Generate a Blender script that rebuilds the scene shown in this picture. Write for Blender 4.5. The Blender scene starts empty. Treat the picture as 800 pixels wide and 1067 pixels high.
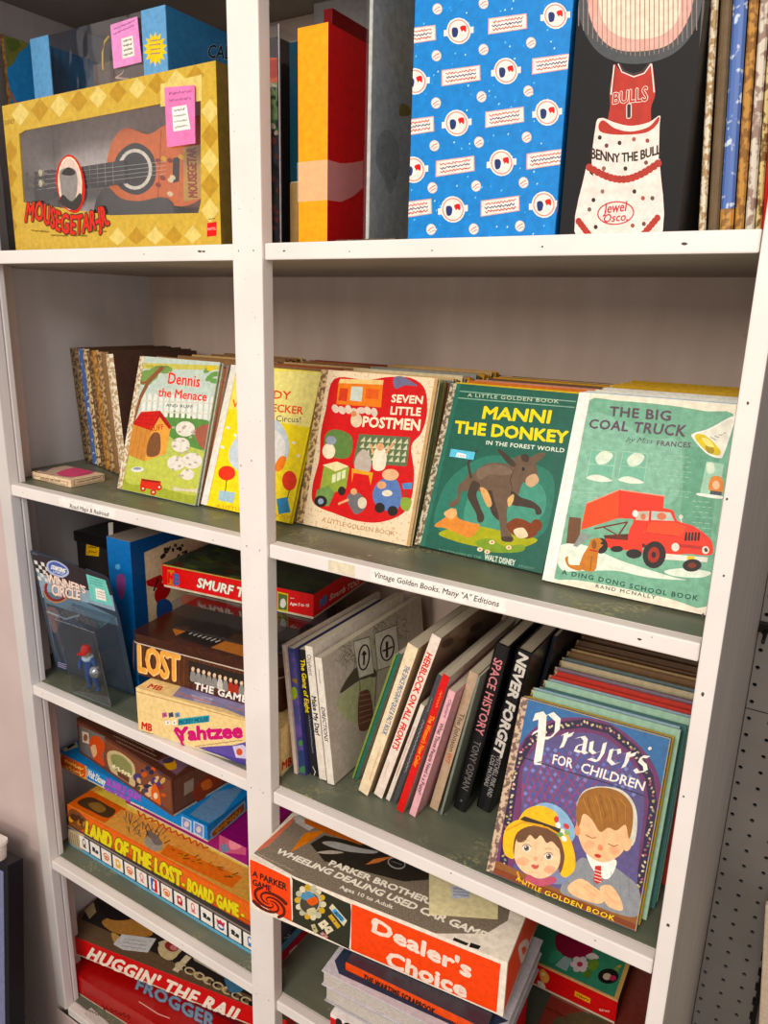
import bpy, bmesh, math, random
from mathutils import Vector, Matrix
rnd = random.Random(7)
SC = bpy.context.scene
COL = SC.collection
V = Vector
rad = math.radians

# ---------------------------------------------------------------- camera
FPX = 776.41
CAM = V((.6106, -.6656, 1.4341))
CR, CD, CF = V((.8521, .1579, -.4990)), V((.5228, -.2104, .8261)), V((.0254, -.9648, -.2618))
AX = V((.8521, .5228, .0254)).normalized()      # image right
AZ = V((-.4990, .8261, -.2618)); AZ = (AZ - AX * AZ.dot(AX)).normalized()   # view direction
AY = AZ.cross(AX)                               # image down
def ray(px, py):
    return AX * ((px - 400) / FPX) + AY * ((py - 533.5) / FPX) + AZ
def on_plane(px, py, o, n):
    d = ray(px, py)
    return CAM + d * ((o - CAM).dot(n) / d.dot(n))
def on_z(px, py, z): return on_plane(px, py, V((0, 0, z)), V((0, 0, 1)))
def on_y(px, py, y): return on_plane(px, py, V((0, y, 0)), V((0, 1, 0)))
def on_x(px, py, x): return on_plane(px, py, V((x, 0, 0)), V((1, 0, 0)))

cam = bpy.data.cameras.new('camera')
cam.sensor_fit = 'VERTICAL'; cam.sensor_height = 36; cam.lens = FPX / 1067 * 36
cam.clip_start = .02
camo = bpy.data.objects.new('camera', cam); COL.objects.link(camo)
camo.matrix_world = Matrix(((AX.x, -AY.x, -AZ.x, CAM.x), (AX.y, -AY.y, -AZ.y, CAM.y), (AX.z, -AY.z, -AZ.z, CAM.z), (0, 0, 0, 1)))
SC.camera = camo

# ---------------------------------------------------------------- materials
def lin(h):
    h = h.lstrip('#')
    c = [int(h[i:i + 2], 16) / 255 for i in (0, 2, 4)]
    return tuple(x / 12.92 if x <= .04045 else ((x + .055) / 1.055) ** 2.4 for x in c) + (1,)
MATS = {}
def base_mat(name):
    m = bpy.data.materials.new(name); m.use_nodes = True
    nt = m.node_tree
    return m, nt, nt.nodes['Principled BSDF']
def mix_node(nt, fac, a, b):
    n = nt.nodes.new('ShaderNodeMix'); n.data_type = 'RGBA'
    for s, v in ((0, fac), (6, a), (7, b)):
        if isinstance(v, bpy.types.NodeSocket): nt.links.new(v, n.inputs[s])
        else: n.inputs[s].default_value = v
    return n.outputs[2]
def noise(nt, scale, detail=3, co=None, rough=.5):
    t = nt.nodes.new('ShaderNodeTexCoord'); n = nt.nodes.new('ShaderNodeTexNoise')
    n.inputs['Scale'].default_value = scale; n.inputs['Detail'].default_value = detail; n.inputs['Roughness'].default_value = rough
    if co is not None:
        mp = nt.nodes.new('ShaderNodeMapping'); mp.inputs['Scale'].default_value = co
        nt.links.new(t.outputs['Object'], mp.inputs[0]); nt.links.new(mp.outputs[0], n.inputs[0])
    else: nt.links.new(t.outputs['Object'], n.inputs[0])
    return n.outputs[0]
def ramp(nt, fac, *stops):
    r = nt.nodes.new('ShaderNodeValToRGB'); e = r.color_ramp.elements
    while len(e) < len(stops): e.new(.5)
    for k, (p, c) in enumerate(stops): e[k].position = p; e[k].color = c if len(c) == 4 else tuple(c) + (1,)
    nt.links.new(fac, r.inputs[0])
    return r.outputs[0]
def bump(nt, b, h, strength=.3, dist=.001):
    n = nt.nodes.new('ShaderNodeBump'); n.inputs['Strength'].default_value = strength; n.inputs['Distance'].default_value = dist
    nt.links.new(h, n.inputs['Height']); nt.links.new(n.outputs[0], b.inputs['Normal'])
def ink(h, r=.5, metal=0, mott=.15):
    """printed ink, card or plastic of one colour with a faint mottling"""
    k = (h, r, metal, mott)
    if k in MATS: return MATS[k]
    m, nt, b = base_mat('ink_' + h)
    c = lin(h); lu = .3 * c[0] + .59 * c[1] + .11 * c[2]; c = tuple(max(.002, lu + (x - lu) * 1.16) for x in c[:3])
    f = noise(nt, 130, 6, None, .62)
    f = ramp(nt, f, (.35, (0, 0, 0)), (.65, (1, 1, 1)))
    nt.links.new(mix_node(nt, f, tuple(x * (1 - mott) for x in c[:3]) + (1,), tuple(min(1, x * (1 + mott * .6)) for x in c[:3]) + (1,)), b.inputs['Base Color'])
    b.inputs['Roughness'].default_value = r; b.inputs['Metallic'].default_value = metal
    if r >= .4: b.inputs['Specular IOR Level'].default_value = .22
    MATS[k] = m
    return m
def pattern(a, b_, scale=180, cut=.5, r=.45, co=None, metal=0):
    """two-tone foil or leaf pattern"""
    k = ('pat', a, b_, scale, cut, co)
    if k in MATS: return MATS[k]
    m, nt, b = base_mat('pattern')
    f = noise(nt, scale, 2, co)
    f = ramp(nt, f, (cut - .04, (0, 0, 0)), (cut + .04, (1, 1, 1)))
    nt.links.new(mix_node(nt, f, lin(a), lin(b_)), b.inputs['Base Color'])
    b.inputs['Roughness'].default_value = r; b.inputs['Metallic'].default_value = metal
    MATS[k] = m
    return m
def paint(name, h, h2, chip, chipscale=14, chipcut=.7, r=.55, brush=(1, 1, 1), chip2=None):
    """old brushed paint with scuffs"""
    m, nt, b = base_mat(name)
    f = ramp(nt, noise(nt, 9, 5, brush), (.35, (0, 0, 0)), (.68, (1, 1, 1)))
    c = mix_node(nt, f, lin(h), lin(h2))
    f2 = ramp(nt, noise(nt, chipscale, 8, None, .72), (chipcut, (0, 0, 0)), (chipcut + .03, (1, 1, 1)))
    c = mix_node(nt, f2, c, lin(chip))
    if chip2:
        f3 = ramp(nt, noise(nt, chipscale * .55, 9, None, .75), (chipcut + .02, (0, 0, 0)), (chipcut + .06, (1, 1, 1)))
        c = mix_node(nt, f3, c, lin(chip2))
    nt.links.new(c, b.inputs['Base Color'])
    b.inputs['Roughness'].default_value = r
    bump(nt, b, noise(nt, 60, 5, brush), .25, .0012)
    return m
def clear(name, tint='f4f6f8', r=.06, amount=.10, wrinkle=0):
    """thin clear plastic: mostly see-through with a glossy sheen"""
    m, nt, b = base_mat(name)
    nt.nodes.remove(b)
    out = nt.nodes['Material Output']
    tr = nt.nodes.new('ShaderNodeBsdfTransparent'); tr.inputs[0].default_value = lin(tint)
    gl = nt.nodes.new('ShaderNodeBsdfGlossy'); gl.inputs['Roughness'].default_value = r
    fr = nt.nodes.new('ShaderNodeLayerWeight'); fr.inputs[0].default_value = .35
    pw = nt.nodes.new('ShaderNodeMath'); pw.operation = 'POWER'; pw.inputs[1].default_value = 3
    ad = nt.nodes.new('ShaderNodeMath'); ad.operation = 'ADD'; ad.use_clamp = True; ad.inputs[1].default_value = amount
    nt.links.new(fr.outputs['Facing'], pw.inputs[0]); nt.links.new(pw.outputs[0], ad.inputs[0])
    if wrinkle:
        bp = nt.nodes.new('ShaderNodeBump'); bp.inputs['Strength'].default_value = wrinkle; bp.inputs['Distance'].default_value = .01
        nt.links.new(noise(nt, 16, 2, (1, 1, .45)), bp.inputs['Height']); nt.links.new(bp.outputs[0], gl.inputs['Normal'])
    mx = nt.nodes.new('ShaderNodeMixShader')
    nt.links.new(ad.outputs[0], mx.inputs[0])
    nt.links.new(tr.outputs[0], mx.inputs[1]); nt.links.new(gl.outputs[0], mx.inputs[2])
    nt.links.new(mx.outputs[0], out.inputs[0])
    return m

def hazy(name):
    m, nt, b = base_mat(name); b.inputs['Base Color'].default_value = (.95, .93, .9, 1); b.inputs['Roughness'].default_value = .3; b.inputs['Alpha'].default_value = .22
    return m
WHITE = paint('white_paint', 'e0d7d0', 'eae1da', '8f867c', 22, .74)
def shelf_green():
    m, nt, b = base_mat('green_shelf_paint')
    f = ramp(nt, noise(nt, 7, 5, (1, 3, 1)), (.35, (0, 0, 0)), (.7, (1, 1, 1)))
    c = mix_node(nt, f, lin('5b6152'), lin('71735f'))
    patch = ramp(nt, noise(nt, 13, 2), (.53, (0, 0, 0)), (.68, (1, 1, 1)))
    fine = ramp(nt, noise(nt, 210, 8, None, .7), (.50, (0, 0, 0)), (.58, (1, 1, 1)))
    mu = nt.nodes.new('ShaderNodeMath'); mu.operation = 'MULTIPLY'; nt.links.new(patch, mu.inputs[0]); nt.links.new(fine, mu.inputs[1])
    c = mix_node(nt, mu.outputs[0], c, lin('a79f6e'))
    f2 = ramp(nt, noise(nt, 34, 8, None, .7), (.68, (0, 0, 0)), (.70, (1, 1, 1)))
    nt.links.new(mix_node(nt, f2, c, lin('b9b096')), b.inputs['Base Color']); b.inputs['Roughness'].default_value = .4
    bump(nt, b, noise(nt, 50, 5, (1, 3, 1)), .25, .001)
    return m
GREEN = shelf_green()
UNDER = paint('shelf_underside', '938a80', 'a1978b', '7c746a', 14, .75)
PANEL = paint('panel_paint', 'd9d2d4', 'e2dcdc', 'aaa29f', 10, .78, .6, (3, 3, .6))
BACKM = paint('back_paint', 'cdb5a4', 'd6c0b0', 'a89688', 10, .78, .65, (3, 3, .8))
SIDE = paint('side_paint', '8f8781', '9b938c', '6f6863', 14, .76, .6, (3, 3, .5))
WALLM = paint('wall_paint', 'c4aea8', 'cbb6af', 'b6a19b', 5, .8, .7)

# ---------------------------------------------------------------- mesh building
class MB:
    def __init__(s): s.v = []; s.f = []; s.fm = []; s.m = []
    def mi(s, m):
        if m not in s.m: s.m.append(m)
        return s.m.index(m)
    def face(s, pts, m):
        n = len(s.v); s.v += [V(p) for p in pts]; s.f.append(tuple(range(n, n + len(pts)))); s.fm.append(s.mi(m)); return s
    def mesh(s, vs, fs, m):
        n = len(s.v); s.v += [V(p) for p in vs]; k = s.mi(m)
        for f in fs: s.f.append(tuple(i + n for i in f)); s.fm.append(k)
        return s
    def box(s, x0, x1, y0, y1, z0, z1, m, **o):
        """o: material per face: front back left right top bottom"""
        n = len(s.v)
        s.v += [V(p) for p in ((x0, y0, z0), (x1, y0, z0), (x1, y1, z0), (x0, y1, z0), (x0, y0, z1), (x1, y0, z1), (x1, y1, z1), (x0, y1, z1))]
        for k, f in dict(bottom=(3, 2, 1, 0), top=(4, 5, 6, 7), front=(0, 1, 5, 4), right=(1, 2, 6, 5), back=(2, 3, 7, 6), left=(3, 0, 4, 7)).items():
            s.f.append(tuple(i + n for i in f)); s.fm.append(s.mi(o.get(k, m)))
        return s
    def prism(s, prof, d, m, cap=None):
        """profile points (3d, planar loop) extruded by vector d"""
        n = len(prof); d = V(d); a = [V(p) for p in prof]
        s.mesh(a + [p + d for p in a], [(i, (i + 1) % n, (i + 1) % n + n, i + n) for i in range(n)], m)
        s.face(a[::-1], cap or m); s.face([p + d for p in a], cap or m)
        return s
    def lathe(s, prof, m, c=(0, 0, 0), seg=20, axis='z'):
        n = len(s.v); c = V(c); k = s.mi(m); P = len(prof)
        for (r, h) in prof:
            for j in range(seg):
                a = 2 * math.pi * j / seg; x, y = r * math.cos(a), r * math.sin(a)
                s.v.append(c + (V((x, y, h)) if axis == 'z' else V((x, h, y)) if axis == 'y' else V((h, x, y))))
        for i in range(P - 1):
            for j in range(seg):
                s.f.append((n + i * seg + j, n + i * seg + (j + 1) % seg, n + (i + 1) * seg + (j + 1) % seg, n + (i + 1) * seg + j)); s.fm.append(k)
        s.f.append(tuple(n + j for j in range(seg))); s.fm.append(k)
        s.f.append(tuple(n + (P - 1) * seg + j for j in range(seg))); s.fm.append(k)
        return s
    def tube(s, pts, r, m, seg=8):
        pts = [V(p) for p in pts]; n0 = len(s.v); k = s.mi(m)
        up = V((0, 0, 1))
        for i, p in enumerate(pts):
            t = (pts[min(i + 1, len(pts) - 1)] - pts[max(i - 1, 0)]).normalized()
            a = t.cross(up if abs(t.dot(up)) < .95 else V((1, 0, 0))).normalized(); b = t.cross(a)
            rr = r[i] if isinstance(r, (list, tuple)) else r
            for j in range(seg):
                w = 2 * math.pi * j / seg; s.v.append(p + a * rr * math.cos(w) + b * rr * math.sin(w))
        for i in range(len(pts) - 1):
            for j in range(seg):
                s.f.append((n0 + i * seg + j, n0 + i * seg + (j + 1) % seg, n0 + (i + 1) * seg + (j + 1) % seg, n0 + (i + 1) * seg + j)); s.fm.append(k)
        for e in (0, len(pts) - 1): s.f.append(tuple(n0 + e * seg + j for j in range(seg))); s.fm.append(k)
        return s
    def build(s, name, parent=None, bevel=0, smooth=False, label=None, seg=2, norm=True):
        me = bpy.data.meshes.new(name)
        me.from_pydata([tuple(p) for p in s.v], [], s.f)
        for m in s.m: me.materials.append(m)
        me.polygons.foreach_set('material_index', s.fm)
        if smooth: me.polygons.foreach_set('use_smooth', [True] * len(s.f))
        me.update()
        o = bpy.data.objects.new(name, me); COL.objects.link(o)
        if parent: o.parent = parent
        if bevel:
            b = o.modifiers.new('bevel', 'BEVEL'); b.width = bevel; b.segments = seg; b.limit_method = 'ANGLE'; b.angle_limit = rad(40)
        if label: o['label'] = label
        return o
def tag(o, label, cat, group=None, kind=None):
    o['label'] = label; o['category'] = cat
    if group: o['group'] = group
    if kind: o['kind'] = kind
    return o
def frame(x, y, z, yaw=0, lean=0, roll=0):
    a, l, r = rad(yaw), rad(lean), rad(roll)
    U = V((math.cos(a), math.sin(a), 0)); N = V((-math.sin(a), math.cos(a), 0)); Z = V((0, 0, 1))
    W = N * math.cos(l) - Z * math.sin(l); T = Z * math.cos(l) + N * math.sin(l)
    U, T = U * math.cos(r) - T * math.sin(r), U * math.sin(r) + T * math.cos(r)
    return Matrix(((U.x, W.x, T.x, x), (U.y, W.y, T.y, y), (U.z, W.z, T.z, z), (0, 0, 0, 1)))
def thing(name, mw, label, cat, group=None):
    """an Empty at the thing's base corner: local x right, y into depth, z up"""
    o = bpy.data.objects.new(name, None); COL.objects.link(o); o.empty_display_size = .01
    o.matrix_world = mw
    tag(o, label, cat, group)
    return o

# ---------------------------------------------------------------- printing: text and flat art on a plane of a thing
TC = {}; XT = {}
def glyphs(s, bold=0, space=1, shear=0):
    k = (s, bold, space, shear)
    if k in TC: return TC[k]
    c = bpy.data.curves.new('t', 'FONT'); c.body = s; c.size = 1; c.offset = bold; c.space_character = space; c.shear = shear
    c.resolution_u = 2; c.fill_mode = 'FRONT'
    o = bpy.data.objects.new('t', c)
    me = o.to_mesh()
    vs = [(v.co.x, v.co.y) for v in me.vertices]; fs = [tuple(p.vertices) for p in me.polygons]
    o.to_mesh_clear(); bpy.data.objects.remove(o); bpy.data.curves.remove(c)
    if bold == 0: x0 = min(v[0] for v in vs); x1 = max(v[0] for v in vs); XT[(s, space, shear)] = (x0, x1)
    else:
        if (s, space, shear) not in XT: glyphs(s, 0, space, shear)
        x0, x1 = XT[(s, space, shear)]
    vs = [((x - x0) / (x1 - x0), y / .73) for x, y in vs]
    TC[k] = (vs, fs)
    return TC[k]
def clip_poly(p, x0, x1, y0, y1):
    for ax, lim, sg in ((0, x0, 1), (0, x1, -1), (1, y0, 1), (1, y1, -1)):
        out = []
        for i in range(len(p)):
            a, b = p[i - 1], p[i]
            da, db = (a[ax] - lim) * sg, (b[ax] - lim) * sg
            if (da >= 0) != (db >= 0):
                t = da / (da - db); out.append((a[0] + (b[0] - a[0]) * t, a[1] + (b[1] - a[1]) * t))
            if db >= 0: out.append(b)
        p = out
        if len(p) < 3: return []
    return p
class Art:
    """flat print on a face of a thing. o,u,v are in the thing's local space; (w,h) the printable size.
    Coordinates come from crops of the photograph (x0,y0,scale) and land where they are seen on that face."""
    def __init__(s, mb, mw, o, u, v, w, h, crop=(0, 0, 1), lift=.00006):
        s.mb = mb; s.o = V(o); s.u = V(u); s.v = V(v); s.n = s.u.cross(s.v); s.w = w; s.h = h; s.base = s.lift = lift; s.crop = crop; s.pl = []; s.hold = False
        s.wo = mw @ s.o; s.wu = mw.to_3x3() @ s.u; s.wv = mw.to_3x3() @ s.v; s.wn = s.wu.cross(s.wv)
    def P(s, p):
        q = on_plane(s.crop[0] + p[0] * s.crop[2], s.crop[1] + p[1] * s.crop[2], s.wo, s.wn) - s.wo
        return (q.dot(s.wu), q.dot(s.wv))
    def up(s): pass
    def layer(s, pts):
        """ink lies just over whatever print it covers"""
        x0, x1, y0, y1 = min(p[0] for p in pts), max(p[0] for p in pts), min(p[1] for p in pts), max(p[1] for p in pts)
        l = s.base
        for a, b, c, d, e in s.pl:
            if a < x1 and b > x0 and c < y1 and d > y0 and e + .000008 > l: l = e + .000008
        s.lift = l; s.pl.append([x0, x1, y0, y1, l])
    def L(s, q, e=0): return s.o + s.u * q[0] + s.v * q[1] + s.n * (s.lift + e)
    def loc(s, pts, m, clip=True):
        if clip: pts = clip_poly(pts, .0003, s.w - .0003, .0003, s.h - .0003)
        if len(pts) < 3: return s
        if s.hold: s.lift += .000003
        else: s.layer(pts)
        ar = sum(pts[i - 1][0] * pts[i][1] - pts[i][0] * pts[i - 1][1] for i in range(len(pts)))
        if ar < 0: pts = pts[::-1]
        s.mb.face([s.L(q) for q in pts], m); s.up()
        return s
    def poly(s, pts, m, clip=True): return s.loc([s.P(p) for p in pts], m, clip)
    def blob(s, pts, m, n=5, clip=True):
        """smooth closed outline through the points"""
        q = []; N = len(pts)
        for i in range(N):
            p0, p1, p2, p3 = (pts[(i + k - 1) % N] for k in range(4))
            for j in range(n):
                t = j / n
                q.append(tuple(.5 * (2 * p1[c] + (p2[c] - p0[c]) * t + (2 * p0[c] - 5 * p1[c] + 4 * p2[c] - p3[c]) * t * t + (3 * p1[c] - p0[c] - 3 * p2[c] + p3[c]) * t ** 3) for c in (0, 1)))
        return s.poly(q, m, clip)
    def ell(s, cx, cy, rx, ry, m, a=0, n=18, clip=True):
        ca, sa = math.cos(rad(a)), math.sin(rad(a))
        return s.poly([(cx + rx * math.cos(t) * ca - ry * math.sin(t) * sa, cy + rx * math.cos(t) * sa + ry * math.sin(t) * ca) for t in (2 * math.pi * k / n for k in range(n))], m, clip)
    def ring(s, cx, cy, rx, ry, wd, m, a=0, n=24, a0=0, a1=360):
        ca, sa = math.cos(rad(a)), math.sin(rad(a)); pts = []
        for k in range(n + 1):
            t = rad(a0 + (a1 - a0) * k / n); pts.append((cx + rx * math.cos(t) * ca - ry * math.sin(t) * sa, cy + rx * math.cos(t) * sa + ry * math.sin(t) * ca))
        return s.line(pts, wd, m)
    def line(s, pts, wd, m, clip=True, taper=False):
        """stroke of width wd (crop px)"""
        s.layer([s.P(p) for p in pts]); s.hold = True
        for i in range(len(pts) - 1):
            (x0, y0), (x1, y1) = pts[i], pts[i + 1]; dx, dy = x1 - x0, y1 - y0; L = math.hypot(dx, dy) or 1
            a = wd / 2 * (1 - i / len(pts) * (.8 if taper else 0)); nx, ny = -dy / L * a, dx / L * a; ex, ey = dx / L * a * .4, dy / L * a * .4
            s.poly([(x0 + nx - ex, y0 + ny - ey), (x1 + nx + ex, y1 + ny + ey), (x1 - nx + ex, y1 - ny + ey), (x0 - nx - ex, y0 - ny - ey)], m, clip)
        if wd > 8 and not taper:
            for p in pts: s.ell(p[0], p[1], wd / 2, wd / 2, m, 0, 10, clip)
        s.hold = False; s.pl[-1][4] = s.lift
        return s
    def pen(s, pts, wd, m, ang=40, thin=.25):
        """broad-nib stroke"""
        c, q = math.cos(rad(ang)) * wd / 2, -math.sin(rad(ang)) * wd / 2
        s.layer([s.P(p) for p in pts]); s.hold = True
        for i in range(len(pts) - 1):
            (x0, y0), (x1, y1) = pts[i], pts[i + 1]
            s.poly([(x0 - c, y0 - q), (x0 + c, y0 + q), (x1 + c, y1 + q), (x1 - c, y1 - q)], m)
        s.hold = False; s.pl[-1][4] = s.lift
        return s
    def t(s, text, bl, br, tl, m, bold=.0, space=1, shear=0, tr=None, out=None, outw=.04):
        """text in the quad baseline-left, baseline-right, top-left (cap height)"""
        if text[0] == '~':
            m0 = ((tl[0] - bl[0]) / 2, (tl[1] - bl[1]) / 2)
            return s.squig((bl[0] + m0[0], bl[1] + m0[1]), (br[0] + m0[0], br[1] + m0[1]), math.hypot(*m0) * 1.5, m, int(text[1:]), math.hypot(*m0) * .42)
        b0, b1, t0 = s.P(bl), s.P(br), s.P(tl)
        t1 = s.P(tr) if tr else (b1[0] + t0[0] - b0[0], b1[1] + t0[1] - b0[1])
        if out: 
            s._txt(text, b0, b1, t0, t1, out, bold + outw, space, shear); s.up()
        s._txt(text, b0, b1, t0, t1, m, bold, space, shear); s.up()
        return s
    def put(s, q, fs, m, same=False):
        if same: s.lift += .000002; s.pl[-1][4] = s.lift
        else: s.layer(q)
        if min(p[0] for p in q) > 0 and max(p[0] for p in q) < s.w and min(p[1] for p in q) > 0 and max(p[1] for p in q) < s.h: s.mb.mesh([s.L(p) for p in q], fs, m); return
        for f in fs:
            c = clip_poly([q[i] for i in f], .0003, s.w - .0003, .0003, s.h - .0003)
            if len(c) > 2: s.mb.face([s.L(p) for p in c], m)
    def _txt(s, text, b0, b1, t0, t1, m, bold, space, shear):
        vs, fs = glyphs(text, 0, space, shear)
        q = [tuple((b0[c] * (1 - x) + b1[c] * x) * (1 - y) + (t0[c] * (1 - x) + t1[c] * x) * y for c in (0, 1)) for x, y in vs]
        s.fat(q, fs, m, bold * math.hypot(t0[0] - b0[0], t0[1] - b0[1]))
    def fat(s, q, fs, m, r):
        """letters, thickened by overprinting shifted copies"""
        s.put(q, fs, m)
        if r > 0:
            r *= 1.1
            for k in range(8):
                dx, dy = r * math.cos(k * math.pi / 4), r * math.sin(k * math.pi / 4)
                s.put([(x + dx, y + dy) for x, y in q], fs, m, True)
    def ts(s, text, bl, br, tl, m, bold=0, space=1, shear=0, **k):
        """lettering that runs down a spine, kept inside its width"""
        b0, b1, t0 = s.P(bl), s.P(br), s.P(tl)
        z = min(math.hypot(t0[0] - b0[0], t0[1] - b0[1]), .64 * s.w); c = (b0[0] + b1[0] + (t0[0] - b0[0])) / 2; c = min(max(c, z / 2 + .14 * s.w), s.w - z / 2 - .14 * s.w)
        u0, u1 = c - z / 2, c + z / 2
        if text[0] == '~':
            n = int(text[1:]) * 2; pts = [(c + (z * .3 if i % 2 else -z * .3) * rnd.uniform(.4, 1), b0[1] + (b1[1] - b0[1]) * i / n) for i in range(n + 1)]
            for i in range(n):
                (x0, y0), (x1, y1) = pts[i], pts[i + 1]; q = z * .12; s.loc([(x0 - q * .5, y0 + q), (x0 + q * .5, y0 + q), (x1 + q * .5, y1 - q), (x1 - q * .5, y1 - q)], m)
            return s
        s._txt(text, (u0, b0[1]), (u0, b1[1]), (u1, b0[1]), (u1, b1[1]), m, bold, space, shear)
        return s
    def curve_t(s, text, base, top, m, bold=0, space=1, out=None, outw=.04):
        """text between a baseline polyline and a top polyline"""
        B = [s.P(p) for p in base]; T = [s.P(p) for p in top]
        def at(L, x):
            x *= len(L) - 1; i = min(max(int(x), 0), len(L) - 2); f = x - i
            return (L[i][0] * (1 - f) + L[i + 1][0] * f, L[i][1] * (1 - f) + L[i + 1][1] * f)
        hh = math.hypot(T[0][0] - B[0][0], T[0][1] - B[0][1]); vs, fs = glyphs(text, 0, space, 0); q = []
        for x, y in vs:
            b, t = at(B, x), at(T, x); q.append((b[0] + (t[0] - b[0]) * y, b[1] + (t[1] - b[1]) * y))
        for mm, bb in (((out, bold + outw),) if out else ()) + ((m, bold),): s.fat(q, fs, mm, hh * bb)
        return s
    def squig(s, p0, p1, h, m, n=8, wd=2):
        """a handwritten squiggle standing in for an unreadable line"""
        pts = []; dx, dy = p1[0] - p0[0], p1[1] - p0[1]; L = math.hypot(dx, dy) or 1; ux, uy = dx / L, dy / L
        for k in range(n * 2 + 1):
            t = k / (n * 2); e = rnd.uniform(-.3, .3) * h; g = (h / 2 if k % 2 else -h / 2) * rnd.uniform(.4, 1)
            pts.append((p0[0] + dx * t + ux * e - uy * g, p0[1] + dy * t + uy * e + ux * g))
        return s.line(pts, wd, m)
def front(mb, mw, w, h, crop, **k): return Art(mb, mw, (0, 0, 0), (1, 0, 0), (0, 0, 1), w, h, crop, **k)
def right(mb, mw, w, d, h, crop, **k): return Art(mb, mw, (w, 0, 0), (0, 1, 0), (0, 0, 1), d, h, crop, **k)
def topf(mb, mw, w, d, h, crop, **k): return Art(mb, mw, (0, 0, h), (1, 0, 0), (0, 1, 0), w, d, crop, **k)

zA, zB, zC, zD, zE = 1.5016, 1.1549, .8062, .453, .1158
XL, XR, YB, LIP = -.56, .5391, .377, .0037
ORD = 'first second third fourth fifth sixth seventh eighth ninth tenth eleventh twelfth thirteenth fourteenth fifteenth sixteenth seventeenth eighteenth nineteenth twentieth twenty-first twenty-second twenty-third twenty-fourth'.split()
# ---------------------------------------------------------------- setting
def struct(o): o['kind'] = 'structure'; return o
b = MB(); b.box(-2.2, -.5085, .004, .06, 0, 2.6, WALLM); struct(b.build('wall_left'))
b = MB(); b.box(-2.2, 2.2, .60, .66, 0, 2.6, ink('8a827c', .8)); struct(b.build('wall_back'))
b = MB(); b.box(-2.2, 2.2, -2.6, .66, -.03, 0, ink('8c8278', .6)); struct(b.build('floor'))

# pegboard beside the bookcase: real holes on a 30 mm pitch, two sheets meeting in a seam
PEG = paint('pegboard', '7d7670', '87807a', '6c655f', 8, .8, .7)
DARK = ink('100d0b', .9)
py = .5735
def peg(z0, z1, x0, x1, label):
    b = MB(); s = .0302; r = .0036; hx0, hz0 = .5642, .5068
    i0 = math.floor((x0 - hx0) / s) + 1; i1 = math.floor((x1 - hx0) / s) + 1
    j0 = math.floor((z0 - hz0) / s) + 1; j1 = math.floor((z1 - hz0) / s) + 1
    xs = [x0] + [hx0 + (i + .5) * s for i in range(i0, i1 - 1)] + [x1]
    zs = [z0] + [hz0 + (j + .5) * s for j in range(j0, j1 - 1)] + [z1]
    for a, i in enumerate(range(i0, i1)):
        for c, j in enumerate(range(j0, j1)):
            cx, cz = hx0 + i * s, hz0 + j * s
            X0, X1, Z0, Z1 = xs[a], xs[a + 1], zs[c], zs[c + 1]
            o8 = [(X1, cz), (X1, Z1), (cx, Z1), (X0, Z1), (X0, cz), (X0, Z0), (cx, Z0), (X1, Z0)]
            i8 = [(cx + r * math.cos(k * math.pi / 4), cz + r * math.sin(k * math.pi / 4)) for k in range(8)]
            vs = [(x, py, z) for x, z in o8] + [(x, py, z) for x, z in i8] + [(x, py + .004, z) for x, z in i8]
            fs = [(k, k + 8, (k + 1) % 8 + 8, (k + 1) % 8) for k in range(8)] + [(k + 8, k + 16, (k + 1) % 8 + 16, (k + 1) % 8 + 8) for k in range(8)]
            b.mesh(vs, fs, PEG)
    b.face([(x0, py + .0075, z0), (x1, py + .0075, z0), (x1, py + .0075, z1), (x0, py + .0075, z1)], DARK)
    o = b.build('pegboard_panel'); tag(o, label, 'pegboard', 'pegboard sheets'); o['kind'] = 'structure'
zs = on_y(775, 737, py).z
peg(zs + .0008, 2.3, .5575, .66, 'upper grey pegboard sheet above the seam beside the bookcase')
xe = on_y(793, 1010, py).x
peg(.10, zs - .0008, .5575, xe - .001, 'lower grey pegboard sheet below the seam beside the bookcase')

# ---------------------------------------------------------------- bookcase
bc = thing('bookcase', Matrix.Identity(4), 'white painted bookcase with green shelf tops filled with old books and games', 'bookcase')
def shelf(z, label):
    b = MB()
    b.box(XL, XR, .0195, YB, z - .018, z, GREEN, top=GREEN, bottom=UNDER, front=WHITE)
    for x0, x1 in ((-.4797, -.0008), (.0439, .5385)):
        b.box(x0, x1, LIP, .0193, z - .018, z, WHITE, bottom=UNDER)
    return b.build('shelf', bc, .0016, label=label)
SH = {}
for k, z, l in (('A', zA, 'upper shelf at eye level'), ('B', zB, 'shelf of picture books'), ('C', zC, 'shelf of spines and tins'), ('D', zD, 'shelf of stacked board games'), ('E', zE, 'bottom shelf'), ('T', 1.885, 'topmost shelf with dark underside')):
    SH[k] = shelf(z, l)
b = MB(); b.box(0, .0431, 0, .019, 0, 1.98, WHITE); b.build('front_post', bc, .0015)
b = MB(); b.box(-.5071, -.4797, 0, .019, .112, 1.98, PANEL, front=paint('stile_paint', 'c9c1bd', 'd3cbc6', '8f8682', 20, .76)); b.box(-.5085, -.4797, .0195, .03, .112, 1.98, PANEL); b.build('front_post', bc, .002)
b = MB(); b.box(-.51, -.30, -.001, .002, 0, .098, WALLM); b.build('toe_board', bc)
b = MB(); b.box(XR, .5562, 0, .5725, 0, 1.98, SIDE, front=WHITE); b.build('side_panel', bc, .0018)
b = MB(); b.box(XL - .012, XL, .0195, YB + .01, 0, 1.98, PANEL); b.build('side_panel', bc)
b = MB(); b.box(XL, XR, YB, YB + .008, .05, 1.98, BACKM); b.build('back_panel', bc)

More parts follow.
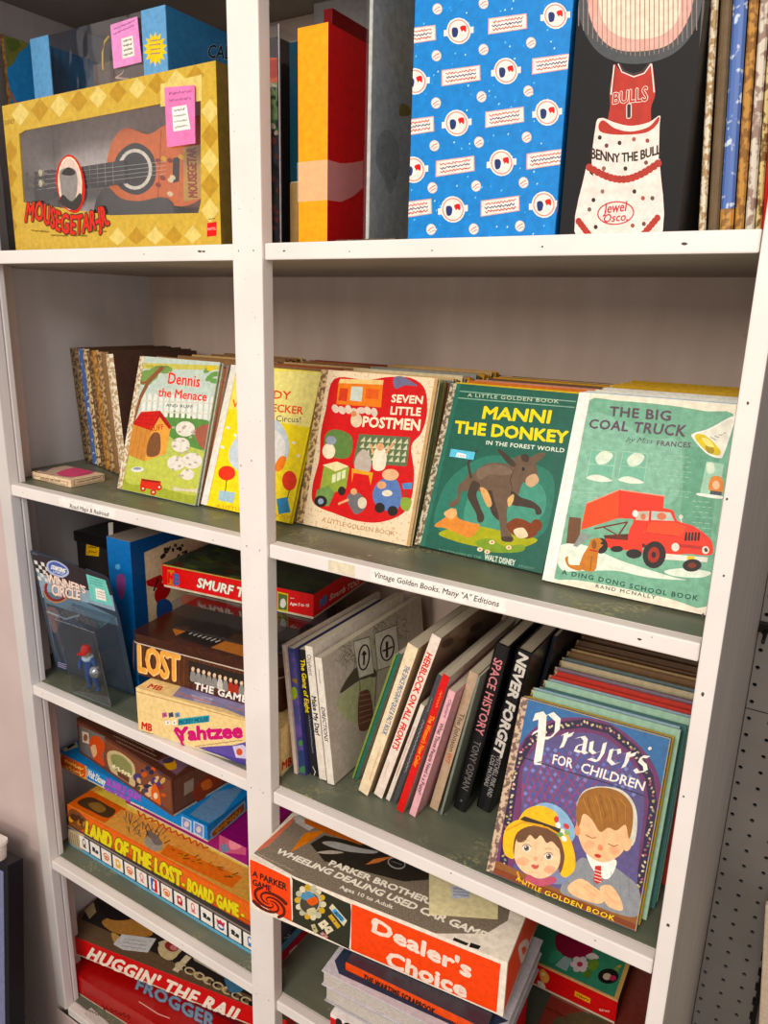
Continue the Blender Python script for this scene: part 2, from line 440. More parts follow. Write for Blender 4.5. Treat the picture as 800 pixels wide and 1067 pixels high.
# ---------------------------------------------------------------- light
w = bpy.data.worlds.new('world'); SC.world = w; w.use_nodes = True
w.node_tree.nodes['Background'].inputs[0].default_value = (1.0, .93, .88, 1); w.node_tree.nodes['Background'].inputs[1].default_value = .72
def area(name, loc, target, size, power, col):
    l = bpy.data.lights.new(name, 'AREA'); l.shape = 'RECTANGLE'; l.size, l.size_y = size; l.energy = power; l.color = col
    o = bpy.data.objects.new(name, l); COL.objects.link(o); o.location = loc
    o.rotation_euler = (V(target) - V(loc)).to_track_quat('-Z', 'Y').to_euler()
    return o
area('ceiling_lamp', (.2, -3.9, 2.25), (.05, .2, 1.1), (1.2, .8), 45, (1, .92, .83))
area('ceiling_lamp', (.45, -1.75, 2.35), (.25, .1, 1.15), (1.0, .6), 25, (1, .93, .85))
SC.view_settings.view_transform = 'Standard'; SC.view_settings.look = 'None'; SC.view_settings.exposure = 0; SC.view_settings.gamma = 1
SC.view_settings.use_curve_mapping = False
zA, zB, zC, zD, zE = (z + .0004 for z in (zA, zB, zC, zD, zE))      # things rest a hair above the paint
# ---------------------------------------------------------------- picture books
PAGE = pattern('c9b48c', 'b39c72', 400, .5, .8, (1, 40, 1))
PAGEW = pattern('d8ccb4', 'bfb297', 400, .5, .8, (1, 40, 1))
FOIL = pattern('d9bf8a', '6e4c2c', 170, .52)
FOILP = pattern('e6d9bd', 'b08f62', 190, .5)
FOILB = pattern('4c6cae', 'c9d4e6', 130, .62)
FOILD = pattern('8d744e', '3d2c1e', 190, .5)
FOILO = pattern('c08a3c', '8d5f28', 150, .5)
SPW = ink('ebe6dc', .5)
def book_parts(root, w, h, t, cover, spine, page=PAGE, board=.0016, back=None, art=None, bevel=.0006):
    """a hardback seen from its front cover: covers, page block, rounded spine on the left"""
    b = MB(); b.box(.004, w, 0, board, 0, h, cover)
    if art: art(b)
    b.build('front_cover', root, bevel)
    b = MB(); b.box(.004, w, t - board, t, 0, h, back or cover); b.build('back_cover', root, bevel)
    b = MB(); b.box(.004, w - .003, board + .0001, t - board - .0001, .0025, h - .0025, page); b.build('pages', root)
    n = 6; pr = [(.0042, t - .0001, .0004)] + [(.0042 - .0040 * math.sin(math.pi * k / n), t / 2 + (t / 2 - .0001) * math.cos(math.pi * k / n), .0004) for k in range(1, n)] + [(.0042, .0001, .0004)]
    b = MB(); b.prism(pr, (0, 0, h - .0008), spine); b.build('spine', root)
def dup(root, mw, label):
    r = root.copy(); COL.objects.link(r); r.matrix_world = mw; r['label'] = label
    for ch in list(root.children):
        c = ch.copy(); COL.objects.link(c); c.parent = r
        for g in ch.children:
            d = g.copy(); COL.objects.link(d); d.parent = c
    return r
PROTO = {}
def hidden_book(mw, w, h, t, col, label, group, spine=None):
    """books of a row behind a front book: one built per colour and size, then copied"""
    k = (round(w, 3), round(h, 3), round(t, 4), col)
    if k in PROTO: return dup(PROTO[k], mw, label)
    r = thing('picture_book', mw, label, 'book', group)
    book_parts(r, w, h, t, ink(col, .55), spine or FOIL, PAGE, bevel=0)
    PROTO[k] = r
    return r
CN = {}
def settle(x, y, z, lean, w, h, t):
    """a book leaning back stands on its rear lower edge: lift it, keeping its sight lines"""
    dz = .0002 + t * math.sin(rad(lean)); k = (CAM.z - z - dz) / (CAM.z - z)
    return CAM.x + (x - CAM.x) * k, CAM.y + (y - CAM.y) * k, w * k, h * k, dz
CNAME = dict(sky='sky blue', slate='slate grey', moss='moss green', gold='golden', umber='drab brown', mint='mint green', salmon='salmon pink', sand='sandy', rust='rust red')
def row_behind(x, y, z, yaw, lean, w, h, t0, cols, what, group, t=.0098, dx=0):
    x, y, w, h, _ = settle(x, y, z, lean, w, h, t0)
    N = V((-math.sin(rad(yaw)), math.cos(rad(yaw)), 0)); c = math.cos(rad(lean))
    d = t0 / c + .0006
    for k, (col, cname) in enumerate(cols):
        p = V((x, y, z + .0002 + t * math.sin(rad(lean)))) + N * d + V((rnd.uniform(-.0025, .0025) + dx * min(1, k / 6), 0, 0))
        ww = w - rnd.choice((0, .001, .002)); hh = h - rnd.choice((0, .002, .004))
        hidden_book(frame(p.x, p.y, p.z, yaw, lean), ww, hh, t, col, '%s picture book, %s from the front behind %s' % (CNAME.get(cname, cname), ORD[k], what), group)
        d += t / c + .0003

def front_book(label, x, y, yaw, lean, w, h, t, cover, spine, art, z=zB, page=PAGE, group='picture books facing front'):
    x, y, w, h, dz = settle(x, y, z, lean, w, h, t)
    mw = frame(x, y, z + dz, yaw, lean)
    r = thing('picture_book', mw, label, 'book', group)
    book_parts(r, w, h, t, cover, spine, page, art=lambda b: art(Art(b, mw, (0, 0, 0), (1, 0, 0), (0, 0, 1), w, h)))
    return r, mw
K = ink('241f1c', .5); W_ = ink('f4efe4', .5); CREAM = ink('efe2c6', .5); RED = ink('d8322a', .45); YEL = ink('f6dd2e', .45); BRN = ink('6b4a34', .5)
def strip(a, wd, m):
    a.loc([(.0, 0), (wd, 0), (wd, a.h), (.0, a.h)], m)

# -- red doghouse book
def art_dog(a):
    w, h = a.w, a.h
    a.loc([(0, 0), (w, 0), (w, h), (0, h)], ink('c3d0c4')); a.crop = (60, 340, .2375)
    a.poly([(300, 560), (700, 560), (640, 790), (240, 720)], ink('a5ad4e')); a.poly([(330, 480), (690, 470), (660, 650), (270, 640)], ink('b6c06a'))
    a.blob([(470, 390), (520, 370), (600, 400), (680, 430), (670, 540), (560, 520), (480, 470)], ink('5f8a4a')); a.blob([(600, 460), (670, 430), (690, 500), (640, 540)], ink('a0604f'))
    a.blob([(330, 560), (420, 580), (560, 560), (660, 580), (640, 740), (420, 700), (300, 680)], ink('c0c566'))
    for k in range(13):
        x = 372 + k * 25; y = 292 + k * 1.5
        a.poly([(x, y + 10), (x + 8, y - 4), (x + 16, y + 10), (x + 10, y + 100), (x - 6, y + 100)], ink('e9e6da'))
    a.line([(362, 325), (690, 340)], 6, ink('d7d3c4')); a.line([(355, 372), (680, 385)], 6, ink('d7d3c4'))
    a.poly([(360, 160), (725, 172), (722, 192), (356, 186)], ink('c9c06a'))
    for (x, y) in ((390, 210), (430, 195), (380, 240), (410, 225), (470, 190)): a.ell(x, y, 34, 18, ink('7d9a5a'), rnd.uniform(-30, 30))
    a.line([(460, 180), (400, 240), (365, 310), (330, 430), (300, 600)], 18, ink('8a5a3e'), taper=True); a.line([(400, 240), (372, 250), (345, 215)], 9, ink('8a5a3e'))
    for (x, y) in ((690, 210), (660, 190), (690, 240), (668, 225)): a.ell(x, y, 24, 11, ink('6f9a56'), rnd.uniform(-40, 40))
    a.ell(670, 185, 16, 12, ink('e0c050'))
    a.poly([(332, 428), (412, 455), (380, 592), (305, 562)], ink('c98a4c')); a.poly([(412, 455), (450, 392), (496, 446), (474, 560), (380, 592)], ink('e2a45a'))
    for k in range(3): a.line([(352 + k * 20, 437 + k * 7), (325 + k * 20, 570 + k * 8)], 2, ink('a8703a'))
    a.poly([(366, 376), (450, 370), (413, 458), (330, 430)], ink('c5322c')); a.poly([(450, 370), (500, 440), (490, 452), (448, 398), (413, 458)], ink('a82a26'))
    for k in range(3): a.line([(356 - k * 10, 392 + k * 14), (440 - k * 10, 392 + k * 20)], 2, ink('8f231f'))
    a.blob([(392, 568), (400, 500), (425, 465), (450, 480), (446, 560)], ink('7a5136'))
    a.t('RUFF', (408, 462), (466, 452), (406, 438), ink('b8452c'), .02)
    for (x, y, r) in ((560, 450, 42), (540, 520, 40), (590, 590, 44), (520, 600, 40), (570, 650, 30)): a.ell(x, y, r, r * .8, ink('e4ddd0'))
    for k in range(26): a.ell(rnd.uniform(500, 620), rnd.uniform(430, 660), 7, 5, ink('b9a79a'))
    a.ell(350, 628, 28, 12, ink('e8e6de')); a.ell(350, 624, 18, 6, ink('8b98a0'))
    a.poly([(368, 668), (455, 680), (445, 722), (360, 706)], ink('d6402e')); a.poly([(366, 668), (452, 680), (440, 688), (372, 678)], ink('8f2a20'))
    for p in ((375, 712), (420, 728), (446, 706)): a.ell(*p, 13, 13, ink('c23a2a')); a.ell(*p, 5, 5, CREAM)
    a.line([(515, 715), (610, 722)], 12, ink('d9cdb4')); a.ell(515, 712, 12, 10, ink('d9cdb4')); a.ell(612, 722, 12, 12, ink('d9cdb4'))
    a.t('Dennis', (484, 250), (622, 266), (490, 200), ink('e0402f'), .02, out=ink('e9c8bc'), outw=.035)
    a.t('the Menace', (440, 306), (652, 328), (446, 268), ink('e0402f'), .02, out=ink('e9c8bc'), outw=.035)
    a.t('AND RUFF', (474, 352), (592, 360), (476, 339), ink('3c4a44'), .01)
    a.t('A LITTLE GOLDEN BOOK', (390, 178), (488, 182), (391, 170), ink('6b6a34'))
    strip(a, .011, FOILP)
front_book('cream picture book with red script title, orange doghouse and picket fence', -.3286, .0839, -1.1, 16.5, .170, .2088, .008, ink('c3d0c4'), FOILP, art_dog)

# -- yellow book behind the post
def art_yellow(a):
    w, h = a.w, a.h
    a.loc([(0, 0), (w, 0), (w, h), (0, h)], ink('f3dc33')); a.crop = (180, 340, .225)
    a.poly([(250, 175), (715, 205), (700, 420), (240, 380)], ink('f0e07a')); a.poly([(460, 205), (690, 215), (640, 470), (470, 440)], ink('f2e698'))
    a.blob([(330, 470), (420, 430), (500, 450), (540, 560), (500, 660), (400, 690), (290, 660), (260, 580)], ink('c9d3d8'))
    a.blob([(400, 520), (470, 480), (520, 540), (505, 620), (430, 640)], ink('e8e6e0'))
    a.blob([(485, 620), (505, 600), (525, 610), (515, 650), (490, 672), (470, 660)], ink('f08a3a'))
    a.t('WOODY', (300, 322), (545, 340), (304, 284), ink('e25a3c'), .03); a.t('WOODPECKER', (275, 374), (602, 408), (279, 338), ink('e25a3c'), .03, tr=(606, 372))
    a.t('joins the Circus!', (330, 432), (592, 446), (332, 404), ink('5c5a54'), .005)
    a.ell(250, 680, 40, 34, ink('e0482e')); a.ell(540, 715, 34, 46, ink('e0482e')); a.line([(540, 760), (525, 820)], 4, K); a.line([(250, 712), (240, 790)], 4, K)
    a.poly([(480, 800), (530, 790), (545, 860), (490, 870)], ink('3f86b0')); a.poly([(215, 760), (290, 770), (280, 820), (210, 805)], ink('a9c4cf'))
    for (x, y) in ((255, 470), (290, 505), (560, 540), (580, 600), (230, 560)): a.ell(x, y, 9, 6, W_, 30)
    a.t('A LITTLE GOLDEN BOOK', (200, 838), (560, 895), (202, 822), ink('e08a2a'))
    strip(a, .0125, ink('ece8de'))
    a.loc([(.0125, 0), (.0132, 0), (.0132, h), (.0125, h)], ink('b89f3a'))
front_book('bright yellow picture book with red title, partly hidden by the front post', -.1575, .0910, -1.1, 19.8, .1655, .2085, .008, ink('f3dc33'), SPW, art_yellow)

# -- red postmen book
def art_post(a):
    w, h = a.w, a.h
    a.loc([(0, 0), (w, 0), (w, h), (0, h)], pattern('e9d3ae', 'd3ae80', 260, .6)); a.crop = (270, 330, .3375)
    a.blob([(232, 192), (330, 196), (400, 186), (470, 190), (512, 225), (518, 300), (500, 360), (470, 400), (478, 480), (470, 560), (440, 610), (370, 635), (300, 630), (240, 610), (170, 578), (165, 520), (185, 440), (190, 360), (205, 290)], ink('c5262a'))
    a.poly([(245, 205), (382, 210), (376, 280), (238, 270)], ink('e0803c')); a.poly([(245, 205), (382, 210), (384, 196), (250, 192)], ink('e6c88c'))
    a.poly([(285, 215), (320, 217), (316, 262), (280, 258)], ink('c8d0c4')); a.poly([(330, 222), (370, 224), (366, 255), (328, 252)], ink('d8632c')); a.poly([(250, 220), (275, 222), (270, 262), (244, 258)], ink('c6462c'))
    for k in range(7): a.ell(235 + k * 20, 285 + rnd.uniform(-6, 10), 14, 10, ink('d8c6b4'), rnd.uniform(0, 90))
    a.ell(300, 320, 18, 22, ink('d9c4a6')); a.ell(292, 300, 9, 9, ink('c98a60'))
    a.blob([(415, 190), (440, 184), (470, 200), (488, 214), (450, 212), (420, 222)], ink('6e6a86'))
    a.t('SEVEN', (408, 263), (503, 269), (411, 239), CREAM, .045); a.t('LITTLE', (405, 301), (497, 306), (408, 276), CREAM, .045); a.t('POSTMEN', (319, 339), (494, 351), (323, 306), CREAM, .045)
    a.poly([(308, 362), (466, 372), (456, 462), (290, 452)], ink('5d6d4e'))
    for r in range(4):
        for c in range(8): a.poly([(312 + c * 19 - r * 3, 385 + r * 19 + c), (326 + c * 19 - r * 3, 370 + r * 19 + c), (327 + c * 19 - r * 3, 386 + r * 19 + c)], ink('c9c8a4'))
    a.blob([(355, 420), (372, 400), (392, 418), (386, 470), (352, 470)], ink('e6dcc6')); a.ell(374, 402, 12, 12, ink('d8a27a')); a.line([(352, 424), (345, 395)], 7, ink('d8a27a')); a.line([(392, 420), (412, 392)], 7, ink('d8a27a'))
    a.blob([(300, 430), (325, 410), (345, 440), (338, 480), (296, 470)], ink('b9aca0')); a.poly([(286, 468), (352, 482), (344, 520), (338, 490), (292, 482), (286, 512)], ink('d9a24a'))
    a.blob([(205, 365), (235, 348), (285, 370), (280, 430), (235, 436), (205, 410)], ink('5f7d44')); a.ell(215, 415, 20, 24, ink('e9dcc0')); a.ell(222, 382, 16, 14, ink('8f98a4'))
    a.poly([(200, 460), (245, 450), (278, 466), (268, 530), (225, 545), (186, 540)], ink('8fa04c')); a.poly([(196, 458), (240, 447), (276, 462), (236, 478)], ink('e2d8a8'))
    for k in range(3): a.poly([(226 + k * 15, 488 - k * 6), (238 + k * 15, 484 - k * 6), (235 + k * 15, 510 - k * 6), (224 + k * 15, 514 - k * 6)], ink('d8dcb4'))
    a.poly([(178, 535), (215, 520), (232, 545), (215, 585), (170, 580)], ink('6f8f52')); a.ell(190, 570, 20, 18, K); a.ell(190, 570, 9, 9, ink('8a9ab0')); a.ell(255, 538, 12, 14, K)
    a.blob([(360, 520), (385, 500), (425, 505), (440, 560), (420, 600), (370, 590), (350, 555)], ink('5a76a8')); a.ell(405, 488, 26, 18, ink('e0b08a')); a.ell(378, 520, 14, 12, ink('d9a27a')); a.ell(372, 590, 16, 16, K); a.ell(412, 600, 16, 16, K); a.ell(395, 545, 16, 10, ink('e3d8c0'))
    a.blob([(270, 560), (290, 540), (320, 555), (328, 590), (300, 610), (282, 590)], ink('6c6a6a')); a.ell(292, 540, 10, 10, ink('d8a27a')); a.ell(318, 575, 14, 18, ink('d6cbb2')); a.line([(275, 565), (245, 578)], 7, ink('d8a27a'))
    a.line([(456, 520), (450, 560)], 4, BRN); a.poly([(440, 515), (472, 512), (470, 532), (445, 532)], ink('4f86b4')); a.blob([(440, 560), (470, 565), (460, 600), (438, 590)], ink('8aa04a'))
    a.curve_t('A LITTLE GOLDEN BOOK', [(192, 632), (300, 656), (418, 676)], [(195, 618), (302, 642), (420, 662)], ink('a5713c'))
    a.loc([(w - .004, 0), (w, 0), (w, h), (w - .004, h)], ink('c39c6e'))
    strip(a, .0115, pattern('d8b77c', '7c5a34', 170, .5))
front_book('red and cream picture book with white capital title and small mail trucks', .0125, .0969, -.4, 15.6, .1755, .2078, .008, ink('e6cfa8'), FOIL, art_post)

# -- green donkey book
def art_donkey(a):
    w, h = a.w, a.h
    a.loc([(0, 0), (w, 0), (w, h), (0, h)], ink('1d5a49', .3)); a.crop = (425, 375, .25)
    a.blob([(190, 480), (330, 400), (480, 420), (600, 480), (600, 620), (540, 740), (300, 760), (120, 700), (130, 580)], ink('2f7460', .3)); a.blob([(280, 520), (430, 470), (560, 530), (560, 650), (420, 720), (240, 690)], ink('4a8f78', .3))
    a.poly([(215, 128), (700, 172), (699, 176), (214, 132)], ink('8fb09c')); a.poly([(205, 156), (695, 196), (694, 200), (204, 160)], ink('8fb09c'))
    a.t('A LITTLE GOLDEN BOOK', (248, 153), (628, 181), (250, 138), ink('cfd8b8'), .01, 1.15)
    a.t('MANNI', (310, 243), (588, 263), (320, 192), YEL, .05); a.t('THE DONKEY', (194, 303), (662, 346), (200, 252), YEL, .05, tr=(668, 296)); a.t('IN THE FOREST WORLD', (325, 352), (650, 386), (328, 335), ink('e6ecd8'), .03, 1.08)
    g = ink('6a5747'); gd = ink('45382f')
    a.blob([(130, 720), (260, 690), (420, 720), (540, 750), (440, 790), (300, 780), (180, 750)], ink('a8a83c'))
    a.blob([(280, 760), (340, 745), (400, 775), (480, 770), (470, 800), (340, 800)], ink('7f9a3e'))
    a.blob([(248, 520), (300, 448), (370, 428), (440, 450), (470, 520), (440, 580), (350, 560), (285, 545)], g)      # an ordinary donkey
    a.blob([(405, 470), (440, 420), (475, 400), (500, 440), (470, 530), (430, 560)], g)
    a.blob([(435, 420), (480, 398), (530, 430), (540, 490), (505, 515), (455, 490)], g); a.blob([(495, 490), (530, 475), (545, 505), (515, 530), (492, 518)], ink('c9a783'))
    a.blob([(448, 430), (395, 380), (372, 375), (405, 420), (436, 446)], gd); a.blob([(495, 420), (540, 390), (575, 392), (530, 430)], g); a.ell(480, 455, 6, 8, K)
    a.blob([(262, 470), (285, 500), (262, 540), (225, 550), (215, 590), (190, 612), (168, 608), (182, 590), (205, 572), (208, 528), (235, 500)], g)
    a.blob([(270, 505), (300, 520), (285, 560), (300, 610), (318, 655), (306, 678), (290, 672), (284, 640), (262, 600), (248, 560)], gd)
    a.blob([(430, 545), (470, 572), (520, 590), (552, 618), (556, 640), (535, 645), (525, 622), (480, 612), (430, 600)], gd); a.blob([(330, 545), (375, 560), (382, 630), (408, 648), (402, 672), (376, 668), (350, 640), (336, 590)], gd)
    a.blob([(352, 520), (425, 530), (420, 590), (412, 640), (418, 700), (436, 742), (420, 758), (392, 748), (384, 700), (376, 640), (358, 580)], g); a.blob([(390, 738), (436, 740), (432, 758), (396, 756)], gd)
    a.blob([(286, 462), (340, 438), (400, 440), (440, 470), (400, 480), (340, 478), (300, 500)], ink('7a6656')); a.line([(440, 460), (425, 500), (436, 540)], 3, gd); a.blob([(470, 400), (490, 392), (505, 405), (500, 425), (478, 420)], gd)
    a.blob([(300, 535), (330, 545), (350, 600), (330, 610)], ink('d8a872')); a.blob([(415, 580), (440, 560), (438, 590), (420, 612)], ink('d8b07a'))
    a.line([(262, 490), (250, 430), (285, 380)], 10, gd)
    a.blob([(110, 690), (180, 640), (200, 620), (210, 660), (270, 680), (300, 690), (260, 740), (200, 720), (150, 700)], ink('d98d4e')); a.blob([(150, 640), (185, 618), (205, 640), (180, 665)], ink('e4b07a'))
    a.blob([(410, 690), (450, 660), (510, 680), (540, 720), (500, 745), (440, 730)], ink('7a3f26')); a.blob([(440, 710), (480, 700), (500, 735), (460, 742)], ink('e0cfae')); a.ell(535, 690, 24, 26, ink('7a3f26'))
    for p in ((350, 760), (300, 790), (420, 782), (330, 800)): a.ell(*p, 12, 9, ink('e8d9b4')); a.ell(*p, 4, 4, ink('c85a3c'))
    a.curve_t('ILLUSTRATED BY THE', [(130, 795), (220, 815), (305, 828)], [(131, 785), (221, 805), (306, 818)], ink('7fa08a')); a.t('WALT DISNEY', (318, 832), (445, 858), (321, 808), ink('d9e0cc'), .03); a.t('STUDIO', (460, 862), (525, 874), (461, 853), ink('7fa08a'))
    a.poly([(560, 870), (700, 175), (706, 175), (568, 872)], ink('2f6c58'))
    strip(a, .0145, ink('2c6a58', .3)); strip(a, .0085, pattern('c9bda0', '6f5a42', 190, .5))
bk, mwd = front_book('dark green picture book with yellow title and running grey donkey', .1890, .1065, -3.4, 20.4, .1690, .2061, .008, ink('1d5a49', .3), FOIL, art_donkey)
b = MB(); b.box(0, .0330, -.0012, -.0004, 0, .0095, ink('6cc3dd', .4)); a = Art(b, mwd, (0, -.0012, 0), (1, 0, 0), (0, 0, 1), .033, .0095)
q = Art(MB(), mwd, (0, 0, 0), (1, 0, 0), (0, 0, 1), 1, 1, (425, 375, .25)).P((174, 403))
a.loc([(.0085, .0008), (.0225, .0008), (.0215, .0055), (.0095, .0062)], ink('f4f4f2')); vs, fs = glyphs('255')
b.mesh([a.L((.0105 + x * .0095, .0018 + y * .0024)) for x, y in vs], fs, K)
o = b.build('price_sticker', bk, label='small pale blue price sticker'); o.location = (q[0], 0, q[1]); 

# -- coal truck book
def art_coal(a):
    w, h = a.w, a.h
    a.loc([(0, 0), (w, 0), (w, h), (0, h)], ink('f0e7d2')); a.crop = (560, 390, .275)
    gr = ink('7cad92', .5, 0, .2)
    a.blob([(186, 104), (300, 100), (500, 118), (640, 140), (740, 150), (735, 260), (700, 480), (668, 700), (640, 880), (500, 850), (300, 806), (150, 780), (58, 772), (70, 690), (110, 500), (150, 280)], gr, 3)
    a.blob([(190, 150), (420, 240), (540, 260), (520, 480), (330, 470), (120, 470)], ink('8bb8a0', .5, 0, .2)); a.poly([(560, 270), (690, 290), (655, 640), (540, 560)], ink('6c9f85', .5, 0, .2))
    ln = ink('a8c9b2')
    for r in range(9):
        for c in range(7):
            if rnd.random() < .62:
                x, y = 425 + c * 22 + (r % 2) * 10, 300 + r * 19 + c * 2.2; a.line([(x, y), (x + 15, y + 1.6)], 2, ln)
    for r in range(5):
        for c in range(7): 
            if rnd.random() < .6: x, y = 125 + c * 22 + (r % 2) * 10, 430 + r * 16 + c * 1; a.line([(x, y), (x + 15, y + 1.6)], 2, ln)
    for (x, y) in ((205, 285), (325, 292)):
        a.poly([(x, y), (x + 92, y + 10), (x + 78, y + 118), (x - 20, y + 105)], ink('7fb59c')); a.line([(x, y), (x + 92, y + 10), (x + 78, y + 118), (x - 20, y + 105), (x, y)], 3, ln)
        a.line([(x - 8, y + 55), (x + 84, y + 62)], 3, ln); a.blob([(x + 15, y + 30), (x + 45, y + 5), (x + 80, y + 20), (x + 60, y + 50), (x + 25, y + 55)], ink('d9e4d0')); a.blob([(x - 20, y + 108), (x + 20, y + 95), (x + 78, y + 118), (x + 30, y + 122)], ink('e6ead8'))
    a.poly([(640, 330), (705, 340), (690, 465), (615, 450)], ink('a6cbb2')); a.blob([(650, 440), (655, 395), (680, 385), (702, 400), (698, 452)], ink('d68a4e')); a.ell(676, 420, 14, 17, ink('f0c29c')); a.poly([(655, 440), (698, 446), (696, 460), (652, 455)], ink('4a4f5a')); a.blob([(640, 340), (665, 335), (670, 370), (645, 375)], ink('d5e2cc')); a.blob([(605, 450), (650, 455), (700, 462), (690, 472), (612, 460)], W_)
    for r in range(7):
        for c in range(3):
            x, y = 585 + c * 24 + (r % 2) * 12, 480 + r * 20 + c * 2; a.line([(x, y), (x + 16, y + 1.6)], 2, ln)
    snow = ink('e3ead9')
    a.blob([(75, 660), (130, 640), (200, 655), (300, 700), (420, 740), (520, 770), (560, 780), (420, 770), (300, 745), (180, 745), (90, 740)], snow); a.blob([(480, 745), (560, 735), (655, 750), (620, 770), (520, 765)], snow)
    a.poly([(120, 540), (165, 545), (158, 645), (108, 640)], BRN); a.poly([(165, 600), (205, 610), (150, 655), (135, 650)], ink('8d948e'))
    r1, r2, r3, bk_ = ink('e8472c', .45), ink('f0583a', .45), ink('b8321f', .45), ink('2a2220')
    a.poly([(250, 610), (420, 600), (430, 660), (260, 640)], ink('5c2b22'))
    a.poly([(185, 490), (310, 438), (308, 545), (163, 590)], r2); a.poly([(310, 438), (480, 462), (472, 555), (308, 545)], r1); a.line([(185, 490), (310, 438), (480, 462)], 4, ink('f39a80')); a.line([(310, 438), (308, 545)], 3, r3)
    a.line([(215, 585), (340, 560), (300, 620)], 6, ink('6e3226')); a.line([(250, 580), (330, 625)], 5, ink('6e3226'))
    a.poly([(258, 622), (345, 630), (340, 668), (254, 655)], r1); a.ell(300, 662, 24, 12, bk_)
    a.blob([(345, 600), (362, 560), (375, 515), (440, 505), (510, 515), (530, 555), (590, 575), (640, 610), (662, 640), (655, 685), (560, 680), (470, 690), (400, 640), (395, 680), (345, 678)], r1, 4)
    a.poly([(380, 520), (424, 518), (420, 555), (370, 552)], ink('c8b9a6')); a.poly([(432, 518), (503, 524), (518, 556), (430, 552)], ink('b9cabb')); a.ell(470, 538, 18, 14, ink('d07a5c')); a.ell(400, 540, 10, 12, ink('d07a5c')); a.line([(427, 516), (425, 560)], 5, r3)
    a.poly([(430, 560), (525, 562), (565, 580), (545, 612), (400, 600)], r2); a.line([(415, 560), (410, 600), (530, 615)], 3, r3)
    for k in range(5): a.poly([(560 + k * 12, 598), (568 + k * 12, 599), (565 + k * 12, 632), (556 + k * 12, 630)], bk_)
    a.poly([(530, 640), (650, 656), (648, 668), (528, 654)], r3); a.ell(522, 655, 15, 16, ink('e9dfcf')); a.ell(636, 666, 14, 15, ink('e9dfcf')); a.poly([(470, 678), (645, 694), (642, 712), (480, 702)], ink('e8e3d4')); a.poly([(568, 688), (595, 690), (594, 704), (566, 702)], ink('e5c14e'))
    a.ell(442, 684, 44, 52, bk_, 10); a.ell(440, 684, 22, 30, ink('a33526'), 10); a.ell(440, 684, 9, 12, bk_); a.ell(585, 724, 36, 24, bk_, -5); a.ell(585, 724, 16, 10, ink('7a3527')); a.ell(365, 680, 30, 18, bk_); a.ell(240, 650, 26, 30, bk_)
    a.ell(370, 528, 11, 13, W_); a.line([(545, 560), (540, 535)], 4, ink('d9d4c4')); a.ell(543, 541, 8, 9, ink('d9d4c4'))
    dg = ink('c07a3c')
    a.blob([(160, 735), (170, 690), (190, 655), (205, 625), (235, 622), (248, 645), (232, 665), (228, 690), (215, 745)], dg); a.blob([(104, 700), (115, 690), (120, 720), (165, 725), (160, 745), (118, 730)], dg); a.ell(214, 645, 9, 18, ink('8d5424')); a.ell(245, 640, 6, 5, K); a.line([(205, 690), (200, 742)], 3, ink('8d5424')); a.poly([(196, 662), (228, 668), (227, 674), (195, 668)], ink('b53a28'))
    bell = ink('e9e6d6'); a.blob([(745, 158), (735, 215), (706, 300), (690, 318), (640, 300), (590, 245), (588, 225), (650, 205)], W_); a.blob([(735, 170), (725, 215), (695, 285), (610, 232), (660, 208)], bell); a.blob([(604, 226), (640, 235), (690, 285), (684, 308), (640, 292), (598, 246)], ink('d8c23c')); a.ell(652, 284, 14, 20, ink('a9902c'), -40); a.blob([(622, 240), (650, 248), (668, 275), (640, 270)], ink('ece28a'))
    for k in range(4): a.line([(655 + k * 16, 238 - k * 4), (676 + k * 12, 250 - k * 10)], 3, ink('8d9490'))
    a.t('THE BIG', (272, 157), (502, 176), (276, 120), ink('5d4a57'), .04, 1.1); a.t('COAL TRUCK', (194, 203), (556, 236), (200, 168), ink('5d4a57'), .04, 1.1, tr=(568, 192))
    a.t('by Miss', (334, 255), (436, 264), (338, 234), ink('4c5650'), 0, 1, .35); a.t('FRANCES', (451, 270), (578, 278), (454, 250), ink('5d4a57'), .03, 1.15)
    a.curve_t('A DING DONG SCHOOL BOOK', [(92, 757), (260, 790), (430, 828), (606, 858)], [(94, 739), (263, 772), (433, 810), (609, 838)], ink('2f5245'), .04, 1.25)
    a.t('RAND MCNALLY', (220, 808), (446, 852), (222, 795), ink('3f5a4c'), .03, 1.3)
    strip(a, .0125, ink('f2eee6', .4)); a.loc([(.0125, .002), (.0131, .002), (.0131, h), (.0125, h)], ink('d4cbb8'))
front_book('pale green picture book with white spine and red coal truck beside brown dog', .3642, .0775, -.7, 19.3, .1672, .2095, .008, ink('f0e7d2'), SPW, art_coal)

PAL = dict(salmon='c98a74', grey='8f9088', brown='8a6848', cream='d3c3a0', rust='9a4a34', ochre='cc9a40', tan='c2a274', slate='6a7f84', moss='7d8458', maroon='6e2f2c', sky='9fb6c4', white='d9d6cc', gold='c9a23e', teal='3f6a66', red='bf3a2a', olive='7a6c3a', mint='9fc0a8', mauve='8c7686', yellow='d5b83e', umber='6a4f38', sand='c3ab7e', orange='c9743a')
def cl(s): return [(PAL[c], c) for c in s.split()]
gB = 'picture books in rows behind the front ones'
row_behind(-.3286, .0839, zB, -1.1, 16.5, .169, .207, .008, cl('salmon grey brown cream tan slate brown umber rust tan moss grey umber brown sand maroon brown tan'), 'the doghouse book', gB)
row_behind(-.1570, .0910, zB, -1.1, 19.8, .165, .207, .008, cl('cream sand grey slate brown tan rust brown moss umber tan grey rust maroon brown red rust maroon'), 'the yellow book', gB)
row_behind(.0130, .0969, zB, -.4, 15.6, .174, .206, .008, cl('grey moss brown slate tan umber cream brown ochre rust grey umber ochre brown ochre tan ochre brown'), 'the red mail truck book', gB)
